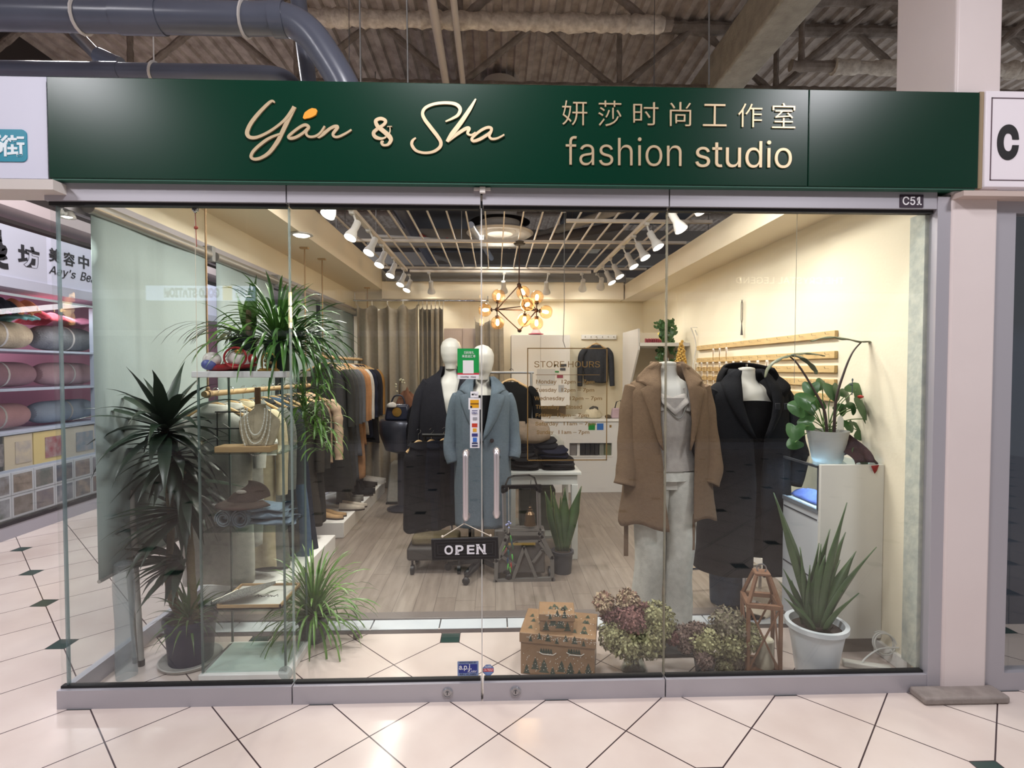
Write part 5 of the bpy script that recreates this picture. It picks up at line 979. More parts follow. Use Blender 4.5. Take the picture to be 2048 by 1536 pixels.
# dark top on the hook board; black jacket on the table rail
q = P(1192, 678, 4.78); garment('dark_sweater', 'dark grey ribbed top with a ragged hem hung on the back wall hooks', 'top', q.x, 4.78, q.z, (66,68,74), .50, .16, th=.03, sleeves=.55, sw=.165, seed=2, collar=False, folds=8)
q = P(1022, 745, 2.2); tag(M().tube([(q.x-.35, 2.25, q.z),(q.x+.2, 2.25, q.z)], .012, 10).tube([(q.x-.33,2.25,q.z),(q.x-.33,2.25,.003)], .012, 8).tube([(q.x+.18,2.25,q.z),(q.x+.18,2.25,.003)], .012, 8).build('garment_rack', plain((176,176,176), metal=.6, rough=.3)), 'slim steel rack standing behind the blue coat and the clothes table', 'clothes rack')
garment('black_jacket', 'black jacket hung on the slim rack right of the blue coat', 'jacket', P(1022, 748, 2.25).x, 2.25, q.z, (26,26,26), .5, .21, th=.07, sw=.18, sleeves=.50, collar=False, seed=4)
# ---- mannequins
SKINM = plain((206,204,196), rough=.45); SKIND = plain((182,182,180), rough=.45)
def mann(name, lb, cx, cy, zn, head=False, waist=None, pole=True, col=SKINM, s=1.0, base='disc'):
    """zn = height of the neck top"""
    t = thing(name, lb, 'mannequin', (cx, cy, 0))
    prof = [(0,.048,.048,0),(.035,.050,.05,0),(.075,.056,.054,.0),(.10,.10,.065,.0),(.13,.165,.085,.005),(.17,.185,.10,.008),(.28,.165,.115,-.012),(.36,.155,.11,-.012),(.48,.125,.092,0),(.60,.165,.11,.01),(.70,.17,.115,.015)]
    def f(u, v): d = v*.70; a_, b_, o_ = interp([(z, a, b, o) for z, a, b, o in prof], d); a = 2*PI*u; return (cx+s*a_*math.cos(a), cy+s*b_*math.sin(a)+o_, zn-d*s)
    M().grid(f, 32, 34, cu=True).build('torso', col, t)
    if head:
        M().grid(lambda u, v: (lambda a, r, z: (cx+r*.082*math.cos(a), cy+r*.098*math.sin(a)-.01-.012*(1-v)*(math.sin(a) < -.3), zn-.02+.255*z))(2*PI*u, interp([(0,.55),(.12,.60),(.28,.84),(.5,1.0),(.7,1.02),(.85,.86),(.95,.52),(1,.05)], v)[0], v), 28, 22, cu=True).build('head', col, t)
    else:
        M().lathe([(0,.012),(.02,.012),(.046,.006),(.05,-.002),(.049,-.012)][::-1], c=(cx,cy,zn), n=26).build('neck_cap', plain((190,188,180), rough=.3), t); b = M(); b.lathe([(.006,.01),(.006,.03),(0,.032)], c=(cx,cy,zn), n=10); b.build('knob', CHROME, t)
    if pole:
        M().tube([(cx,cy,zn-.68),(cx,cy,.03)], .014, 12).build('pole', CHROME, t)
        b = M()
        if base == 'disc': b.lathe([(0,0.002),(.16,.002),(.16,.008),(.15,.014),(0,.02)], c=(cx,cy,0), n=36)
        else:
            for k in range(5):
                a = 2*PI*k/5+.5; e = (cx+.26*math.cos(a), cy+.26*math.sin(a), .055); b.tube([(cx,cy,.09),e], [.022,.014], 8); b.ball((e[0],e[1],.03), .028, 10, (1,.6,1))
        b.build('base', CHROME if base == 'disc' else BLACK, t)
    return t
def coat(name, lb, cat, cx, cy, zt, col, tab, slv, lap=None, m_=None, folds=6, fold_amp=.06, parts=(), seed=0, rot=0, tails=None, cuffs=True):
    """open fronted coat: tab rows = (drop below zt, half width, half depth, front gap half width, gap shift, y shift)"""
    t = thing(name, lb, cat, (cx, cy, zt)); m_ = m_ or cloth(col, bump=.35); D = tab[-1][0]
    def f(u, v):
        d = D*v; a_, b_, gx, gs, ys = interp(tab, d)
        # opening edges by angle measured from the front
        gl = math.asin(max(-.97, min(.97, (gx-gs)/a_))); gr = math.asin(max(-.97, min(.97, (gx+gs)/a_)))
        th = (-PI-(-gl-0))*0; lo, hi = gr, 2*PI-gl; th = lo+(hi-lo)*u
        fo = 1+fold_amp*min(1, max(0, (d-.12)/.4))*math.sin(th*folds+seed+d*2)
        ex = .85; s_, c_ = math.sin(th), math.cos(th)
        return (a_*math.copysign(abs(s_)**ex, s_)*(1+.25*(fo-1)), -b_*math.copysign(abs(c_)**ex, c_)*fo+ys, -d+(tails(u)*v**6 if tails else 0))
    M().grid(f, 64, 40).build('body', m_, t, loc=(0,0,0), solid=.008, off=0)
    for s_, pts, rs in slv: 
        pp = smooth_path(pts, 6); n = len(pp); rr = [rs[0]+(rs[1]-rs[0])*i/(n-1) for i in range(n)]; rr[0] *= .75
        M().tube(pp, [r*(1+.03*math.sin(i*1.1+seed)) for i, r in enumerate(rr)], 20, flat=.85, cap=False).build('sleeve', m_, t, loc=(0,0,0), solid=.006)
    if lap:
        for s_, rows in lap:          # rows: (z drop, inner x, outer x)
            V = []; k = 7
            for d, xi, xo in rows:
                a_, b_, gx, gs, ys = interp(tab, max(.001, d))
                for i in range(k):
                    x = xi+(xo-xi)*i/(k-1); q_ = min(.98, abs(x)/a_); V.append((x, -b_*(max(.02, 1-q_**(1/.85*2)))**.5*1.0+ys-.014-.012*math.sin(PI*i/(k-1)), -d+.006*(i/(k-1))))
            b = M(); b.add(V, [(j*k+i, j*k+i+1, (j+1)*k+i+1, (j+1)*k+i) for j in range(len(rows)-1) for i in range(k-1)]); b.build('lapel', m_, t, loc=(0,0,0), solid=.007, off=0)
    return t
# --- camel coat mannequin -----------------------------------------------------------
YM = .60; c = P(1335, 727, YM); cx, zn = c.x, c.z; kz = lambda py: zn-P(1335, py, YM).z
t = mann('mannequin', 'headless mannequin in camel coat, grey top and white trousers', cx, YM, zn, pole=False)
TOP = cloth((170,164,158), bump=.3); 
tp = thing('tank_top', 'grey sleeveless top under the camel coat', 'top', (cx, YM, zn))
def tnk(u, v):
    d = .19+v*(kz(935)-.19); a_, b_ = interp([(.1,.178,.088),(.2,.185,.112),(.3,.172,.124),(.38,.16,.118),(.48,.132,.10),(.60,.172,.12),(.7,.176,.122)], d); a = 2*PI*u
    return (a_*1.03*math.cos(a), b_*1.05*math.sin(a)-.004, -d+(.0 if v > .02 else 0))
M().grid(tnk, 34, 20, cu=True).build('body', TOP, tp, loc=(0,0,0))
b = M()
for s_ in (-1, 1): b.tube(smooth_path([(s_*.075,-.085,-.135),(s_*.085,-.105,-.19),(s_*.07,-.128,-.26)],4), .016, 8, flat=.35)
b.build('strap', TOP, tp, loc=(0,0,0))
M().grid(lambda u, v: (-.075+.15*u+0*v, -.09-.05*v-.0*abs(u-.5), -.165-(.05+.05*(1-abs(2*u-1)))*v-.02*(1-abs(2*u-1))), 12, 5).build('neckline', TOP, tp, loc=(0,0,0), solid=.004)
M().tube(smooth_path([(-.09,-.07,-.10),(-.07,-.122,-.20),(-.01,-.138,-.285),(.03,-.14,-.295),(.06,-.132,-.23),(.085,-.07,-.10)],6), .0035, 6).build('necklace', plain((120,118,112), metal=.5), t, loc=(0, 0, zn))
tr = thing('trousers', 'long white wide leg trousers reaching the tiles under the camel coat', 'trousers', (cx, YM, 0)); WT = cloth((206,206,198), bump=.35); zw = zn-kz(930)
xl, xr2 = P(1262, 1200, YM).x-cx, P(1376, 1200, YM).x-cx; xm = (xl+xr2)/2+.01
def leg(s_):
    def f(u, v):
        a = 2*PI*u; z = zw-.02-v*(zw-.02-.02); w_, dp, ox = interp([(0,.095,.12,.075),(.15,.10,.125,.082),(.35,.088,.10,.085),(.7,.082,.085,.084),(1,.092,.085,.09)], v)
        ca, sa = math.cos(a), math.sin(a); return (xm*v+s_*ox+w_*ca*(1+.0*v)+.006*math.sin(v*16+s_)*v, dp*sa*(1+.09*math.sin(a*5+s_*2)*v)+.01*math.sin(v*9), z)
    return f
for s_ in (-1, 1): M().grid(leg(s_), 28, 30, cu=True).build('trouser_leg', WT, tr, loc=(0,0,0))
M().grid(lambda u, v: ((.165+.012*v)*math.cos(2*PI*u), (.118+.01*v)*math.sin(2*PI*u), zw+.0-.07*v), 34, 6, cu=True).build('waistband', WT, tr, loc=(0,0,0))
CAMEL = cloth((120,99,79), bump=.45, var=.35, vscale=60)
D1 = kz(1030); XW = lambda px, py=800: P(px, py, YM-.1).x-cx
tab = [(.012,.085,.072,.058,0,.01),(.045,.10,.08,.070,0,.01),(.085,.155,.095,.075,.0,.008),(.115,.205,.11,.080,.0,.005),(.17,.222,.125,.086,.0,.0),(.35,.225,.150,.09,.005,.0),(.55,.235,.155,.075,.02,0),(.72,.25,.16,.066,.022,0),(D1,.272,.165,.056,.03,0)]
slv = [(-1, [(-.175,0,-.13),(-.205,-.005,-.24),(-.222,-.02,-.42),(-.236,-.05,-.58),(XW(1253,960),-.07,-kz(964)+.0)], (.066,.064)), (1, [(.175,0,-.13),(.205,-.005,-.24),(.225,-.02,-.42),(.240,-.05,-.58),(XW(1421,960),-.07,-kz(962))], (.066,.060))]
lapL = (-1, [(.0,-.052,-.085),(.03,-.06,-.13),(.075,-.066,-.175),(.105,-.07,-.19),(.125,-.073,-.15),(.13,-.073,-.145),(.15,-.076,-.175),(.22,-.082,-.155),(.32,-.086,-.125),(.42,-.078,-.10),(.47,-.074,-.076)])
lapR = (1, [(r[0], -r[1], -r[2]) for r in lapL[1]])
t = coat('camel_coat', 'camel wool coat with wide lapels on the nearest headless mannequin', 'coat', cx, YM, zn, None, tab, slv, [lapL, lapR], m_=CAMEL, folds=5, fold_amp=.05, tails=lambda u: .05*math.cos(2*PI*u)*0-.03*(u > .5)+.015*math.sin(u*30))
M().grid(lambda u, v: (.088*math.cos(-PI*.12+PI*1.24*u)*(1+.12*v), .01+.072*math.sin(-PI*.12+PI*1.24*u)*(1+.25*v), .01-.06*v), 20, 5).build('collar', CAMEL, t, loc=(0,0,0), solid=.007)
b = M(); b.box((XW(1254),-.05,-kz(1105)),(XW(1263),-.045,-kz(1000))); b.build('belt_end', CAMEL, t, loc=(0,0,0)); b = M(); b.box((XW(1378),-.09,-kz(1110)),(XW(1384),-.085,-kz(1020))); b.box((XW(1389),-.09,-kz(1090)),(XW(1394),-.085,-kz(1020))); b.build('belt_end', CAMEL, t, loc=(0,0,0))
# --- black coat mannequin -----------------------------------------------------------
YM2 = .84; c = P(1493, 738, YM2); cx, zn = c.x, c.z; kz = lambda py: zn-P(1493, py, YM2).z; XW = lambda px, py=800: P(px, py, YM2-.05).x-cx
mann('mannequin', 'headless mannequin in long black hooded coat beside the counter', cx, YM2, zn, pole=True)
BK = cloth((20,21,25), bump=.35, var=.3); BK2 = cloth((15,15,18), bump=.5)
o = thing('black_shirt', 'plain black round neck top under the black coat', 'top', (cx, YM2, zn))
M().grid(lambda u, v: (lambda w_, a: (w_[0]*1.04*math.cos(a), w_[1]*1.06*math.sin(a)-.003, -(.20+.55*v)-(.0 if v else .012*math.cos(2*a))))(interp([(.17,.175,.10),(.3,.172,.124),(.48,.138,.10),(.8,.185,.13)], .20+.55*v), 2*PI*u), 34, 16, cu=True).build('body', BK2, o, loc=(0,0,0))
D2 = kz(1133)
tab = [(.012,.085,.072,.060,0,.01),(.045,.10,.08,.072,0,.01),(.085,.155,.095,.078,.0,.008),(.115,.205,.11,.084,0,.005),(.17,.225,.125,.088,0,0),(.30,.22,.145,.060,0,0),(.42,.225,.15,.022,0,0),(.7,.235,.155,.008,0,0),(D2,.275,.165,.02,0,0)]
slv = [(-1, [(-.175,0,-.13),(-.23,0,-.24),(-.258,-.01,-.42),(-.262,-.03,-.56),(-.255,-.05,-.66)], (.070,.058)), (1, [(.175,0,-.13),(.235,0,-.24),(.268,-.01,-.42),(.285,-.03,-.55),(XW(1580,960)/1.1,-.06,-kz(965))], (.072,.058))]
lapL = (-1, [(.01,-.055,-.08),(.05,-.064,-.13),(.09,-.072,-.16),(.14,-.08,-.165),(.2,-.082,-.15),(.28,-.066,-.12),(.36,-.04,-.075),(.41,-.022,-.03)]); lapR = (1, [(r[0], -r[1], -r[2]) for r in lapL[1]])
t = coat('black_coat', 'long black coat with hood on the right headless mannequin', 'coat', cx, YM2, zn, None, tab, slv, [lapL, lapR], m_=BK, folds=5, fold_amp=.04, seed=2); t.scale = (1.1, 1.1, 1)
M().grid(lambda u, v: (.13*math.cos(-PI*.1+PI*1.2*u)*(1+.35*v*(1-v)*4*.5+.15*v)+.02, .02+.09*math.sin(-PI*.1+PI*1.2*u)*(1+.4*v), .02-.14*v-.02*math.cos(2*PI*u)), 26, 9).build('hood', BK2, t, loc=(0,0,0), solid=.012)
M().grid(lambda u, v: (.15+.085*math.cos(2*PI*u)*math.sin(PI*min(1,v*.9+.08))*(1+.12*math.sin(u*19)), -.02+.10*math.sin(2*PI*u)*math.sin(PI*min(1,v*.9+.08)), -.06-.16*v-.02*math.sin(u*12)), 28, 12, cu=True).build('hood_fold', BK2, t, loc=(0,0,0))
b = M()
for k in range(3): b.box((XW(1528+k*16), -.155, -kz(815)), (XW(1536+k*16), -.145, -kz(803)))
b.build('toggle', plain((40,40,46), rough=.3), t, loc=(0,0,0), bevel=.002)
# --- blue coat mannequin ------------------------------------------------------------
YM3 = 1.5; c = P(965, 762, YM3); cx, zn = c.x, c.z+.03; kz = lambda py: zn-P(965, py, YM3).z; XW = lambda px, py=800: P(px, py, YM3-.08).x-cx
mann('mannequin', 'white mannequin with a smooth head wearing the light blue coat', cx, YM3, zn, head=True, base='star')
o = thing('black_shirt', 'black top showing in the opening of the light blue coat', 'top', (cx, YM3, zn))
M().grid(lambda u, v: (lambda w_, a: (w_[0]*1.04*math.cos(a), w_[1]*1.06*math.sin(a)-.003, -(.13+.6*v)))(interp([(.1,.12,.075),(.17,.175,.10),(.3,.172,.124),(.48,.138,.10),(.8,.185,.13)], .13+.6*v), 2*PI*u), 34, 16, cu=True).build('body', BK2, o, loc=(0,0,0)); M().ball((.01,-.075,-.15), .007, 8).build('pendant', CHROME, o, loc=(0,0,0))
BLUE = cloth((108,122,134), bump=.45, var=.35, vscale=70); D3 = kz(1047)
tab = [(.012,.085,.072,.058,0,.01),(.045,.10,.08,.066,0,.01),(.085,.155,.095,.066,.0,.008),(.115,.19,.11,.062,0,.005),(.17,.205,.12,.054,0,0),(.30,.20,.135,.034,0,0),(.42,.198,.14,.010,0,0),(.48,.20,.14,.002,0,0),(.8,.205,.14,.002,0,0),(D3,.20,.135,.006,0,0)]
slv = [(-1, [(-.16,0,-.13),(-.200,0,-.24),(-.222,-.01,-.42),(-.235,-.03,-.52),(XW(906,915),-.05,-kz(922))], (.060,.047)), (1, [(.16,0,-.13),(.200,0,-.24),(.220,-.01,-.42),(.232,-.03,-.52),(XW(1027,915),-.05,-kz(913))], (.060,.046))]
lapL = (-1, [(.0,-.055,-.08),(.03,-.062,-.12),(.07,-.064,-.155),(.10,-.064,-.17),(.12,-.062,-.125),(.125,-.062,-.12),(.14,-.06,-.165),(.2,-.05,-.15),(.30,-.034,-.11),(.40,-.012,-.05),(.45,-.004,-.01)]); lapR = (1, [(r[0], -r[1], -r[2]) for r in lapL[1]])
t = coat('blue_coat', 'long light blue wool coat with wide lapels behind the door handles', 'coat', cx, YM3, zn, None, tab, slv, [lapL, lapR], m_=BLUE, folds=5, fold_amp=.03, seed=4)
q = (XW(984, 876), -.148, -kz(876)); M().lathe([(0,0),(.014,0),(.015,.004),(.006,.006),(0,.006)], c=q, T=Matrix.Rotation(PI/2,3,'X'), n=14).build('button', plain((50,40,44)), t, loc=(0,0,0))
b = M(); b.box((-.135,-.137,-.56),(-.06,-.128,-.55)); b.box((.06,-.137,-.56),(.135,-.128,-.55)); b.build('pocket_flap', BLUE, t, loc=(0,0,0))
# --- dark coat mannequin ------------------------------------------------------------
YM4 = 2.0; c = P(902, 745, YM4); cx, zn = c.x, c.z+.05; kz = lambda py: zn-P(902, py, YM4).z
mann('mannequin', 'white mannequin with a smooth head wearing a dark coat at the left', cx, YM4, zn, head=True, base='star')
tab = [(.012,.085,.072,.058,0,.01),(.045,.10,.08,.066,0,.01),(.085,.165,.095,.066,.0,.008),(.115,.215,.11,.062,0,.005),(.17,.24,.12,.05,0,0),(.30,.25,.14,.03,0,0),(.42,.255,.15,.010,0,0),(1.15,.27,.15,.006,0,0)]
slv = [(-1, [(-.17,0,-.13),(-.24,0,-.24),(-.285,-.01,-.45),(-.30,-.03,-.62),(-.30,-.05,-.70)], (.075,.062)), (1, [(.17,0,-.13),(.24,0,-.24),(.285,-.01,-.45),(.29,-.03,-.62),(.29,-.05,-.70)], (.075,.062))]
t = coat('dark_coat', 'very dark navy coat on the mannequin left of the blue coat', 'coat', cx, YM4, zn, None, tab, slv, [], m_=cloth((40,40,46), bump=.4), folds=5, fold_amp=.05, seed=7)
# black garments on a wheeled rack in front of the dark mannequin
t = thing('wheeled_rack', 'low black wheeled rack under the dark garments', 'clothes rack', P(880, 1120, 1.75))
YR = 1.72; xa, xb = P(845, 1000, YR).x, P(945, 1000, YR).x; z1 = P(900, 870, YR).z
b = M(); b.tube([(xa,YR,z1),(xb,YR,z1)], .013, 10); b.tube([(xa+.02,YR,z1),(xa+.02,YR,.12)], .012, 8); b.tube([(xb-.02,YR,z1),(xb-.02,YR,.12)], .012, 8); b.build('frame', BLACK, t)
xw = P(848, 1090, YR-.2).x; b = M(); b.box((xw-.12,YR-.26,.10),(xw+.30,YR-.02,.20)); b.build('lower_tray', plain((52,48,46), rough=.6), t, bevel=.02); b = M(); b.box((xw-.09,YR-.22,.20),(xw+.26,YR-.04,.27)); b.build('canvas_bundle', cloth((120,108,84), bump=.6), t, bevel=.02)
b = M()
for x, y in ((xw-.08,YR-.24),(xw+.26,YR-.24),(xw-.08,YR),(xw+.26,YR)): b.tube([(x-.012,y,.035),(x+.012,y,.035)], .035, 14); b.tube([(x,y,.05),(x,y,.11)], .008, 6)
b.build('castor', BLACK, t)
for k, (px, c, L, lb) in enumerate(((838, (22,22,26), .82, 'black wool jacket leftmost on the low rack'), (862, (18,22,34), .80, 'dark navy trousers on the low rack'), (886, (16,16,20), .78, 'black skirt in the middle of the low rack'), (908, (22,26,40), .62, 'navy jumper right on the low rack'))):
    q = P(px, 800, YR); garment('dark_garment', lb, 'garment', q.x, YR-.04+.05*k, z1+.02, c, min(L, z1-.34), .12, th=.07, sw=.11, sleeves=0, grp='dark garments on the low rack', seed=k*3, rot=.6)
q = PZ(935, 1155); t = thing('mannequin_foot', 'black star base leg with a castor on the wood floor below the blue coat', 'stand leg', q); t.name = 'castor_base'
M().tube([q+Vector((0,0,.035)), q+Vector((.10,.22,.09))], [.02,.015], 10).build('arm', BLACK, t); M().ball(q+Vector((0,0,.028)), .028, 12, (1,.7,1)).build('castor', BLACK, t)
# ---------------------------------------------------------------- table with folded clothes
YT = 1.72; zt = P(1090, 945, YT).z; xa, xb = P(1012, 945, YT).x, P(1163, 945, YT).x; TW = plain((206,208,204), rough=.45)
t = thing('display_table', 'white table under the pile of dark folded clothes', 'table', ((xa+xb)/2, YT, 0))
M().box((xa, YT, zt-.022), (xb, YT+.62, zt)).build('top', TW, t, bevel=.003); M().box((xa+.03, YT+.02, zt-.10), (xb-.03, YT+.60, zt-.022)).build('apron', TW, t, smooth=False)
for x in (xa+.05, xb-.05):
    for y in (YT+.04, YT+.58): M().box((x-.025, y-.025, .003), (x+.025, y+.025, zt-.1)).build('leg', TW, t, bevel=.002)
M().box((xa+.05, YT+.05, .16), (xb-.05, YT+.57, .18)).build('shelf', plain((150,152,146)), t, smooth=False)
tag(M().box((xa+.12, YT+.2, .18), (xb-.18, YT+.5, .52)).build('storage_box', plain((92,96,84), rough=.7), bevel=.01), 'olive grey fabric box on the shelf under the table', 'box')
def fold(lb, px0, px1, z0, h, c, y0, dp, seed, nm='folded_clothes', n=3, grp='clothes piled on the table'):
    xa_, xb_ = P(px0, 900, YT+.1).x, P(px1, 900, YT+.1).x; t = thing(nm, lb, 'clothes', ((xa_+xb_)/2, y0, z0), grp)
    for k in range(n):
        hh = h/n
        def f(u, v, k=k): a = 2*PI*u; return ((xa_+xb_)/2+(xb_-xa_)/2*v_(v)*math.copysign(abs(math.cos(a))**.5, math.cos(a))*(1-.03*k), y0+dp/2+dp/2*v_(v)*math.copysign(abs(math.sin(a))**.5, math.sin(a))+.01*math.sin(k*3+seed), z0+hh*k+hh*v+.012*math.sin(u*17+seed+k)*v*(1-v)*3+.01*mnoise.noise((u*5, v, seed+k)))
        v_ = lambda v: .86+.14*math.sin(PI*min(1,max(0,v)))
        mb_ = M().grid(f, 36, 7, cu=True); V = [f(i/36, 1) for i in range(36)]; o_ = len(mb_.v)-36; mb_.f.append(tuple(range(o_, o_+36))); mb_.mi.append(0); mb_.build('layer', cloth(c if k % 2 == 0 else tuple(min(255, x+14) for x in c), bump=.5), t)
    return t
fold('black folded stack at the right edge of the table', 1085, 1152, zt+.001, .085, (26,26,30), YT+.05, .3, 1, n=3)
fold('black folded stack at the left front of the table', 1020, 1080, zt+.001, .10, (20,20,22), YT+.05, .3, 2, n=4)
fold('navy folded stack on the right stack', 1078, 1140, zt+.088, .075, (22,24,40), YT+.08, .28, 3, n=2)
fold('charcoal folded layer topmost on the navy stack', 1068, 1118, zt+.166, .075, (34,34,38), YT+.1, .25, 4, n=2)
fold('dark grey stack with white edging at the left', 1024, 1072, zt+.103, .10, (40,40,42), YT+.08, .28, 5, n=3)
lump('crumpled beige jacket thrown over the dark clothes pile', 'jacket', 'beige_jacket', 1052, 880, YT+.2, .20, .14, .16, (150,134,118), zt+.21, 11, amp=.5, bump=.6)
lump('clear plastic bag behind the clothes pile', 'bag', 'plastic_bag', 1095, 880, YT+.45, .15, .1, .26, (176,174,166), zt+.0, 14, amp=.4)
# ---------------------------------------------------------------- curtain of the fitting corner
CU = cloth((168,160,146), bump=.3, var=.3); zr_ = P(800, 601, 4.15).z; xa, xb = P(706, 600, 4.15).x, P(975, 600, 4.15).x
t = thing('curtain_rail', 'steel curtain rail curving out before the back wall', 'curtain rail', (xa, 4.15, zr_)); M().tube(smooth_path([(xa,4.15,zr_),(0-.9,4.15,zr_),(xb-.08,4.15,zr_),(xb,4.25,zr_),(xb,4.62,zr_)],6), .011, 10).build('rail', CHROME, t); M().tube([(xa+.02,4.15,zr_),(xa+.02,4.15,2.42)], .006, 6).tube([(xb,4.5,zr_),(xb,4.5,2.44)], .006, 6).build('hanger', CHROME, t)
def curtain(lb, x0, x1, waves, zt_, zb_, amp, top, y=4.15, pinch=0, nr=6, nm='curtain'):
    t = thing(nm, lb, 'curtain', ((x0+x1)/2, y, zb_))
    def f(u, v): z = zb_+(zt_-zb_)*v; w_ = math.sin(u**top*2*PI*waves); return (x0+(x1-x0)*u+.012*math.sin(u*40+v*2)+pinch*(1-v)*(u-.5), y+amp*w_*(1-.3*v)+.01*math.sin(v*5+u*9), z-.06*abs(math.sin(u*PI*nr))**1.0*(v > .9)*(v-.9)*10)
    M().grid(f, 150, 30).build('cloth', CU, t, solid=.004)
    for i in range(nr+1):
        x = x0+(x1-x0)*i/nr; b = M(); b.tube([(x, y+.022*math.cos(a), zt_+.012+.026*math.sin(a)) for a in (2*PI*k/14 for k in range(14))], .003, 6, closed=True); b.build('ring', plain((220,216,208)), t)
    return t
xm_ = P(838, 800, 4.15).x; xe = P(888, 800, 4.15).x
curtain('pale grey curtain hanging loose from rings at the left', xa+.04, xm_, 5, zr_-.045, .03, .045, 1.0, nr=4); curtain('gathered grey curtain in tight folds beside the loose one', xm_, xe, 5, zr_-.045, .03, .05, 1.0, nr=6)
curtain('narrow tied grey curtain behind the blue coat mannequin', P(950,800,4.5).x, P(1008,800,4.5).x, 3, P(980,640,4.5).z, .6, .04, 1, y=4.42, nr=2); 
# ---------------------------------------------------------------- bags beside the curtain
q = PZ(800, 992); t = thing('grey_suitcase', 'grey fabric case leaning on the floor before the curtain', 'case', (q.x, 3.55, 0)); M().prism([(3.5,.02),(3.95,.02),(3.95,.42),(3.75,.42)], P(775,980,3.6).x, P(838,980,3.6).x, 'x').build('body', cloth((132,130,124)), t, bevel=.02); b = M(); b.box((P(775,980,3.6).x,3.5,.0),(P(838,980,3.6).x,3.95,.02)); b.build('base', BLACK, t, smooth=False)
q = P(795, 825, 3.2); t = thing('navy_handbag', 'navy handbag with a round gold disc on a stand by the curtain', 'bag', (q.x, 3.2, .9)); 
M().prism([(q.x-.13,q.z-.08),(q.x+.15,q.z-.08),(q.x+.12,q.z+.09),(q.x-.10,q.z+.09)], 3.14, 3.28).build('body', plain((34,38,58), rough=.35), t, bevel=.025); c = P(794, 824, 3.13); M().lathe([(0,0),(.045,0),(.048,.005),(0,.008)], c=c, T=Matrix.Rotation(PI/2,3,'X'), n=26).build('gold_disc', BRASS, t); M().tube(smooth_path([(q.x-.07,3.2,q.z+.08),(q.x-.03,3.2,q.z+.17),(q.x+.05,3.2,q.z+.17),(q.x+.08,3.2,q.z+.08)],5), .009, 8).build('handle', plain((30,32,48)), t)
t = thing('bag_stand', 'grey drum shaped stand carrying the handbags by the curtain', 'stand', (q.x, 3.25, 0)); zb_ = q.z-.08; M().lathe([(.14,0),(.16,.02),(.05,.06),(.045,zb_-.36),(.17,zb_-.32),(.235,zb_-.14),(.235,zb_-.02),(.22,zb_),(0,zb_)], c=(q.x+.03,3.28,0), n=34).build('body', mat('dark_pewter', (70,72,84), rough=.3, metal=.4, var=.5, vscale=6), t)
lump('brown leather tote slumped over the bag stand', 'bag', 'brown_tote', 815, 800, 3.3, .12, .1, .26, (120,84,66), zb_+.02, 21, amp=.5); lump('white gloves resting by the navy handbag', 'gloves', 'white_gloves', 783, 800, 3.1, .05, .03, .05, (210,206,200), q.z+.06, 22)
lump('black puffer coat draped on the bag stand', 'coat', 'black_puffer', 835, 840, 3.1, .13, .12, .55, (20,20,26), zb_-.45, 24, amp=.4)
q = P(800,780,3.35); t = thing('dried_twig', 'dried twig with pale buds behind the brown tote', 'twig', q); b = M(); b.tube([(q.x,3.35,zb_+.1),(q.x-.01,3.35,q.z+.05),(q.x+.02,3.35,q.z+.12)], .004, 5); b.build('stem', plain((90,70,50)), t); b = M(); 
for k in range(9): b.ball((q.x+R.uniform(-.06,.06),3.35,q.z+R.uniform(-.02,.13)), .012, 7)
b.build('bud', plain((190,186,160)), t)
# ---------------------------------------------------------------- folding hand truck
YH = PZ(1045, 1163).y; hp = lambda x, y, dy=0: P(800+x/4.8, 900+y/4.8, YH+dy)
t = thing('hand_truck', 'grey folding hand truck with black handle standing on the wood floor', 'hand truck', PZ(1045, 1163)); GM = mat('grey_metal', (118,116,112), rough=.4, metal=.4)
def poly(pts, w_, nm, m_=GM, closed=False, dy=0, h=None):
    b = M(); q = [hp(x, y, dy) for x, y in pts]; q = q+[q[0]] if closed else q
    for a_, c_ in zip(q, q[1:]): b.bar(a_, c_, w_, h or w_*.8, up=(0,1,0))
    for a_ in q: b.tube([a_+Vector((0,-w_*.4,0)), a_+Vector((0,w_*.4,0))], w_*.5, 8)
    return b.build(nm, m_, t, smooth=False)
poly([(920,1262),(925,1060),(1010,860),(1040,800),(1340,800),(1362,830),(1460,1030),(1462,1232)], .026, 'outer_frame'); poly([(915,1262),(1470,1238)], .03, 'foot_plate')
poly([(940,1060),(1030,935),(1120,885),(1335,872),(1450,1040)], .018, 'inner_arch'); poly([(1080,1245),(1190,930),(1310,1235)], .022, 'lattice'); poly([(960,1010),(1110,1110)], .018, 'lattice'); poly([(1365,960),(1270,1085)], .018, 'lattice'); poly([(1000,770),(1350,760)], .02, 'cross_bar')
for x0, x1 in ((1003, 1012), (1335, 1345)): poly([(x0,390),(x1,800)], .018, 'upright'); poly([(x0-20 if x0 < 1100 else x0-22,400),(x1-20 if x0 < 1100 else x1-22,780)], .008, 'inner_tube', STEEL)
poly([(985,360),(985,400),(1020,385),(1050,358),(1290,352),(1310,375),(1345,395),(1350,345),(985,352)], .022, 'handle', BLACK)
poly([(1015,330),(1040,270),(1090,248),(1240,240),(1290,265),(1310,330)], .012, 'bag_strap', plain((60,58,56)))
b = M(); q = hp(1200, 800, .06); b.box((q.x-.22, YH+.02, .05), (q.x+.14, YH+.14, .36)); b.build('folded_plate', plain((96,92,88), rough=.5), t, bevel=.01)
for x in (945, 1440): q = hp(x, 1190, .07); M().tube([q+Vector((-.012,0,0)), q+Vector((.012,0,0))], .055, 20).build('wheel', BLACK, t)
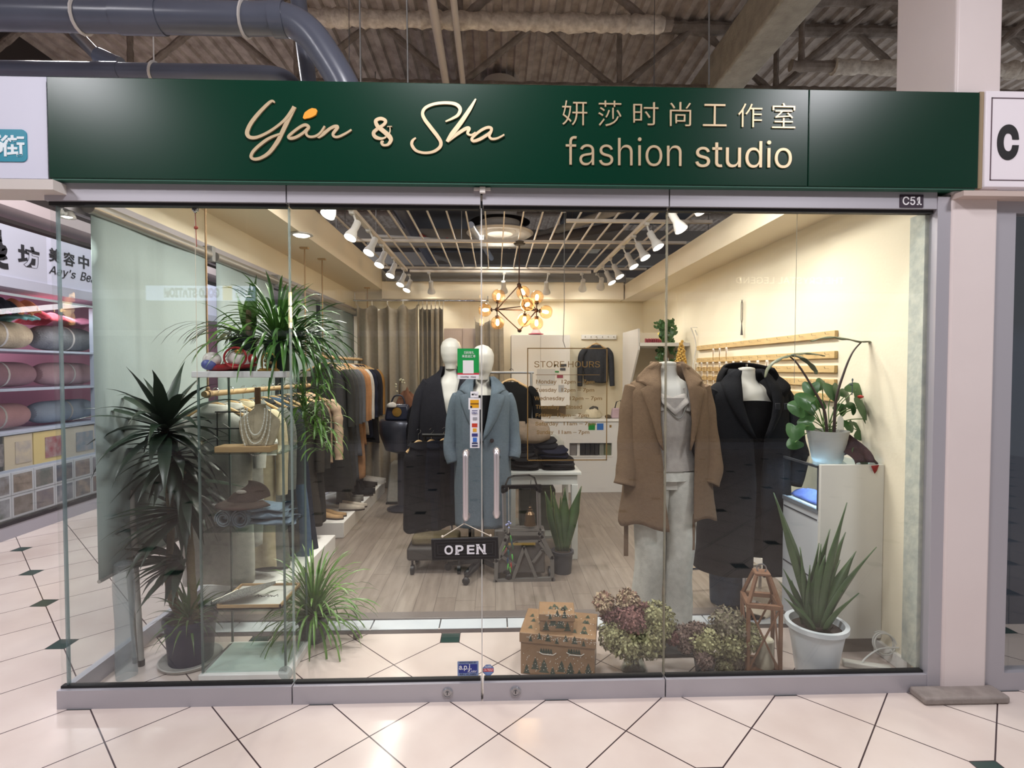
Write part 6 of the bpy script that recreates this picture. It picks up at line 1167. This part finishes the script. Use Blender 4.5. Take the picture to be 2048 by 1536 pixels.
b = M(); a_, c_ = hp(1040, 905, -.012), hp(1300, 905, -.012); b.box((a_.x, a_.y, a_.z-.008), (c_.x, a_.y+.004, a_.z+.008)); b.build('warning_strip', plain((150,124,60)), t, smooth=False)
# feather charm and brass bell hanging by the truck
Yf = YH-.06; fp = lambda x, y: P(800+x/4.8, 900+y/4.8, Yf); t = thing('feather_charm', 'green and blue feather charm hanging on the hand truck', 'charm', fp(1050, 700)); b = M(); b.tube([fp(1040,360), fp(1045,690), fp(1040,800)], .0015, 5); b.build('thread', STRING, t)
b = M()
for x, y in ((1045,690),(1035,712),(1060,705),(1045,745),(1020,720)): b.ball(fp(x,y), .008, 8)
b.build('beads', plain((150,156,200), rough=.3), t)
for k, (x, y, c, a) in enumerate(((1060,820,(70,160,60),.3),(1070,860,(30,60,90),.1),(1010,920,(120,190,70),-1.2),(1080,900,(40,80,60),.2),(1025,940,(170,70,50),-.8),(1040,960,(30,80,80),.1),(1075,1000,(90,190,80),.2),(1035,1030,(30,60,90),-.1),(1065,1080,(160,60,50),.1),(1040,1090,(90,190,80),-.2),(1055,1120,(110,200,90),.2))):
    M().blade(fp(x,y), (math.sin(a)*.6, -.1, -1), .05, .014, .3, n=5, fold=.2).build('feather', plain(c, rough=.6), t, solid=.001)
q = P(1060, 1018, 1.35); t = thing('brass_bell', 'small dark brass bell bottle hanging inside the hand truck frame', 'bell', q); M().lathe([(.0,.035),(.008,.034),(.014,.026),(.006,.018),(.02,.01),(.014,.0),(.034,-.02),(.038,-.075),(.044,-.10),(0,-.10)][::-1], c=P(1060,1022,1.35), n=22).build('body', plain((96,74,50), rough=.35, metal=.6), t); M().tube([P(1060,1010,1.35), P(1062,960,1.35)], .002, 5).build('cord', BLACK, t)
# ---------------------------------------------------------------- gift boxes
KR = mat('kraft_print', (148,118,88), rough=.35, var=.5, vscale=25, col2=(128,96,62)); TREE = plain((46,66,54), rough=.4); SNOW = plain((222,218,206), rough=.3)
def giftbox(lb, cx, cy, z0, wx, wy, h, lid, rot, top=False):
    t = thing('gift_box', lb, 'gift box', (cx, cy, z0), 'printed gift boxes', rot)
    M().box((-wx/2,-wy/2,0),(wx/2,wy/2,h-.002)).build('body', KR, t, loc=(0,0,0), bevel=.002); M().box((-wx/2-.006,-wy/2-.006,h-lid),(wx/2+.006,wy/2+.006,h+.004)).build('lid', KR, t, loc=(0,0,0), bevel=.003)
    def tree(b, x, z, s_, y): 
        for k in range(3): b.add([(x-s_*(.42-.1*k), y, z+s_*.28*k), (x+s_*(.42-.1*k), y, z+s_*.28*k), (x, y, z+s_*(.28*k+.5))], [(0,1,2)])
    for y_, sc_, zz, off in ((-wy/2-.0012, 1, 0, 0), (-wy/2-.0072, .6, h-lid+.004, .02)):
        b = M(); c = M(); n = max(4, int(wx/.042))
        for k in range(n):
            x = -wx/2+.03+off+(wx-.06)*k/(n-1) if n > 1 else 0; s_ = .055*sc_*(.8+.35*((k*7) % 3)/2)
            if abs(x)+s_*.4 < wx/2: tree(b, x, zz+.006+.012*((k*5) % 3)*sc_, s_, y_)
            for j in range(9): c.ball((x+R.uniform(-.02,.02), y_, zz+.02+R.uniform(0, .10 if sc_ == 1 else lid*.5)), .0022, 5, (1,.3,1))
        if sc_ == 1 and not top:
            for (x, z) in ((-.05,.115),(.085,.125)):
                for k in range(5): tree(b, x-.028+.012*k, z, .024, y_-.0006)
                c.tube([(x-.04,y_-.001,z+.004),(x-.02,y_-.001,z-.005),(x+.03,y_-.001,z-.005),(x+.045,y_-.001,z+.006)], .0022, 5)
        b.build('printed_trees', TREE, t, loc=(0,0,0), smooth=False); c.build('printed_snow', SNOW, t, loc=(0,0,0))
    b = M(); c = M()
    for k in range(20 if not top else 8):
        x, y = R.uniform(-wx/2+.03, wx/2-.03), R.uniform(-wy/2+.03, wy/2-.05); s_ = .035; z = h+.0048
        for j in range(3): b.add([(x-s_*(.42-.1*j), y+s_*.28*j, z+.0003*j), (x+s_*(.42-.1*j), y+s_*.28*j, z+.0003*j), (x, y+s_*(.28*j+.5), z+.0003*j)], [(0,1,2)])
        c.ball((x+.03, y, z), .003, 5, (1,1,.3))
    b.build('printed_trees', TREE, t, loc=(0,0,0), smooth=False); c.build('printed_snow', SNOW, t, loc=(0,0,0))
    b = M()
    for s_ in (-1, 1):
        for k in range(4): y = -wy/2+.04+(wy-.08)*k/3; x = s_*(wx/2+.0012); b.add([(x,y-.02,.008),(x,y+.02,.008),(x,y,.05+.01*(k%2))], [(0,1,2)])
    b.build('printed_trees', TREE, t, loc=(0,0,0), smooth=False)
q = PZ(1133, 1357); bw = P(1193,1340,q.y).x-P(1068,1340,q.y).x
giftbox('large kraft christmas gift box with printed trees, bottom of the stack', P(1122,1340,.22).x, .27, 0, .36, .26, .205, .045, -.22)
giftbox('small kraft christmas gift box on top of the large one', P(1113,1270,.24).x, .24, .2095, .165, .13, .085, .03, -.1, top=True)
# ---------------------------------------------------------------- lantern, bin, stool
LW = mat('lantern_wood', (128,92,66), rough=.6, var=.6, vscale=9, stretch=(1,1,.2), col2=(98,66,48)); YL = .09; lp = lambda x, y, dy=0: P(1440+x/3.657, 1000+y/3.657, YL+dy)
a_, b_ = lp(185, 1240), lp(465, 1240); w2 = (b_.x-a_.x)/2; cx = (a_.x+b_.x)/2; zs = lp(300, 800).z; zt_ = lp(330, 600).z
t = thing('wooden_lantern', 'brown wooden lantern with cross braces and a candle beside the white pot', 'lantern', (cx, YL, 0)); fr = .017; YY = YL+w2*.6; 
Rz = Matrix.Translation((cx+.03, YL+.10, 0)) @ Matrix.Rotation(-.25, 4, 'Z'); w2 *= .78
def lb_(nm, p_, q_, w_=.016): b = M(); b.bar(Rz @ Vector(p_), Rz @ Vector(q_), w_); return b.build(nm, LW, t, bevel=.002)
for sx in (-1, 1):
    for sy in (-1, 1): lb_('post', (sx*w2, sy*w2, .0), (sx*w2, sy*w2, zs)); lb_('roof_rib', (sx*w2, sy*w2, zs), (sx*w2*.42, sy*w2*.42, zt_))
for z in (.012, zs):
    for s_ in (-1, 1): lb_('rail', (-w2, s_*w2, z), (w2, s_*w2, z), .022); lb_('rail', (s_*w2, -w2, z), (s_*w2, w2, z), .022)
for s_ in (-1, 1): lb_('cross_brace', (-w2, s_*w2, .02), (w2, s_*w2, zs), .009); lb_('cross_brace', (w2, s_*w2, .02), (-w2, s_*w2, zs), .009); lb_('cross_brace', (s_*w2, -w2, .02), (s_*w2, w2, zs), .009)
b = M(); b.box((-w2*.5,-w2*.5,zt_),(w2*.5,w2*.5,zt_+.014), T=Rz); b.build('cap', LW, t, bevel=.003); b = M(); b.box((-w2,-w2,.003),(w2,w2,.014), T=Rz); b.build('floor_board', LW, t, smooth=False)
b = M(); b.tube([Rz @ Vector((.022*math.cos(a),0,zt_+.028+.022*math.sin(a))) for a in (2*PI*k/16 for k in range(16))], .0035, 6, closed=True); b.build('ring', STEEL, t)
tag(M().lathe([(0,.015),(.042,.015),(.042,.15),(.035,.156),(.006,.15),(.003,.165),(0,.165)], c=Rz @ Vector((.02,0,0)), n=26).build('candle', plain((196,190,168), rough=.6)), 'cream pillar candle standing in the wooden lantern', 'candle')
q = PZ(1470, 1222); tag(M().lathe([(0,.004),(.10,.004),(.105,.02),(.118,.40),(.124,.405),(.124,.415),(.114,.415),(.10,.03),(0,.03)], c=(q.x, q.y+.12, 0), n=36, ey=.8).build('denim_bin', cloth((64,82,104), bump=.5, var=.6, col2=(44,56,72))), 'round blue denim basket on the floor behind the wooden lantern', 'basket')
b = M(); q1 = PZ(1385, 1190); b.tube([(q1.x-.02, 1.1, .16), (q1.x+.5, 1.15, .16)], .012, 10); b.tube([(q1.x-.02,1.1,.16),(q1.x-.02,1.1,.003)], .012, 8); b.tube([(q1.x+.5,1.15,.16),(q1.x+.5,1.15,.003)], .012, 8); tag(b.build('chrome_rack', CHROME), 'low chrome rail on the floor behind the black coat', 'rack')
q = P(1340, 1350, .30); a_, b_ = P(1300, 1298, .33), P(1388, 1312, .33); t = thing('black_stool', 'low black metal bench behind the dried hydrangeas', 'bench', (q.x, .33, 0)); SM = plain((38,38,40), rough=.5)
M().box((a_.x, .30, a_.z-.03), (b_.x+.02, .44, a_.z-.012)).build('seat', SM, t, bevel=.006)
for x in (a_.x+.01, b_.x): 
    for y in (.31, .43): b = M(); b.bar((x, y, a_.z-.02), (x+(-.02 if x < q.x else .02), y, .0), .022); b.build('leg', SM, t, smooth=False)
# ---------------------------------------------------------------- plants
def leafm(name, c, c2, rough=.35): return mat(name, c, rough=rough, var=.8, vscale=7, col2=c2, spec=.5)
DRAC = leafm('dracaena_leaf', (38,56,40), (24,38,30)); SPID = leafm('spider_plant_leaf', (104,142,62), (60,100,40)); SNK = leafm('snake_leaf', (74,98,58), (48,70,44)); ANT = leafm('anthurium_leaf', (68,104,56), (42,78,40), .3); BROAD = leafm('broad_leaf', (96,140,52), (48,86,30)); HANG = leafm('hanging_leaf', (72,112,46), (40,74,30)); EDGEY = plain((150,156,84), rough=.4)
SOIL = mat('soil', (52,42,34), rough=1, bump=1, bs=80); BARK = mat('cane_bark', (112,98,72), rough=.9, bump=.6, bs=60, stretch=(1,1,5))
def rd(a, e): return (math.cos(a)*math.cos(e), math.sin(a)*math.cos(e), math.sin(e))
def pot(t, c, r, h, m_, rr=None, rim=.008, flare=.78, soil=.92, lip=.02):
    rr = rr or r; M().lathe([(0,.0),(r*flare,.0),(r*(flare+1)/2,h*.5),(r,h-lip),(r+rim,h-lip),(r+rim,h),(r-.006,h),(r-.012,h*soil),(r*.3,h*soil-.0)], c=c, n=40).build('pot', m_, t)
    M().lathe([(0,h*soil+.004),(r*.6,h*soil+.006),(r-.013,h*soil)][::-1], c=c, n=26).build('soil', SOIL, t)
# tall dracaena
q = PZ(356, 1346); cx, cy = q.x, q.y+.115; t = thing('dracaena', 'tall dark leaved dracaena in a blue pot by the left glass', 'potted plant', (cx, cy, 0))
rp = .118; M().lathe([(0,.004),(rp+.02,.004),(rp+.03,.02),(rp+.024,.022),(rp+.01,.012),(0,.012)], c=(cx,cy,0), n=40).build('saucer', plain((176,174,168), rough=.4), t); pot(t, (cx,cy,.012), rp, .22, plain((30,32,58), rough=.45), flare=.86)
def cr(px, py, y): return P(px, py, y)
canes = [([(cx-.03,cy,.2), cr(338,1180,cy+.02), cr(342,1040,cy+.03), cr(330,900,cy-.02), cr(331,852,cy-.04)], .017), ([(cx+.03,cy,.2), cr(386,1200,cy), cr(378,1080,cy+.02), cr(368,960,cy+.06), cr(352,905,cy+.06)], .020), ([(cx,cy+.04,.2), cr(352,1200,cy+.06), cr(360,1120,cy+.05)], .013)]
for p, r in canes: M().tube(smooth_path(p, 6), [r*(1+.08*math.sin(i*1.9)) for i in range(len(smooth_path(p, 6)))], 12).build('cane', BARK, t)
RR = random.Random(11)
def crown(c, n, L, w_, elo, ehi, droop, nm, m_, a0=0, a1=2*PI, rnd=RR, fold=.25, shape='lance', spread=.0, wmul=1):
    b = M()
    for k in range(n):
        a = a0+(a1-a0)*((k*.618) % 1)+rnd.uniform(-.15,.15); e = elo+(ehi-elo)*(k/n)**1.0; l = L*rnd.uniform(.75,1.12)
        p = Vector(c)+Vector((0,0,-.05*(1-k/n)))+Vector(rd(a,e))*spread; b.blade(p, rd(a, e), l, w_*rnd.uniform(.8,1.15)*wmul, droop*rnd.uniform(.6,1.3)*(1.25-k/n*.7), 8, fold, rnd.uniform(-.6,.6), shape)
    return b.build(nm, m_, t)
crown(cr(331,850,cy-.04), 50, .38, .052, -.45, 1.15, 1.25, 'leaf_crown', DRAC); crown(cr(352,905,cy+.06), 36, .34, .050, -.9, .5, 1.1, 'leaf_crown', DRAC)
crown(cr(368,1020,cy+.03), 30, .34, .050, -.5, .4, .8, 'leaf_crown', DRAC, a0=2.0, a1=4.6); crown(cr(362,1115,cy+.04), 28, .30, .046, -.4, .5, .8, 'leaf_crown', DRAC, a0=2.2, a1=5.4)
crown(cr(368,960,cy+.04), 24, .36, .052, -1.2, -.1, .6, 'leaf_crown', DRAC, a0=-1.2, a1=1.8)
crown((cx+.005,cy-.02,.245), 60, .19, .013, -.1, 1.25, 1.6, 'base_leaves', leafm('base_leaf', (84,110,60), (56,80,44)), spread=.03)
# spider plant on the floor beside the case
q = PZ(622, 1288); cx, cy = q.x, q.y+.05; t = thing('spider_plant', 'bushy green spider plant on the tiles right of the display case', 'potted plant', (cx, cy, 0))
pot(t, (cx,cy,0), .085, .14, mat('patterned_pot', (112,116,116), rough=.5, var=1, vscale=26, col2=(54,58,62)), flare=.75)
crown((cx,cy,.16), 150, .34, .012, .05, 1.35, 2.0, 'leaves', SPID, spread=.03, shape='strap', fold=.35)
# plants on top of the display case
zt2 = P(480, 750, .17).z+.018
q = P(503, 735, .36); t = thing('broad_leaf_plant', 'tall broad leaved plant in a green pot on the display cabinet', 'potted plant', (q.x, .34, zt2)); pot(t, (q.x-.03,.35,zt2), .06, .17, plain((30,44,38), rough=.4), flare=.8); z = zt2+.16; c = (q.x, .34, z)
b = M()
for a, e, L, w_, dr in ((1.9,1.35,.30,.07,.1),(1.2,1.42,.34,.075,.1),(.4,1.3,.26,.05,.3),(2.6,1.2,.27,.05,.2),(3.6,.9,.3,.05,1.0),(3.0,.6,.34,.052,1.4),(2.6,.35,.33,.05,1.7),(3.4,.3,.36,.05,1.8),(3.9,.5,.34,.05,1.9),(4.4,.4,.3,.05,1.9),(2.2,.5,.3,.05,1.6),(3.2,.1,.34,.05,1.9),(4.0,.1,.33,.045,2.1),(3.6,.0,.38,.05,1.8)): b.blade(c, rd(a,e), L, w_, dr, 9, .2, 0, 'lance')
b.build('leaves', BROAD, t); b = M(); b.tube([(q.x,.34,zt2+.1),(q.x,.335,P(515,620,.34).z)], [.02,.012], 10); b.build('stem', BARK, t)
b = M()
for k in range(16): a = RR.uniform(2.2,4.2); b.blade(c, rd(a,.5), RR.uniform(.3,.5), .008, 1.9, 10, .2, 0, 'strap')
b.build('thin_leaves', DRAC, t)
q = P(556, 735, .36); cx = q.x; t = thing('spider_plant', 'trailing spider plant spilling off the right of the display cabinet', 'potted plant', (cx, .37, zt2)); pot(t, (cx,.37,zt2), .07, .155, plain((26,52,40), rough=.35), flare=.8)
crown((cx+.0,.36,zt2+.17), 150, .34, .014, .0, 1.3, 2.1, 'leaves', leafm('spider2', (88,132,56), (44,84,36), .3), spread=.02, shape='strap', fold=.35); crown((cx+.06,.36,zt2+.15), 70, .36, .014, -.2, .9, 2.3, 'leaves', leafm('spider3', (64,108,46), (34,70,32), .3), a0=-1.6, a1=1.2, shape='strap', fold=.35)
b = M()
for dx, dy, L in ((.14,-.04,.20),(.18,.02,.32),(.12,.04,.28),(.21,-.02,.14),(.20,.05,.40)):
    p0 = Vector((cx+.02,.36,zt2+.16)); e = Vector((cx+dx,.36+dy,zt2-L)); b.tube(smooth_path([p0, p0+Vector((dx*.6,dy*.5,.05)), Vector((cx+dx,.36+dy,zt2+.02)), e], 5), .0022, 5)
    for k in range(34): a = RR.uniform(0,2*PI); b.blade(e+Vector((0,0,RR.uniform(-.02,.12))), rd(a, RR.uniform(-.3,1.0)), RR.uniform(.09,.2), .010, 2.0, 6, .3, 0, 'strap')
b.build('plantlets', SPID, t)
# snake plants
def snake(lb, c, r, h, pm, tips, base, w_, m_=SNK, edge=True, soil=.92, flare=.8, lip=.02, rim=.008):
    t = thing('snake_plant', lb, 'potted plant', c); pot(t, c, r, h, pm, flare=flare, soil=soil, lip=lip, rim=rim); Y0_ = c[1]
    for k, (tx, ty, dy, wm) in enumerate(tips):
        e = P(tx, ty, Y0_+dy); b0 = Vector((c[0]+base[k % len(base)][0], Y0_+base[k % len(base)][1]+dy*.3, c[2]+h*soil)); d = e-b0; L = d.length
        n = 10; V = []; sd = Vector((1,.25*math.sin(k*2.3),0)).normalized(); bow = Vector((0,0,0)); 
        for i in range(n+1):
            u = i/n; p = b0+Vector((d.x*u**1.35, d.y*u, d.z*u)); wv = w_*wm*(.55+.45*math.sin(PI*min(1,u*1.05)))*(1 if u < .6 else max(.02, (1-u)/.4)**.75); s2 = (Matrix.Rotation(.5*math.sin(k)+.4*u, 3, 'Z') @ sd)
            nn = Vector((s2.y,-s2.x,0)); V += [p-s2*wv/2-nn*wv*.12, p+nn*wv*.05, p+s2*wv/2-nn*wv*.12]
        b = M(); b.add(V, [(i*3+j, i*3+j+1, i*3+j+4, i*3+j+3) for i in range(n) for j in (0,1)]); l = b.build('leaf', m_, t, solid=.004, off=0)
        if edge:
            b = M(); b.tube([V[i*3] for i in range(n+1)], .0016, 5); b.tube([V[i*3+2] for i in range(n+1)], .0016, 5); b.build('pale_edge', EDGEY, l, loc=(0,0,0))
    return t
q = PZ(1634, 1352); cx, cy = P(1634,1300,.15).x, .158
snake('large snake plant in a white pot at the right of the window', (cx, cy, 0), .128, .25, plain((206,212,216), rough=.35), [(1547,985,.02,1),(1600,1094,.0,1.1),(1660,1058,.03,1.2),(1694,1005,-.01,1.1),(1691,1064,.05,1),(1712,1102,0,1),(1753,1094,.0,1),(1718,1186,-.04,1.1),(1638,1086,.05,1.2),(1642,1088,.02,1.2),(1566,1137,.03,.5),(1557,1162,0,.5),(1568,1196,-.03,.7),(1583,1160,.04,.45),(1620,1130,.02,1.4),(1680,1120,.02,1.5),(1650,1110,.0,1.5)],
    [(-.02,0),(-.03,.02),(0,.02),(.02,.0),(.03,.02),(.03,0),(.03,-.01),(.03,-.02),(0,.03),(.01,.0),(-.04,.0),(-.04,-.01),(-.03,-.02),(-.05,.02),(-.03,.01),(.03,.01),(0,0)], .060, edge=False, soil=.87, flare=.72, lip=.022, rim=.014)
q = PZ(1124, 1153); snake('snake plant with yellow edged leaves in a grey pot by the white table', (P(1125,1130,q.y+.08).x, q.y+.08, 0), .075, .165, plain((58,60,66), rough=.5), [(1090,983,0,1.2),(1101,972,.02,.9),(1107,984,-.01,.8),(1121,992,.02,.8),(1130,975,.0,1.1),(1163,972,.0,1.25)], [(-.02,0),(-.03,.01),(0,.0),(0,.02),(.01,.0),(.02,0)], .068, flare=.86)
# pot plant with heart leaves on the counter
YA = .46; zc = P(1641, 930, .30).z-.012; c = P(1654, 930, YA); cx = c.x; t = thing('anthurium', 'heart leaved plant with a small red bloom in a grey pot on the counter', 'potted plant', (cx, YA, zc))
hp_ = P(1654, 865, YA-.09).z-P(1654, 930, YA-.09).z; M().lathe([(0,0),(.068,0),(.072,.01)]+[(.074+.030*k/12+.0012*(k % 2), .012+hp_*.93*k/12) for k in range(12)]+[(.106,hp_),(.098,hp_),(.092,hp_*.9),(.0,hp_*.9)], c=(cx,YA,zc), n=40).build('pot', plain((168,168,164), rough=.5), t); M().lathe([(.092,hp_*.905),(0,hp_*.92)], c=(cx,YA,zc), n=24).build('soil', SOIL, t)
def heart(b, p, nrm, up, s_):
    p = Vector(p); nrm = Vector(nrm).normalized(); up = Vector(up); up = (up-nrm*up.dot(nrm)).normalized(); sd = up.cross(nrm); pts = []
    n = 20
    for k in range(n): a = 2*PI*k/n; x = .62*math.sin(a)*(1+.18*math.cos(a)); y = (.55*math.cos(a)+.20*abs(math.sin(a))**.8 if math.cos(a) > 0 else .75*math.cos(a)); pts.append((x, y-.22*math.exp(-(a if a < PI else 2*PI-a)**2*6)))
    V = [p]+[p+sd*x*s_*.5+up*y*s_*.5+nrm*(-.10*s_*abs(x)-.08*s_*y*y) for x, y in pts]+[p+sd*x*s_+up*y*s_+nrm*(-.25*s_*abs(x)-.22*s_*y*y*(y < 0)) for x, y in pts]
    b.add(V, [(0,1+k,1+(k+1)%n) for k in range(n)]+[(1+k,1+n+k,1+n+(k+1)%n,1+(k+1)%n) for k in range(n)])
zs_ = zc+hp_*.9
LV = [(1622,775,.06,0),(1645,770,.055,.05),(1612,800,.07,-.03),(1668,780,.075,0),(1692,790,.06,.06),(1712,780,.07,.02),(1728,812,.09,-.05),(1705,815,.05,-.04),(1598,815,.07,.02),(1590,860,.065,-.05),(1615,845,.06,0),(1635,808,.06,.06),(1740,838,.06,0),(1722,862,.075,.03),(1725,905,.085,-.08),(1700,850,.05,.0),(1590,885,.055,.02),(1682,818,.05,.05),(1615,820,.06,.06)]
for k, (px, py, s_, dy) in enumerate(LV):
    p = P(px, py, YA+dy); a = RR.uniform(-.7,.7); b = M(); nr = Vector((math.sin(a)*.6+(px-1655)*.006, -1, .45)); up = (Vector((cx,YA,zs_))-p).normalized() if k % 3 else Vector((0,0,1)); heart(b, p, nr, up+Vector((0,0,.3)), s_*1.15); l = b.build('leaf', ANT, t)
    b = M(); b.tube(smooth_path([(cx+RR.uniform(-.02,.02),YA,zs_), ((cx+p.x)/2,(YA+p.y)/2+.02,(zs_+p.z)/2+.03), p], 5), .0028, 6); b.build('stalk', plain((90,120,60)), t)
M().lathe([(0,0),(.012,.004),(.016,.012),(.0,.02)], c=P(1721,797,YA-.09), n=12).build('red_bloom', plain((170,40,32)), t)
b = M(); b.tube([P(1704,790,YA), P(1705,762,YA)], .0025, 6); b.ball(P(1702,769,YA), .009, 8, (1,1,.6)); b.ball(P(1705,760,YA), .005, 6, (1,1,2)); b.build('dark_bud', plain((70,84,90)), t)
DST = plain((64,50,48), rough=.5); GREYL = leafm('greyish_strap_leaf', (120,130,104), (96,96,78), .5)
for pts, w_ in (([(1654,868),(1648,820),(1625,775),(1595,728),(1578,712)], .008), ([(1668,868),(1672,800),(1688,745),(1705,705),(1724,683)], .008)):
    b = M(); pp = smooth_path([P(x, y, YA-.02) for x, y in pts], 6); b.tube(pp, [.0085-.005*i/len(pp) for i in range(len(pp))], 8); b.build('flower_stem', DST, t)
def strapleaf(pts, w_, m_=GREYL):
    pp = [Vector(p) for p in smooth_path([P(x, y, YA-.03+dy) for x, y, dy in pts], 6)]; V = []; n = len(pp)
    for i, p in enumerate(pp):
        u = i/(n-1); wv = w_*math.sin(PI*min(1, .08+u*.92))**.6; V += [p+Vector((0,-wv/2,-.2*wv+.003*math.sin(i*1.4))), p, p+Vector((0,wv/2,-.2*wv-.003*math.sin(i*1.2)))]
    b = M(); b.add(V, [(i*3+j, i*3+j+1, i*3+j+4, i*3+j+3) for i in range(n-1) for j in (0,1)]); b.build('strap_leaf', m_, t, solid=.003)
strapleaf([(1724,683,0),(1765,683,0),(1806,689,0)], .03); strapleaf([(1724,683,0),(1690,676,0),(1655,673,.03),(1620,682,.06)], .035); strapleaf([(1583,709,0),(1560,715,0),(1538,730,0),(1529,755,0)], .045); strapleaf([(1583,709,0),(1608,716,0),(1628,735,0),(1632,748,0)], .05); strapleaf([(1583,709,0),(1615,706,.04),(1650,712,.08)], .03)
q = P(1680, 845, YA-.1); M().prism([(q.x-.018,q.z-.038),(q.x+.022,q.z-.038),(q.x+.022,q.z-.026),(q.x+.018,q.z-.026),(q.x+.018,q.z+.015),(q.x+.01,q.z+.032),(q.x,q.z+.038),(q.x-.01,q.z+.032),(q.x-.014,q.z+.015),(q.x-.016,q.z-.026)], YA-.103, YA-.098).tube([(q.x,YA-.1,q.z-.038),(q.x,YA-.06,zs_-.02)], .003, 5).build('plant_tag', plain((196,196,184)), t, smooth=False)
# pothos on the far shelf
Y5 = 3.35; c = P(1330, 690, Y5); t = thing('pothos', 'trailing pothos on the far white shelf above the camel coat', 'potted plant', (c.x, Y5, 1.775)); pot(t, (c.x,Y5,1.775), .07, .12, plain((220,190,90)), flare=.8)
b = M(); st = M()
for k, (tx, ty) in enumerate(((1312,650),(1345,645),(1352,665),(1325,655),(1335,648),(1318,700),(1345,700),(1350,720),(1318,725),(1312,745),(1340,690),(1325,670),(1310,755))):
    p1 = P(tx, ty, Y5-.12); p0 = Vector((c.x, Y5, 1.89)); path = [Vector(v) for v in smooth_path([p0, (p0+p1)/2+Vector((0,-.03,.05)), p1], 6)]; st.tube(path, .003, 5)
    for j in range(4, len(path)):
        for _ in range(2): heart(b, path[j]+Vector((RR.uniform(-.03,.03),RR.uniform(-.03,.03),RR.uniform(-.03,.03))), (RR.uniform(-.6,.6),-1,RR.uniform(0,.8)), (RR.uniform(-.5,.5),0,1), RR.uniform(.022,.036))
b.build('leaves', ANT, t); st.build('vine', plain((90,120,60)), t)
# dried hydrangeas
def hyd(t, px, py, r, col, col2, Yh, seed, nm='bloom'):
    rr_ = random.Random(seed); c = P(px, py, Yh); r = r*.00236; b = M(); n = int(330*(r/.07)**1.3)+90
    for k in range(n):
        z = 1-2*(k+.5)/n; a = k*2.39996; s_ = math.sqrt(1-z*z); d = Vector((s_*math.cos(a), s_*math.sin(a), z)); lump_ = 1+.30*mnoise.noise(d*3.1+Vector((seed,0,0)))+rr_.uniform(-.10,.12); p = c+d*r*lump_
        for j in range(2):
            u = d.orthogonal().normalized(); u = Matrix.Rotation(rr_.uniform(0,6.3),3,d) @ u; w_ = d.cross(u); s2 = rr_.uniform(.006,.010); q_ = p+u*s2*.7; up = d*s2*rr_.uniform(.2,1.4); b.m(0 if rr_.random() < .6 else 1)
            b.add([q_-u*s2, q_-w_*s2*.75+up, q_+u*s2+up*1.4, q_+w_*s2*.75+up*.6], [(0,1,2,3)])
    b.m(0).ball(c, r*.80, 12); return b.build(nm, [plain(col, rough=.8), plain(col2, rough=.8)], t)
G_ = ((160,158,118),(128,124,86)); PK = ((148,108,102),(112,76,76)); BE = ((176,156,128),(132,100,86)); MV = ((132,112,102),(100,82,76)); BG = ((134,128,104),(108,98,84))
Yh = .19; q = P(1268, 1345, Yh); t = thing('hydrangea_bunch', 'large dried hydrangea bunch, pink and green, in a glass vase', 'dried flowers', (q.x, Yh, 0))
VG = glass_mat('vase_glass', (.86,.9,.88), gl=1.2)
M().lathe([(.0,.0),(.062,.0),(.066,.01),(.045,.06),(.036,.11),(.042,.15),(.039,.15),(.033,.11),(.04,.06),(.058,.014),(.0,.012)], c=(q.x,Yh,0), n=30).build('vase', VG, t)
b = M()
for k in range(9): a = k*.7; b.tube([(q.x+.02*math.cos(a)*(1.5),Yh+.02*math.sin(a),.015), (q.x+.02*math.cos(a+2),Yh+.02*math.sin(a+2),.13), (q.x+.08*math.cos(a+2.2),Yh+.05*math.sin(a),.26)], .003, 5)
b.build('stems', plain((96,84,56)), t)
for k, (px, py, r, c_, dy) in enumerate(((1208,1206,17,BE,.04),(1256,1202,20,BE,.05),(1220,1228,17,PK,.04),(1283,1222,15,PK,.06),(1261,1240,27,PK,-.01),(1312,1240,33,G_,.03),(1228,1272,28,G_,0),(1256,1288,28,G_,-.04),(1296,1282,30,G_,-.02),(1330,1262,20,G_,.03),(1322,1262,14,G_,-.04))): hyd(t, px, py, r, *c_, Yh+dy, k+1)
q = P(1409, 1345, .14); t = thing('hydrangea_bunch', 'small dried hydrangea bunch in a black pot', 'dried flowers', (q.x, .14, 0)); M().lathe([(0,0),(.04,0),(.052,.09),(.055,.09),(.055,.098),(.046,.098),(.04,.02),(0,.02)], c=(q.x,.14,0), n=28).build('pot', plain((34,34,40), rough=.5), t)
for k, (px, py, r, c_, dy) in enumerate(((1368,1272,18,MV,.04),(1393,1264,17,MV,.04),(1411,1288,25,G_,-.01),(1409,1318,14,MV,-.05),(1372,1288,14,MV,.02),(1346,1277,10,PK,.03))): hyd(t, px, py, r, *c_, .14+dy, k+30)
b = M(); b.tube([(q.x,.14,.03),(q.x,.14,.14)], .012, 8); b.build('stems', plain((96,84,56)), t)
q = P(1460, 1345, .2); t = thing('hydrangea_bunch', 'tall brown green hydrangea bunch right of the black pot', 'dried flowers', (q.x, .2, 0))
for k, (px, py, r, c_, dy) in enumerate(((1455,1250,31,BG,.02),(1490,1272,27,G_,.0),(1462,1288,25,G_,-.02),(1464,1320,20,BG,0),(1447,1330,14,G_,-.03),(1435,1268,15,BG,.03))): hyd(t, px, py, r, *c_, .2+dy, k+50)
b = M()
for k in range(4): b.tube([(q.x+.012*k-.02,.2,.0),(q.x+.01*k-.01,.2,.18)], .004, 6)
b.build('stems', plain((96,84,56)), t)
tag(M().ball(PZ(713,1277)+Vector((0,0,.018)), .02, 16).build('marble_ball', mat('marble_ball', (120,108,102), rough=.25, var=.8, vscale=60, col2=(70,60,58))), 'small brown ball lying on the tiles inside the door', 'ball')
